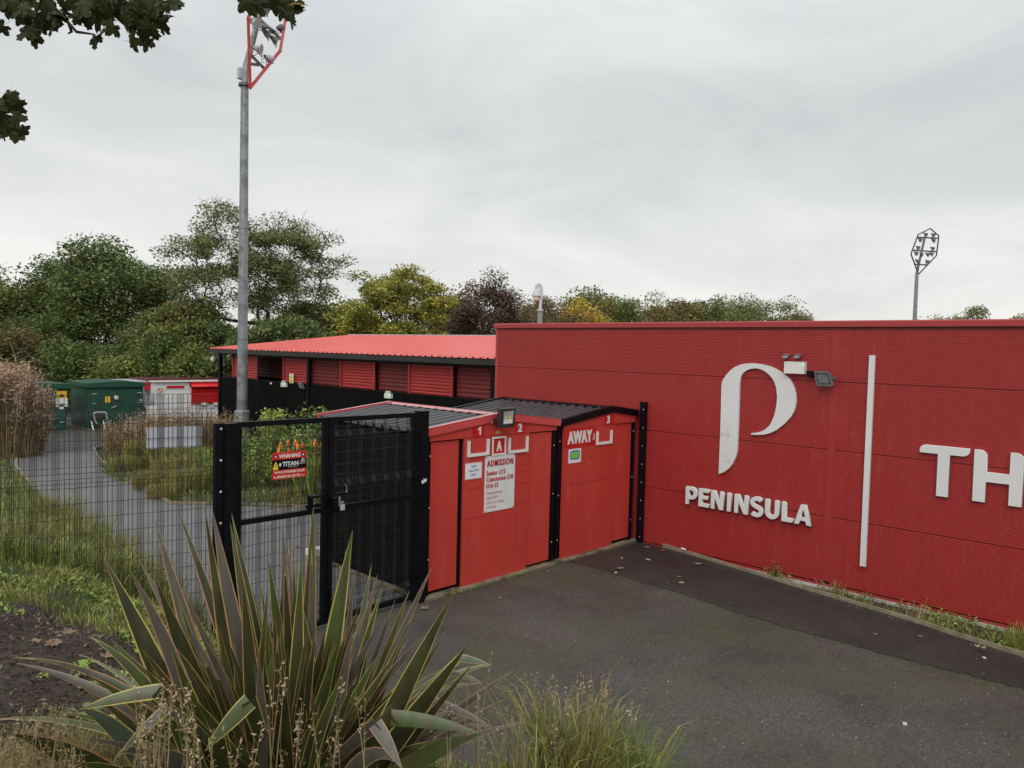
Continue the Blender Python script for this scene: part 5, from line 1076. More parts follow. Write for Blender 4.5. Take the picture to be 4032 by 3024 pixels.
# far wooded horizon closing the gaps low down
rng = np.random.default_rng(77); th = rng.uniform(-.2, 1.9, 16000); R_ = rng.uniform(120, 150, 16000)
C = np.stack([R_*np.sin(th-.15), R_*np.cos(th-.15), rng.random(16000)**1.3*(5.0+1.6*np.sin(th*23)+1.2*np.sin(th*51))], 1)
leafobj('distant_woodland', C, .75, [M['f_olive'], M['f_dark'], M['f_grey']], None, rng, kind='stuff', label='distant line of woods low on the horizon', category='woodland') if False else leafobj('distant_woodland', C, .75, [M['f_olive'], M['f_dark'], M['f_grey']], None, rng, kind='stuff')

# ================================================================ PLANTING BEYOND THE FENCE
def gclump(name, label, cat, x, y, rad, n, h, w, mats, seed, lean=.35, group=None, z=None, plumes=0, pmat=None, psz=.05):
    rng = np.random.default_rng(seed); r = rad*np.sqrt(rng.random(n)); a = rng.uniform(0, 2*PI, n)
    X = x+r*np.cos(a); Y = y+r*np.sin(a); Z = gz(X, Y) if z is None else np.full(n, z)
    t = thing(name, label, cat, (x, y, float(Z.mean())), group)
    o, tips = blades('blades', np.stack([X, Y, Z-.02], 1), h, w, mats, rng, lean, t, dirs=np.stack([(X-x)/max(rad, .01), (Y-y)/max(rad, .01), np.zeros(n)], 1)*lean*.6)
    if plumes:
        sel = tips[rng.choice(n, plumes, replace=plumes > n)]; C = np.repeat(sel, 16, 0)+rng.normal(0, 1, (plumes*16, 3))*np.array([psz*.5, psz*.5, psz*1.6]); C[:, 2] -= psz*.5
        leafobj('plumes', C, psz*.55, pmat, t, rng, 0., asp=.4)
    return t
# big tan clump, sloping down to the right
for i, (u, vb, vt, rad, n_, lb) in enumerate([(20, 1800, 1508, .55, 2200, 'tall tan feathery grass clump at the left edge in front of the cabinet'), (75, 1795, 1570, .5, 1800, 'tan feathery grass clump right of the tallest one, sloping down'), (128, 1790, 1650, .28, 1200, 'shorter tan feathery grass clump ending at the path edge'), (-50, 1790, 1490, .9, 2000, 'tan feathery grass clump cut by the left photo edge')]):
    p = onz(u, vb); hh_ = atd(u, vt, (p-Vector(CP)).dot(Vector(CF))).z
    gclump('feather_grass', lb, 'grass', p.x, p.y, rad, n_, hh_*.98, .020, [M['rust'], M['straw'], M['tan']], 60+i, .13, 'tan feathery grasses left of the path', plumes=520, pmat=[M['tan'], M['plume']], psz=.10)
gclump('pampas_grass', 'single cream pampas plume poking in at the far left edge', 'grass', *(onx(-30, 1500, 1.2).x, 14.5), .3, 60, .6, .02, [M['grassA']], 69, .3)
p = atd(10, 1463, 22); mb = MB(); mb.tube([(p.x-.3, p.y, 0), (p.x-.15, p.y, 1.9), p+Vector((-.12, 0, .02)), p+Vector((.05, 0, .05)), p+Vector((.16, 0, -.03))], [.012, .012, .05, .07, .015], 8); setp(obj('pampas_plume', mb, M['plume']), 'cream feathery pampas plume arching in from the left photo edge', 'plume')
# grasses right of the path
spots = []
for u, vb, vt, rad, kd in ((500, 1810, 1668, .45, 'tan'), (570, 1800, 1655, .5, 'tan'), (640, 1790, 1640, .55, 'tan'), (720, 1780, 1630, .6, 'tan'), (800, 1775, 1622, .6, 'tan'), (560, 1850, 1720, .4, 'str'), (870, 1760, 1640, .45, 'tan'), (610, 1850, 1740, .5, 'grn'), (505, 1870, 1795, .35, 'grn'), (720, 1860, 1750, .6, 'grn'), (690, 1905, 1800, .5, 'str'), (600, 1920, 1850, .4, 'str'), (800, 1900, 1790, .5, 'grn'), (660, 1955, 1895, .4, 'str'), (770, 1940, 1840, .5, 'grn'), (880, 1940, 1820, .5, 'grn')):
    p = onz(u, vb); spots.append((p.x, p.y, onz(u, vb).z+atd(u, vt, (p-Vector(CP)).dot(Vector(CF))).z, rad, kd))
dsc = ['reddish tan seed-headed grass at the path edge near the chair', 'tan seed-headed grass just left of the grey board', 'tan grass clump behind the left end of the grey board', 'tan grass clump in front of the white kiosk', 'tan grass behind the right end of the grey board', 'straw coloured tuft under the left tan grass', 'tan grass beside the floodlight mast base', 'green shrubby grass under the left end of the grey board', 'small green tuft at the kerb', 'green grass clump below the grey board', 'straw coloured clump in the middle of the bed', 'low straw tuft near the kerb bend', 'green grass clump left of the gate post', 'lowest straw tuft at the kerb corner', 'green clump near the front of the bed', 'green clump seen right beside the gate post']
for i, ((x, y, h, rad, kd), lb) in enumerate(zip(spots, dsc)):
    ms = {'tan': [M['rust'], M['straw'], M['tan']], 'grn': [M['grassA'], M['grassY'], M['straw']], 'str': [M['straw'], M['grassY'], M['rust']]}[kd]
    gclump('ornamental_grass', lb, 'grass', x, y, rad, 420 if kd == 'tan' and i > 2 else 900, h*.9, .015, ms, 80+i, .28, 'grasses in the bed right of the path', plumes=(40 if i > 2 else 90) if kd == 'tan' else 0, pmat=[M['tan'], M['plume']], psz=.07)
# leafy shrubs seen through the gate
def shrub(label, x, y, h, r, n, mats, seed, lsz=.05, name='shrub', cat='shrub', group='leafy plants behind the gate', stems=14):
    rng = np.random.default_rng(seed); rr_ = random.Random(seed); z = gz1(x, y); t = thing(name, label, cat, (x, y, z), group); mb = MB(); C = []
    for i in range(stems):
        a = rr_.uniform(0, 2*PI); q = r*math.sqrt(rr_.random()); hh = h*rr_.uniform(.55, 1.0)*(1-.35*(q/r)**2)
        p0 = Vector((x+q*.3*math.cos(a), y+q*.3*math.sin(a), z)); p1 = Vector((x+q*math.cos(a), y+q*math.sin(a), z+hh))
        mb.tube([p0, (p0+p1)/2+Vector((0, 0, .08)), p1], [.010, .008, .004], 4, cap=False)
        k = n//stems; tt = rng.uniform(.18, 1.03, k)[:, None]; P_ = np.array(p0)[None]*(1-tt)+np.array(p1)[None]*tt; C.append(P_+rng.normal(0, 1, (k, 3))*np.array([.07, .07, .05])*(1+lsz*6))
    obj('stems', mb, M['bark'], t); leafobj('foliage', np.concatenate(C), lsz, mats, t, rng, .2, asp=.42); return t
F1 = [M['f_fresh'], M['grassA'], M['f_mid']]
for i, (x, y, h, r, lb) in enumerate([(9.2, 16.6, 1.9, .8, 'tall leafy green shrub behind the left half of the gate'), (10.2, 16.4, 2.05, .8, 'leafy green shrub behind the warning sign'), (11.2, 16.0, 1.95, .7, 'leafy green shrub behind the gate centre stile'), (8.3, 17.4, 1.4, .7, 'lower leafy shrub behind the left gate post'), (10.9, 17.8, 2.1, .9, 'leafy shrub at the foot of the floodlight mast'), (9.6, 18.6, 1.7, .8, 'leafy shrub between floodlight mast and gate')]):
    shrub(lb, x, y, h, r, 1500, F1, 100+i, .055, stems=18)
for i, (u, vt, lb) in enumerate(((1060, 1613, 'tall pointed leafy shoot above the gate rail, left of its twin'), (1100, 1610, 'tall leafy shoot above the gate rail, right of its twin'))):
    p = atd(u, vt, 18.5); z = 0; t = thing('leafy_shoot', lb, 'plant', (p.x, p.y, z), 'leafy shoots above the gate'); mb = MB(); mb.tube([(p.x, p.y, z), (p.x+.03, p.y, p.z*.6), p], [.012, .01, .004], 5); obj('stem', mb, M['f_mid'], t)
    rng = np.random.default_rng(130+i); n = 320; zz2 = p.z-rng.random(n)*.95; C = np.stack([p.x+rng.normal(0, .09, n)*(1.2+(p.z-zz2)), p.y+rng.normal(0, .09, n), zz2], 1); leafobj('foliage', C, .06, [M['f_fresh'], M['grassY']], t, rng, .1, asp=.4)
# red hot pokers
for i, (x_, y_) in enumerate([(543, 255), (600, 240), (655, 238), (708, 252), (672, 265), (529, 296), (603, 300), (800, 235), (808, 248), (856, 243)]):
    p = atd(820+x_*.5252, 1620+y_*.5252, 15.2+rnd.uniform(-.4, .6)); z = 0
    t = thing('poker_flower', ['orange torch-shaped flower above the warning sign, upper left one', 'orange and red torch flower, second from the left above the sign', 'orange and red torch flower in the middle of the row above the sign', 'orange torch flower at the right of the row above the sign', 'orange torch flower just below the middle of the row', 'orange torch flower lowest at the left corner above the sign', 'orange torch flower half hidden by the top of the sign', 'orange torch flower left of the gate centre stile', 'pinkish torch flower nearest the gate centre stile', 'orange torch flower against the gate centre stile'][i], 'flower', (p.x, p.y, z), 'orange torch flowers behind the gate')
    mb = MB(); mb.tube([(p.x+rnd.uniform(-.1, .1), p.y, z), p], .008, 4); obj('stem', mb, M['rust'], t)
    mb = MB(); mb.tube([p-Vector((0, 0, .06)), p-Vector((0, 0, .03)), p+Vector((0, 0, .03)), p+Vector((0, 0, .075))], [.026, .037, .032, .008], 9); obj('flower_head', mb, M['orange'], t)
# strappy leaves below them
for i, (x, y) in enumerate(((9.9, 14.9), (10.4, 14.6), (9.35, 15.2))):
    gclump('poker_leaves', ['strappy green leaf clump below the torch flowers, middle', 'strappy green leaf clump below the torch flowers, right', 'strappy green leaf clump below the torch flowers, left'][i], 'plant', x, y, .35, 260, 1.0, .035, [M['grassA'], M['f_fresh']], 150+i, .4, 'leaf clumps under the torch flowers')

# ================================================================ GROUND COVER ON THE BANK AND VERGES
def scatter(n, x0, x1, y0, y1, seed, cond):
    rng = np.random.default_rng(seed); X = rng.uniform(x0, x1, n); Y = rng.uniform(y0, y1, n); m = cond(X, Y, rng); X, Y = X[m], Y[m]
    return np.stack([X, Y, gz(X, Y)-.01], 1), rng
def mulch(X, Y): # bare mulched patch round the flax
    t = np.clip(((X-1.3)*.5+(Y-5.9)*-2.9)/(.25+8.41), 0, 1); d = np.hypot(X-(1.3+.5*t), Y-(5.9-2.9*t)); return d+.16*np.sin(X*9+Y*4)+.12*np.sin(Y*13-X*6)
pts, rng = scatter(52000, -.5, 4.3, 2.0, 8.6, 200, lambda X, Y, r: (footdist(X, Y) > .05)&(mulch(X, Y) > .95)&(r.random(len(X)) < .25+.75*(mulch(X, Y) > 1.1)))
nzv = np.sin(pts[:, 0]*4.3+1)*np.sin(pts[:, 1]*3.7)+.6*np.sin(pts[:, 0]*11+pts[:, 1]*9)+.4*np.sin(pts[:, 1]*17-pts[:, 0]*6); q_ = rng.random(len(pts))+nzv*.22
mi = np.where(q_ < .5, 0, np.where(q_ < .95, 1, 2)); hb = .075+.035*np.clip(nzv, -1, 1)+.05*(rng.random(len(pts)) < .06); o, _ = blades('bank_grass', pts, hb, .0085, [M['grassA'], M['grassY'], M['straw']], rng, .55, mi=mi, kind='stuff')
pts, rng = scatter(34000, .5, 5.6, 8.3, 22, 201, lambda X, Y, r: (footdist(X, Y) > .02)&(r.random(len(X)) < np.clip(1.25-(Y-8.3)/15, .2, 1)))
mi = np.where(rng.random(len(pts)) < .6, 0, np.where(rng.random(len(pts)) < .6, 1, 2)); hh = np.where(pts[:, 1] < 12, .34, .22); o, _ = blades('verge_grass', pts, hh, .010, [M['grassA'], M['grassY'], M['straw']], rng, .45, mi=mi, kind='stuff')
pts, rng = scatter(26000, 6.7, 12.4, 14.3, 27, 202, lambda X, Y, r: ((Y-16.5) > -(X-6.67)*1.02+.12)&(X > 6.8+np.clip(Y-21, 0, 9)*.32))
mi = np.where(rng.random(len(pts)) < .6, 0, np.where(rng.random(len(pts)) < .6, 1, 2)); o, _ = blades('bed_grass', pts, .13, .014, [M['grassA'], M['grassY'], M['straw']], rng, .5, mi=mi, kind='stuff')
pts, rng = scatter(9000, -2, 5.8, 17, 27, 203, lambda X, Y, r: footdist(X, Y) > .02)
o, _ = blades('lawn_grass', pts, .07, .02, [M['grassA'], M['grassY']], rng, .5, kind='stuff')
# broad leaved weeds and clover low in the bank grass
pts, rng = scatter(15000, .2, 4.0, 4.8, 8.6, 204, lambda X, Y, r: (footdist(X, Y) > .2)&(mulch(X, Y) > .9)&(np.sin(X*5+1)+np.sin(Y*4.3) > .1)); pts[:, 2] += rng.uniform(.02, .07, len(pts))
leafobj('ground_weeds', pts, .024, [M['f_mid'], M['grassA'], M['f_fresh']], None, rng, .8, asp=.6, kind='stuff')
# taller tufts behind the fence
for i, (x, y, h, n, lb) in enumerate([(2.75, 9.3, .42, 260, 'long arching grass tuft behind the fence near its left third'), (1.9, 9.6, .40, 240, 'long grass tuft behind the fence at the left edge'), (3.3, 9.9, .45, 260, 'long grass tuft behind the fence where the path edge begins'), (2.5, 11.0, .5, 260, 'pale long grass tuft on the verge between fence and path'), (3.5, 8.5, .35, 120, 'thin weedy tuft behind the fence beside the gate post'), (3.9, 12.8, .5, 200, 'pale long grass leaning over the path edge')]):
    gclump('grass_tuft', lb, 'grass', x, y, .35, n*2, h, .009, [M['grassA'], M['grassY'], M['straw']], 210+i, .5, 'long grass tufts behind the fence')
for i, (u, vb, vt, rad, lb) in enumerate([(230, 2050, 1930, .30, 'pale wispy long grass at the path edge, furthest from the fence'), (330, 2120, 1990, .32, 'pale wispy long grass at the path edge, third from the fence'), (430, 2200, 2060, .30, 'pale wispy long grass at the path edge, second from the fence'), (530, 2300, 2130, .28, 'pale wispy long grass over the path edge close behind the fence'), (600, 2400, 2230, .24, 'thin wispy grass at the path edge next to the gate post')]):
    p = onz(u, vb, .05); hh_ = atd(u, vt, (p-Vector(CP)).dot(Vector(CF))).z; gclump('wispy_grass', lb, 'grass', p.x, p.y, rad*1.3, 520, hh_*.9, .007, [M['straw'], M['grassY'], M['grassA']], 260+i, .45, 'wispy grasses along the path edge')
# mulch chips, soil, small stones
rng = np.random.default_rng(230); n = 9000; X = rng.uniform(-.2, 3.6, n*3); Y = rng.uniform(2.2, 7.0, n*3); m = (mulch(X, Y) < 1.2)&(footdist(X, Y) > 1.0); X, Y = X[m][:n], Y[m][:n]
Cc = np.stack([X, Y, gz(X, Y)+.022], 1); leafobj('mulch_chips', Cc, .019, [M['chipdark'], M['chip'], M['soil']], None, rng, .75, asp=.35, mix=[.6, .22, .18], kind='stuff')
gx = np.arange(-.6, 3.8, .06); gy = np.arange(1.6, 7.4, .06); SXg, SYg = np.meshgrid(gx, gy); ms_ = mulch(SXg, SYg)
SZ = gz(SXg, SYg)+np.where(ms_ < 1.05, .012, -.05)+.006*np.sin(SXg*41)*np.sin(SYg*37); ii = np.arange(SXg.size).reshape(SXg.shape)
Qm = np.stack([ii[:-1, :-1], ii[:-1, 1:], ii[1:, 1:], ii[1:, :-1]], -1).reshape(-1, 4); o = link('mulch_bed', npmesh('mulch_bed', np.stack([SXg, SYg, SZ], -1).reshape(-1, 3), Qm, M['soil'], smooth=True)); o['kind'] = 'structure'
# small rosette weeds in the mulch
def grd(u, v):   # walk down a view ray to the terrain
    q = Vector(ray(u, v)); t = .5
    while t < 40:
        P_ = Vector(CP)+q*t
        if P_.z < gz1(P_.x, P_.y): return P_
        t += .03
    return P_
for i, (u, v, r, lb) in enumerate([(320, 2640, .10, 'small green rosette weed in bare mulch, uppermost of the mulch weeds'), (310, 2672, .09, 'small pale rosette weed just below the uppermost one'), (165, 2678, .06, 'tiny rosette weed left in the mulch'), (330, 2830, .12, 'largest spiky green rosette weed low in the mulch'), (432, 2855, .08, 'broad leaved seedling near the flax base'), (345, 2722, .09, 'grey-green rosette weed in the middle of the mulch'), (490, 2672, .08, 'low clover-like weed beside the flax leaves')]):
    p = grd(u, v); t = MB()
    for k in range(11):
        a = k*2.4+rnd.random(); l = r*rnd.uniform(.7, 1.1); d = Vector((math.cos(a), math.sin(a), 0)); s_ = Vector((-d.y, d.x, 0))*r*.13; q1 = p+d*l*.55+Vector((0, 0, r*.42+.01)); q2 = p+d*l+Vector((0, 0, r*.28))
        t.add([p+Vector((0, 0, .01)), q1-s_, q2, q1+s_], [(0, 1, 2, 3)])
    setp(obj('rosette_weed', t, M['f_grey'] if i % 2 else M['f_fresh']), lb, 'weed', 'rosette weeds in the mulch')

# ================================================================ FLAX (big strap-leaved plant in the foreground)
flx = Vector((1.78, 3.12, 0)); flx.z = gz1(flx.x, flx.y)-.05
ph = thing('flax_plant', 'large bronze strap-leaved flax with orange edged leaves filling the lower left foreground', 'plant', tuple(flx))
def strap(base, tip, w, mats, bow=.25, sag=0., twist=0., fold=.35, n=13, name='leaf', part=0):
    base = Vector(base); tip = Vector(tip); d = tip-base; L_ = d.length
    mid = (base+tip)/2+Vector((0, 0, 1))*L_*bow
    if sag: mid = base+d*.55+Vector((0, 0, L_*(.28+sag)))
    pts = []
    for i in range(n+1):
        t = i/n; pts.append(base*(1-t)**2+mid*2*t*(1-t)+tip*t*t)
    mgw = rp.uniform(.09, .19)
    view = (Vector(CP)-mid).normalized(); mb = MB(); rows_ = []
    side0 = None
    for i, p in enumerate(pts):
        tg = (pts[min(i+1, n)]-pts[max(i-1, 0)]).normalized(); sdv = tg.cross(view)
        if sdv.length < .2: sdv = tg.cross(Vector((0, 0, 1)))
        sdv.normalize(); a = twist*(1-.5*i/n); nn_ = tg.cross(sdv).normalized(); sdv = (sdv*math.cos(a)+nn_*math.sin(a)).normalized(); nn_ = tg.cross(sdv).normalized()
        t = i/n; ww = w*(.62+.38*min(1, t*3))*(1 if t < .45 else max(.02, 1-((t-.45)/.55)**1.5))
        if part == 1: ww = w*(.7+.3*t)
        if part == 2: ww = w*max(.02, 1-t**2.2)
        ww *= .5
        f = fold*(1-t*.6); up_ = nn_*ww*f; m_ = min(.10, .0028/max(ww, .001))
        m_ = max(m_, mgw) if ww > .006 else .3
        rows_.append([p-sdv*ww+up_, p-sdv*ww*(1-m_)+up_*(1-m_), p, p+sdv*ww*(1-m_)+up_*(1-m_), p+sdv*ww+up_])
    for r in rows_: mb.v += [tuple(q) for q in r]
    for i in range(n):
        for k in range(4):
            o = i*5+k; mb.f.append((o, o+1, o+6, o+5)); mb.mi.append(1 if k in (0, 3) else 0)
    me = bpy.data.meshes.new(name); me.from_pydata(mb.v, [], mb.f)
    for m in mats: me.materials.append(m)
    if part != 1 and w < .062 and rp.random() < .3:
        me.materials.append(M['straw'] if rp.random() < .6 else M['deadleaf']); kk = 1; mb.mi[-4*kk:] = [2]*(4*kk)
    me.polygons.foreach_set('material_index', mb.mi); me.polygons.foreach_set('use_smooth', [True]*len(mb.f)); me.update()
    return link(name, me, ph)
rp = random.Random(98)
A, B, G, Dg = M['ph_a'], M['ph_b'], M['ph_c'], M['ph_d']; Or, Pk, Ye = M['mg_o'], M['mg_p'], M['mg_y']
# tip position in the photograph (half-scale zoom of the lower left), distance, leaf colours, base offset, width, bow
s9 = .94937
tips = [(435, 213, 3.35, A, Ye, -.20, .092, .05, 0), (640, 50, 3.6, G, Or, -.18, .070, .03, 0), (540, 262, 3.1, G, Pk, -.15, .062, .16, 0), (580, 222, 3.7, G, Pk, -.12, .060, .08, 0), (735, 0, 3.75, A, Or, -.08, .055, .05, 0), (848, -8, 3.3, A, Or, -.10, .060, .0, 0),
        (880, 5, 3.5, G, Pk, -.06, .085, .0, 0), (955, 62, 3.7, B, Ye, -.03, .060, .02, 0), (1112, 215, 3.6, B, Ye, .03, .066, .02, 0), (1172, 65, 3.7, G, Pk, .05, .060, .0, 0), (1195, 120, 3.9, G, Or, .07, .040, .0, 0), (1250, 208, 3.3, B, Ye, .09, .066, .0, 0),
        (1300, -5, 3.6, B, Or, .05, .078, .02, 0), (1293, 150, 3.5, G, Pk, .08, .045, .0, 0), (1463, 90, 3.5, B, Ye, .10, .085, .05, 0), (1541, 235, 3.7, Dg, Ye, .12, .048, .05, 0), (1566, 275, 3.5, G, Or, .13, .050, .06, 0), (1590, 318, 3.4, B, Ye, .13, .045, .06, 0),
        (1795, 238, 3.5, G, Pk, .16, .046, .06, 0), (1698, 343, 3.7, B, Or, .14, .042, .08, 0), (1878, 360, 3.1, A, Ye, .18, .080, .04, 0), (1940, 570, 3.0, A, Ye, .20, .085, .03, 0), (1972, 634, 3.3, A, Or, .22, .040, .06, 0), (2138, 668, 3.6, G, Pk, .22, .045, .05, 0),
        (2040, 650, 3.9, Dg, Ye, .2, .050, .30, 0), (2000, 727, 4.0, Dg, Or, .2, .038, .32, 0), (1860, 498, 3.6, A, Or, .2, .030, .08, 0), (1831, 545, 3.6, G, Pk, .2, .032, .10, 0), (1803, 612, 3.8, Dg, Pk, .2, .022, .22, 0), (1722, 420, 3.5, G, Pk, .16, .050, .05, 0),
        (1640, 378, 3.8, G, Pk, .15, .036, .04, 0), (1470, 262, 3.7, G, Pk, .1, .044, .0, 0), (1436, 172, 3.8, B, Ye, .1, .040, .02, 0), (1551, 415, 3.6, Dg, Ye, .12, .060, .0, 0), (1512, 420, 3.5, Dg, Ye, .1, .040, .0, 0), (363, 530, 3.2, B, Ye, -.22, .050, .26, 0), (326, 832, 2.8, Dg, Ye, -.25, .080, .26, 0),
        (350, 752, 3.1, A, Or, -.22, .040, .14, 0), (596, 662, 3.0, B, Ye, -.15, .070, .20, 0), (478, 1032, 2.7, G, Ye, -.2, .050, .42, 0), (50, 938, 2.6, A, Or, -.25, .105, .16, 0), (2168, 888, 3.5, G, Pk, .2, .040, .12, 0), (2100, 790, 3.6, G, Pk, .22, .042, .10, 0), (2036, 905, 3.7, G, Pk, .22, .050, .28, 0),
        (1672, 1075, 2.8, G, Pk, .15, .062, .42, 0), (2000, 936, 3.0, B, B, .15, .085, .16, 0), (1800, 970, 3.2, B, Ye, .15, .060, .18, 0), (702, 552, 3.1, B, Ye, -.12, .055, .02, 0), (868, 1010, 2.75, B, Ye, -.1, .075, .50, 0), (1075, 610, 2.95, G, Pk, .0, .066, .0, 0),
        (1412, 530, 3.1, B, Ye, .06, .060, .04, 0), (1216, 175, 3.8, B, Or, .06, .036, .0, 0), (725, 335, 3.4, B, Ye, -.12, .034, .04, 0), (705, 250, 3.8, G, Or, -.1, .030, .06, 0), (822, 285, 3.8, G, Pk, -.08, .035, .0, 0), (462, 548, 3.6, B, Ye, -.2, .060, .10, 0), (1043, 318, 3.8, B, Ye, .0, .04, .0, 0), (1075, 280, 3.9, B, Ye, .0, .04, .0, 0),
        (1180, 205, 3.6, A, Or, .06, .05, .0, 0), (1008, 308, 3.1, A, Or, -.02, .075, .0, 0), (645, 300, 3.3, A, Or, -.14, .085, .05, 0), (960, 20, 3.8, A, Ye, -.04, .05, .02, 0), (1390, 545, 3.3, B, Ye, .08, .06, .05, 0), (1620, 600, 3.6, B, Ye, .12, .05, .03, 0), (1680, 480, 3.9, G, Pk, .12, .04, .05, 0),
        (1780, 760, 3.5, G, Or, .18, .04, .1, 0), (1880, 830, 3.8, Dg, Pk, .2, .05, .12, 0), (1640, 800, 3.2, A, Ye, .1, .05, .05, 0), (300, 1060, 2.6, B, Ye, -.2, .06, .2, 0), (560, 1075, 2.5, G, Pk, -.1, .09, .35, 0), (500, 960, 3.1, Dg, Ye, -.2, .06, .25, 0), (1430, 985, 2.7, B, B, .02, .05, .1, 0), (1900, 1075, 3.1, A, Or, .15, .04, .15, 0)]
rp = random.Random(99); RT = Vector((CR[0], CR[1], 0)).normalized(); FW = Vector((CF[0], CF[1], 0)).normalized()
# a fan seen from the camera: right vector spreads the bases; every leaf rises from the crown of the plant
for x, y, dep, ma, mm, bo, w, bow, _ in tips:
    tp = atd(x*s9, 2000+y*s9, dep); depb = (flx-Vector(CP)).dot(Vector(CF))
    lat = (x*s9-1090)/900
    b = flx+RT*(bo*.9+lat*.12+rp.uniform(-.05, .05))+FW*((dep-3.35)*.45+rp.uniform(-.08, .08))
    strap(b, tp, w*1.12, (ma, mm), bow, 0., rp.uniform(-.5, .5), rp.uniform(.2, .6))
# leaves broken over, their outer half hanging down
def kinked(b_, kink, tip, w, mats):
    me_pts = [Vector(b_), Vector(kink), Vector(tip)]
    strap(me_pts[0], me_pts[1]+(me_pts[1]-me_pts[0]).normalized()*.02, w, mats, .04, 0., .2, .3, 9, part=1)
    strap(me_pts[1]+Vector((0, 0, .01)), me_pts[2], w, mats, .06, 0., .1, .2, 9, part=2)
for kx, ky, txp, typ, dep, ma, mm, w in ((1035, 812, 850, 1010, 2.85, B, Ye, .065), (1555, 905, 1668, 1085, 2.85, G, Pk, .055), (700, 835, 480, 1040, 2.8, G, Ye, .040), (660, 770, 325, 838, 2.85, B, Ye, .055),
                                          (1900, 630, 2040, 655, 3.7, Dg, Ye, .036), (1860, 690, 2003, 728, 3.8, Dg, Or, .03), (1740, 795, 2035, 905, 3.5, G, Pk, .045), (1620, 880, 1990, 935, 3.0, B, B, .06)):
    kinked(flx+RT*((kx*s9-1090)/900*.25)+Vector((0, 0, .1)), atd(kx*s9, 2000+ky*s9, dep), atd(txp*s9, 2000+typ*s9, dep-.05), w, (ma, mm))
# fill of shorter leaves round the crown
for k in range(150):
    a = rp.uniform(0, 2*PI); r = abs(rp.gauss(0, .5)); h = rp.uniform(.45, 1.12)*(1-.28*min(1, r)); q = rp.uniform(.05, .22)
    out = RT*math.cos(a)+FW*math.sin(a)
    b = flx+out*q; tp = flx+out*(r*.95+.05)+Vector((0, 0, h))
    if r > .55: tp.z = flx.z+rp.uniform(.25, .7)
    ma, mm = rp.choice([(A, Or), (A, Ye), (B, Ye), (G, Pk), (B, Or), (A, Or), (B, Ye)])
    strap(b, tp, rp.uniform(.036, .068), (ma, mm), rp.uniform(.0, .12)+r*.10, 0., rp.uniform(-1.2, 1.2), rp.uniform(.2, .6), 10)

# dense fan of narrower leaves on the side that faces the path and the camera
for k in range(115):
    th = max(-1.15, min(1.1, rp.gauss(0, .55))); L_ = rp.uniform(.62, 1.12)*(1 if abs(th) < .6 else .82); fo = rp.uniform(-.05, .42)
    if th < 0 : L_ *= .96
    b = flx+RT*(math.sin(th)*.20+rp.uniform(-.05, .05))-FW*rp.uniform(-.05, .12)
    tp = b+RT*math.sin(th)*L_+Vector((0, 0, math.cos(th)*L_*rp.uniform(.85, 1)))-FW*fo*L_
    ma, mm = rp.choice([(A, Or), (A, Ye), (B, Ye), (G, Pk), (B, Or), (A, Pk), (B, Ye), (A, Or)])
    strap(b, tp, rp.uniform(.040, .072), (ma, mm), rp.uniform(-.02, .10)+abs(th)*.08, 0., rp.uniform(-1.0, 1.0), rp.uniform(.2, .6), 9)

# ================================================================ FOREGROUND GRASSES
def seedstems(name, label, items, seed, mats=None, group=None, head=.16, hs=.010):
    rr_ = random.Random(seed); t = thing(name, label, 'grass', items[0][0], group); sm = MB(); C = []
    for base, tip in items:
        base = Vector(base); tip = Vector(tip); d = tip-base; mid = base+d*.5+Vector((0, 0, d.length*.06))
        P_ = [base*(1-s)**2+mid*2*s*(1-s)+tip*s*s for s in [i/6 for i in range(7)]]; sm.tube(P_, [.0022]*5+[.0016, .0008], 3, cap=False)
        L_ = min(head, d.length*.4)
        for k in range(18):
            s = 1-L_/d.length*rr_.random(); p = base*(1-s)**2+mid*2*s*(1-s)+tip*s*s; C.append(p+Vector((rr_.gauss(0, hs*.7), rr_.gauss(0, hs*.7), rr_.gauss(0, hs))))
    obj('stems', sm, M['straw'], t); leafobj('seed_heads', np.array([tuple(c) for c in C]), hs*.8, mats or [M['straw'], M['tan']], t, np.random.default_rng(seed), 0., asp=.35); return t
rs = random.Random(5)
def stems_at(lst, D, bz=None, dx=.03):
    out_ = []
    for u, v in lst:
        d = D*rs.uniform(.94, 1.06); tp = atd(u, v, d); b = Vector((tp.x+rs.uniform(-.12, .12), tp.y+rs.uniform(-.12, .12), 0)); b.z = gz1(b.x, b.y); out_.append((b, tp))
    return out_
seedstems('seed_grass', 'dry tan seed-headed grass stems in front of the left side of the flax', stems_at([(660+rs.uniform(-130, 110), 2680+abs(rs.gauss(0, 150))) for _ in range(28)], 2.35), 301, group='dry seed grasses in the foreground')
seedstems('seed_grass', 'thin pale seed stems rising before the middle of the flax', stems_at([(1110, 2610), (1125, 2640), (1060, 2720), (1190, 2760), (1180, 2790), (1030, 2860), (1230, 2800), (1350, 2680), (1325, 2780), (1330, 2830), (1290, 2900), (1170, 2880), (880, 2870), (950, 2900), (840, 2870), (1400, 2720), (1440, 2750), (1260, 2960), (1100, 2950), (1000, 2900)], 2.3), 302, group='dry seed grasses in the foreground')
seedstems('seed_grass', 'fine pale seed stems at the right edge of the flax over the asphalt', stems_at([(2070, 2650), (2010, 2720), (1790, 2710), (1880, 2700), (1850, 2620), (1940, 2560), (1760, 2760), (1830, 2850), (1960, 2830), (1900, 2900), (2120, 2700), (1700, 2880), (2000, 2780)], 3.2), 303, group='dry seed grasses in the foreground')
seedstems('seed_grass', 'tangle of dry brown grass in the bottom left corner', stems_at([(rs.uniform(-60, 330), rs.uniform(2760, 3060)) for _ in range(90)], 2.7), 304, group='dry seed grasses in the foreground')
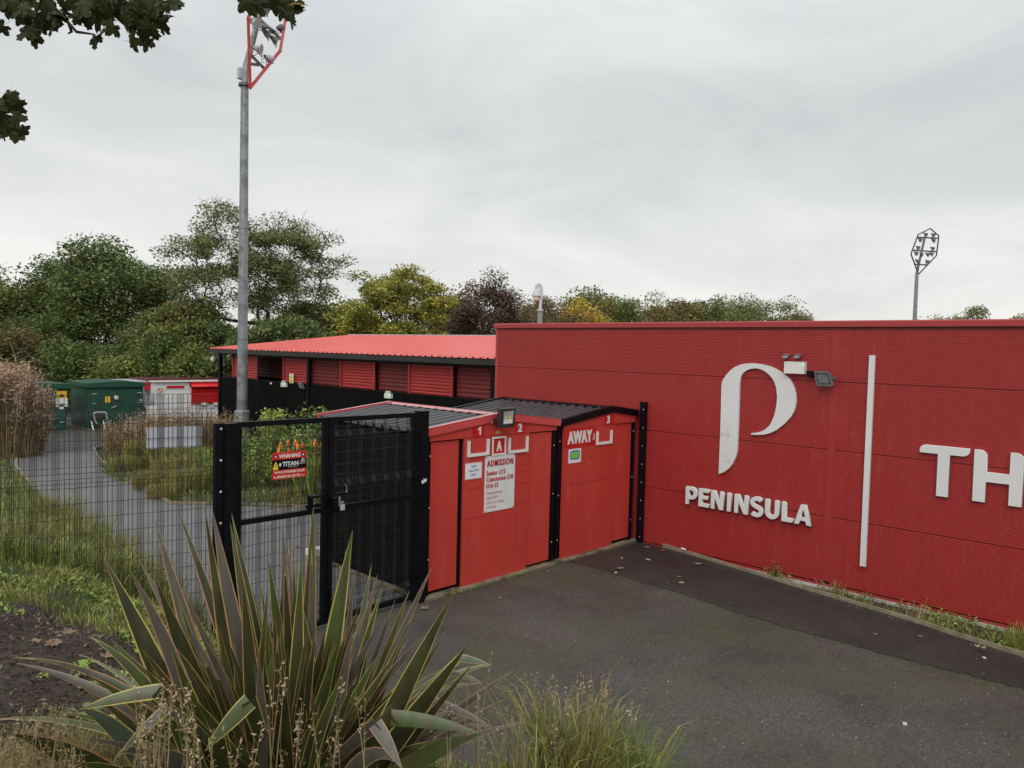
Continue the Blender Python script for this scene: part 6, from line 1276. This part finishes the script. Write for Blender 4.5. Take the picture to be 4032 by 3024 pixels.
pts, rng = scatter(9000, .1, 2.2, 1.3, 4.3, 305, lambda X, Y, r: (np.hypot(X-.95, Y-3.35) < .95)); o, _ = blades('dry_grass', pts, .15, .004, [M['straw'], M['rust'], M['grassA']], rng, .9, kind='stuff')
# fresh tuft bottom centre
tb = atd(2270, 3190, 4.0); z = gz1(tb.x, tb.y)
tuft = gclump('grass_tuft', 'fresh green and tan ornamental grass tuft at the bottom edge over the asphalt', 'grass', tb.x, tb.y, .20, 800, .50, .006, [M['grassA'], M['grassY'], M['straw']], 306, .42)
tb2 = atd(2480, 3240, 3.9)
gclump('grass_tuft', 'smaller green grass tuft at the bottom edge, right of the main tuft', 'grass', tb2.x, tb2.y, .14, 200, .40, .006, [M['grassA'], M['grassY']], 307, .40)
tb3 = atd(2040, 3220, 3.7)
gclump('grass_tuft', 'thin green blades at the bottom edge between flax and main tuft', 'grass', tb3.x, tb3.y, .20, 150, .42, .006, [M['grassA'], M['grassY'], M['straw']], 308, .5)
seedstems('plumed_grass', 'feathery pinkish plumes standing above the bottom grass tuft', stems_at([(2240, 2735), (2250, 2745), (2475, 2745), (2600, 2910), (2610, 2925), (2350, 2850), (2150, 2830), (2450, 2850), (2180, 2860), (2300, 2800)], 3.9), 309, [M['plume'], M['tan']], head=.12, hs=.014)
seedstems('seed_grass', 'hazy fine seed heads arching over the asphalt above the bottom tuft', stems_at([(2160+rs.uniform(-60, 260), 2640+abs(rs.gauss(0, 70))) for _ in range(26)], 4.1), 310, group='dry seed grasses in the foreground', hs=.012)

# ================================================================ MAPLE BRANCHES OVERHEAD
def maple_outline():
    pts = []; lob = [(-128, .62), (-62, .86), (0, 1.0), (62, .86), (128, .62)]
    for i, (a, r) in enumerate(lob):
        for da, f in ((-25, .66), (-18, .80), (-19, .86), (-8, .88), (0, 1.0), (8, .88), (19, .86), (18, .80), (25, .66)):
            an = math.radians(90-(a+da)); pts.append((r*f*math.cos(an), r*f*math.sin(an)))
        if i < 4:
            an = math.radians(90-(a+lob[i+1][0])/2); pts.append((.56*math.cos(an), .56*math.sin(an)))
    pts.append((0, -.10)); return pts
mo = maple_outline(); ml = []
for k in range(4):
    r_ = random.Random(500+k); v = [(0, .1, .05)]+[(x*r_.uniform(.9, 1.1), y*r_.uniform(.9, 1.1), -.22*(x*x+y*y)+r_.uniform(-.05, .05)) for x, y in mo]
    me = bpy.data.meshes.new('leaf'); me.from_pydata([(a*.5, b*.5, c*.5) for a, b, c in v]+[(0, -.05, 0), (0.01, -.05, 0), (.012, -.5, .02), (0, -.5, .02)], [], [(0, i, i % len(mo)+1) for i in range(1, len(mo)+1)]+[(len(mo)+1, len(mo)+2, len(mo)+3, len(mo)+4)])
    me.materials.append(M['maple']); me.update(); ml.append(me)
mly = ml[0].copy(); mly.materials.clear(); mly.materials.append(M['mapleyel'])
s5 = .5877
def branch(label, lv, D, twigs, seed, sz=.125):
    r_ = random.Random(seed); t = thing('maple_branch', label, 'branch', tuple(atd(lv[0][0], -80, D)), 'maple branches hanging into the top of the photo')
    mb = MB()
    for tw in twigs: mb.tube([atd(u, v, D+dd) for u, v, dd in tw], [.006]*(len(tw)-1)+[.003], 5, cap=False)
    obj('twig', mb, M['bark'], t)
    for it in lv:
        u, v = it[0], it[1]; y_ = len(it) > 2 and it[2] == 'y'; s = sz*(it[2] if len(it) > 2 and it[2] != 'y' else 1)*r_.uniform(.85, 1.15)
        o = link('leaf', mly if y_ else r_.choice(ml), t); p = atd(u, v, D+r_.uniform(-.12, .12))
        X_ = Vector(CR); Y_ = -Vector(CD); Z_ = -Vector(CF); a = r_.uniform(0, 2*PI) if r_.random() < .4 else r_.gauss(PI, .7)
        Rm = Matrix((X_, Y_, Z_)).transposed() @ Matrix.Rotation(a, 3, 'Z') @ Matrix.Rotation(r_.gauss(0, .55), 3, 'X') @ Matrix.Rotation(r_.gauss(0, .55), 3, 'Y')
        o.matrix_basis = Matrix.Translation(p) @ Rm.to_4x4() @ Matrix.Diagonal((s, s, s, 1))
lvA = [(20, 190, .8), (60, 40), (120, 90, 1.2), (210, 210), (250, 100, 1.3), (330, 60), (350, 190, .9), (390, 110), (400, 20), (450, 60), (520, 140, .8), (560, 40), (600, 110), (650, 70), (660, 130), (690, 30), (760, 190, .8), (640, 265, .8), (685, 222, 'y'), (800, 60), (830, 110), (880, 290, .9), (930, 60), (990, 290, .8), (1000, 100), (1000, 190), (1060, 60), (1080, 160), (1110, 50), (1120, 115), (1160, 15, .8), (1185, 30, .7), (860, 0), (730, 0), (480, 0), (300, 0), (180, 0), (30, 0), (100, 30), (160, 60), (960, 20), (1040, 10), (250, 170, 1.1), (300, 130), (420, 60, .9), (910, 160), (950, 150), (1040, 130), (200, 100, 1.2), (150, 130), (230, 250, .8), (350, 120), (560, 90, .9), (700, 90), (780, 20), (860, 90), (910, 110), (620, 60), (540, 120, .7), (410, 110), (1010, 60), (880, 50), (950, 210, .8)]
branch('wide maple branch with dark lobed leaves hanging into the top left corner', [(u*s5, v*s5-8, *r) for u, v, *r in lvA], 2.9,
       [[(-40, -60, 0), (120, 20, 0), (200, 50, .02), (270, 90, 0), (300, 125, 0), (370, 135, 0)], [(180, -60, 0), (400, 20, 0), (450, 60, 0), (500, 105, 0), (535, 120, 0)], [(420, -60, 0), (520, 30, 0), (560, 60, 0), (590, 120, 0), (582, 170, 0)], [(270, 90, 0), (282, 125, .02), (268, 133, .02)], [(450, -50, 0), (600, 10, 0), (690, 30, 0)], [(515, 145, 0), (512, 170, 0)]], 61, .118)
lvB = [(1650, 20), (1690, 60, .8), (1725, 55), (1800, 10), (1840, 40), (1890, 20, 1.1), (1900, 75), (1950, 115, 1.1), (1990, 65, .8), (2015, 20, .8), (1935, 20), (1840, 0), (1760, 0), (1690, 0), (1965, 40, 'y'), (1990, 90, .7), (2010, 55, .6)]
branch('small maple sprig covering the top of the near floodlight frame', [(u*s5, v*s5-8, *r) for u, v, *r in lvB], 2.9, [[(900, -60, 0), (990, 5, 0), (1080, 15, 0), (1140, 60, 0)], [(1140, -60, 0), (1160, 20, 0), (1175, 50, 0)]], 62, .105)
lvC = [(60, 650, .9), (100, 690, .8), (95, 780, .8), (20, 770), (110, 870, .9), (60, 860), (150, 870, .7), (10, 860), (20, 690), (-20, 730), (75, 630, .7), (0, 910, .7), (90, 900, .8)]
branch('small dark maple sprig poking in at the left edge of the sky', [(u*s5, v*s5, *r) for u, v, *r in lvC], 2.9, [[(-90, 380, 0), (-10, 420, 0), (40, 470, 0), (60, 500, 0)], [(-60, 520, 0), (20, 440, 0), (60, 410, 0)]], 63, .115)

# ================================================================ LITTER AND WEEDS ON THE FORECOURT
def dead(label, u, v, sz, mat, z=.012, crumple=.5, seed=0):
    r_ = random.Random(seed+int(u)); p = onz(u, v, z); mb = MB(); a = r_.uniform(0, 6.3)
    vs = [(0, 0, .01)]+[(x, y, crumple*(.10+.35*(x*x+y*y)*r_.uniform(.2, 1))) for x, y in mo]
    vs = [(p.x+sz*.5*(x*math.cos(a)-y*math.sin(a)), p.y+sz*.5*(x*math.sin(a)+y*math.cos(a)), p.z+sz*.5*zz) for x, y, zz in vs]
    mb.add(vs, [(0, i, i % len(mo)+1) for i in range(1, len(mo)+1)]); me = bpy.data.meshes.new('fallen_leaf'); me.from_pydata(mb.v, [], mb.f); me.materials.append(mat); me.update()
    return setp(link('fallen_leaf', me), label, 'leaf', 'fallen leaves on the asphalt')
dead('brown fallen leaf nearest the corner between away booth and wall', 2552, 2156, .16, M['deadleaf']); dead('pale beige fallen leaf standing out on the dark asphalt near the corner', 2556, 2206, .13, M['deadpale'], crumple=1.)
dead('crumpled ochre leaf beside a white speck in front of the away booth', 2438, 2240, .18, M['deadleaf'], crumple=1.1); dead('brown leaf on the dark asphalt strip below the P emblem', 2745, 2222, .19, M['deadleaf'], crumple=.9)
dead('pale leaf by the mossy patch at the edge of the dark strip', 2680, 2294, .13, M['deadpale']); dead('flat dark brown leaf above the pale leaf by the mossy patch', 2676, 2270, .12, M['deadleaf'], crumple=.2)
dead('large pale leaf propped on the timber edging at the right', 3862, 2552, .17, M['deadpale'], .05, 1.4); dead('small brown leaf on the dark strip left of the large pale leaf', 3620, 2504, .09, M['deadleaf'])
dead('tiny brown leaf on the dark strip in front of the weeds', 3450, 2497, .08, M['deadleaf']); dead('curled tan leaf on the asphalt beside the black gate post', 1670, 2398, .16, M['deadleaf'], crumple=1.2)
dead('tiny pale leaf on the asphalt in front of the double booth', 1973, 2355, .06, M['deadpale'], crumple=1.4); dead('brown leaf lying on the grey path seen through the gate', 1168, 2152, .14, M['deadleaf'])
dead('small leaf touching the edging board below the emblem', 2610, 2168, .09, M['deadleaf'], .02); dead('yellowish leaf on the path in the distance', 262, 1858, .14, M['deadpale'])
mb = MB(); rng = np.random.default_rng(400); 
for k in range(300):
    t = rng.random(); u = rng.uniform(1900, 4000); v = rng.uniform(2230, 3000); p = onz(u, v, .008)
    if p.x > 11 or p.x-footdist(np.array([p.x]), np.array([p.y]))[0]*0 < 0: continue
    if footdist(np.array([p.x]), np.array([p.y]))[0] > -.2: continue
    s = rng.uniform(.0018, .0045)*(1.6 if t > .96 else 1); mb.obox(p, (s, s*.3, 0), (-.2*s, s*.7, 0), (0, 0, s*.5))
obj('scattered_grit', mb, M['pebble'], kind='stuff')
p = onz(2448, 2200, .01); mb = MB(); mb.sphere(p+Vector((0, 0, .01)), .018, 8, 6); setp(obj('orange_berry', mb, M['orange']), 'small orange berry on the dark asphalt in front of the away booth', 'berry')
p = onz(2425, 2255, .01); mb = MB(); mb.obox(p, (.02, .01, 0), (-.006, .014, 0), (0, 0, .008)); setp(obj('white_pebble', mb, M['pebble']), 'white pebble next to the crumpled ochre leaf', 'pebble')
p = onz(3563, 2850, .01); mb = MB(); mb.obox(p, (.018, .008, 0), (-.006, .016, 0), (0, 0, .008)); setp(obj('white_pebble', mb, M['pebble']), 'largest cream pebble in the lower right of the forecourt', 'pebble')
p = onz(3875, 2590, .01); mb = MB(); mb.obox(p, (.012, .01, 0), (-.01, .012, 0), (0, 0, .008)); setp(obj('white_pebble', mb, M['pebble']), 'round white pebble on the dark strip below the large pale leaf', 'pebble')
a = onz(2688, 2166, .03); mb = MB(); mb.prism([a+Vector((0, .05, 0)), a+Vector((-.03, -.06, 0)), a+Vector((-.01, -.07, .035)), a+Vector((.02, .04, .04))], (.004, 0, 0)); setp(obj('paper_scrap', mb, M['paper']), 'scrap of pale blue-white paper against the base of the red wall', 'litter')
a = onz(1355, 2274, .05); mb = MB(); mb.obox(a, (.05, .01, 0), (-.01, .03, 0), (0, 0, .008)); setp(obj('litter_scrap', mb, M['paper']), 'small white scrap on the ground behind the right gate leaf', 'litter')
a = onz(2790, 2830, .01); mb = MB(); mb.tube([a+Vector((-.06, .06, 0)), a+Vector((0, .01, .01)), a+Vector((.07, -.06, 0))], .0025, 4); setp(obj('grass_stalk', mb, M['straw']), 'single pale grass stalk lying on the asphalt in the middle foreground', 'stalk')
# white box on the ground behind the gate
a = onz(1245, 2190, 0); mb = MB(); mb.box((a.x-.08, a.y, 0), (a.x+.16, a.y+.2, .11)); setp(obj('white_tray', mb, M['signwhite']), 'low white block on the path just behind the gate centre stile', 'block')
# moss specks gathered along the joint of the two surfacings and in damp patches
rng = np.random.default_rng(470); C = []
jv = np.array(jl2)
for k in range(3600):
    j = jv[rng.integers(0, len(jv)-6)]; C.append((j[0]+rng.normal(-.03, .07 if rng.random() < .7 else .3), j[1]+rng.normal(0, .12), .0095))
for cx, cy, r_, n_ in ((9.1, 5.2, .45, 1500), (8.6, 4.6, .6, 1500), (7.6, 3.6, .6, 900), (5.3, 4.0, .5, 900), (6.2, 3.3, .4, 500), (9.0, 3.5, .3, 400), (6.9, 8.0-.25, .25, 500), (6.2, 5.2, .7, 700)):
    q = rng.normal(0, 1, (n_, 2))*r_; 
    for a_, b_ in q: C.append((cx+a_*.8, cy+b_, .0025))
C = np.array(C); C = C[(footdist(C[:, 0], C[:, 1]) < -.1)&(C[:, 1] < 7.9)]; C[:, 2] = np.where(C[:, 0] > 9.3, .0098, .0025)
n = len(C); a = rng.uniform(0, 6.3, n); s_ = rng.uniform(.003, .011, n); ca, sa = np.cos(a)*s_, np.sin(a)*s_; z3 = np.zeros(n)
V = np.stack([C+np.stack([ca, sa, z3], 1), C+np.stack([-sa*.6, ca*.6, s_*.25], 1), C-np.stack([ca, sa, z3], 1), C-np.stack([-sa*.6, ca*.6, z3], 1)], 1).reshape(-1, 3)
o = link('moss_specks', npmesh('moss_specks', V, np.arange(n*4).reshape(n, 4), M['moss'])); o['kind'] = 'stuff'
# grit and leaf crumbs swept against the kerb and footing
C = []
for k in range(1500):
    t_ = rng.random(); x_ = np.interp(t_, [0, .45, 1], [11.68, 10.98, 10.55]); y_ = np.interp(t_, [0, .45, 1], [7.2, 3.2, 1.0]); C.append((x_-.05-abs(rng.normal(0, .08)), y_, .012))
for k in range(900): C.append((rng.uniform(6.7, 11.6), 7.94-abs(rng.normal(0, .05)), .010))
leafobj('kerb_crumbs', np.array(C), .008, [M['chipdark'], M['chip'], M['deadleaf']], None, rng, .9, asp=.5, mix=[.6, .25, .15], kind='stuff')
# weeds along the wall
def wallweeds():
    rng = np.random.default_rng(410); n = 9000; Y = 5.2-rng.random(n)**.8*9; f = (Y+2)/9.5; xk = np.interp(Y, [-2, .2, 1.2, 2.4, 2.88, 4.9, 6.55], [10.4, 10.5, 10.6, 10.8, 10.95, 11.3, 11.62]); X = xk+.03+rng.random(n)*(11.76-xk-.03)
    dens = .25+.75*np.clip((4.2-Y)/2.5, 0, 1)+.3*np.sin(Y*5); m = rng.random(n) < dens; P_ = np.stack([X, Y, np.full(n, -.085)], 1)[m]
    blades('wall_weeds', P_, .11, .008, [M['grassA'], M['grassY'], M['straw'], M['f_mid']], rng, .9, kind='stuff')
    C = P_[::2].copy(); C[:, 2] += rng.uniform(.03, .16, len(C)); leafobj('wall_weed_leaves', C, .020, [M['f_fresh'], M['f_mid'], M['grassA']], None, rng, .5, asp=.6, kind='stuff')
wallweeds()
def wp(u, v): p = onz(u, v, 0); return p
for i, (u, v, h, n, kind, lb) in enumerate([(3052, 2270, .42, 150, 'leafy', 'reddish green upright weed against the wall base under the emergency light'), (3020, 2262, .16, 220, 'leafy', 'low green leafy weed beside the upright reddish weed'), (3265, 2330, .34, 90, 'dry', 'dry straw coloured grass clump at the wall under the divider bar'), (3600, 2430, .35, 70, 'dry', 'dry straw grass clump halfway along the weedy strip'), (4010, 2535, .38, 320, 'green', 'tall green grass clump at the right edge of the photo by the wall')]):
    p = wp(u, v); p.x = min(p.x, 11.6)
    if kind == 'leafy': shrub(lb, p.x, p.y, h, .10 if h > .3 else .16, n*2, [M['f_mid'], M['f_brown']] if h > .3 else [M['f_fresh'], M['f_mid']], 420+i, .022, 'weed', 'weed', None, 7)
    else: gclump('grass_clump', lb, 'grass', p.x, p.y, .12, n, h, .006, [M['straw'], M['tan']] if kind == 'dry' else [M['grassA'], M['f_mid'], M['grassY']], 420+i, .55 if kind == 'dry' else .3)
for i, (u, v, lb) in enumerate(((1693, 2306, 'small moss and weed patch on the footing below the gap in the double booth'), (1880, 2316, 'bright green weed patch at the booth footing'), (2040, 2264, 'tiny green weed at the footing near the booth seam'), (2530, 2130, 'low weeds in the corner where the booth meets the wall'))):
    p = onz(u, v, .0); rng = np.random.default_rng(440+i); n = 70; C = np.stack([p.x+rng.normal(0, .08, n), 7.945+rng.normal(0, .012, n), .01+rng.random(n)*.03], 1); o = leafobj('footing_weed', C, .012, [M['f_fresh'], M['f_mid']], None, rng, .3, asp=.6); setp(o, lb, 'weed', 'weeds at the booth footing')
# leaves and yellow foliage caught in the bank grass
for i, (u, v, s_, y_, lb) in enumerate([(205, 2560, .15, 0, 'curled tan dead leaf at the upper edge of the mulch'), (275, 2510, .14, 0, 'orange-brown dead leaf in the bank grass'), (430, 2605, .15, 0, 'pale brown dead leaf between mulch and flax'), (480, 2500, .13, 0, 'brown dead leaf in the grass beside the flax'), (150, 2545, .12, 0, 'dull dead leaf at the left top of the mulch'), (560, 2360, .12, 1, 'yellowish dead grass clump leaf at the foot of the fence'), (42, 2190, .16, 1, 'bright yellow maple leaf caught behind the fence at left'), (62, 2215, .14, 1, 'second yellow leaf hanging just below the bright one'), (240, 2250, .12, 1, 'yellow blade-like leaf in the weeds behind the fence')]):
    p = grd(u, v) if v > 2230 or i in (5,) else atd(u, v, 9.0); rr2 = random.Random(i); a = rr2.uniform(0, 6.3); vs = [(0, 0, .01)]+[(x, y, .1+.5*(x*x+y*y)*rr2.random()) for x, y in mo]
    me = bpy.data.meshes.new('fallen_leaf'); me.from_pydata([(p.x+s_*.5*(x*math.cos(a)-y*math.sin(a)), p.y+s_*.5*(x*math.sin(a)+y*math.cos(a)), p.z+.03+s_*.5*q) for x, y, q in vs], [], [(0, k, k % len(mo)+1) for k in range(1, len(mo)+1)]); me.materials.append(M['mg_y'] if y_ else M['deadleaf']); me.update()
    setp(link('fallen_leaf', me), lb, 'leaf', 'fallen leaves on the bank')
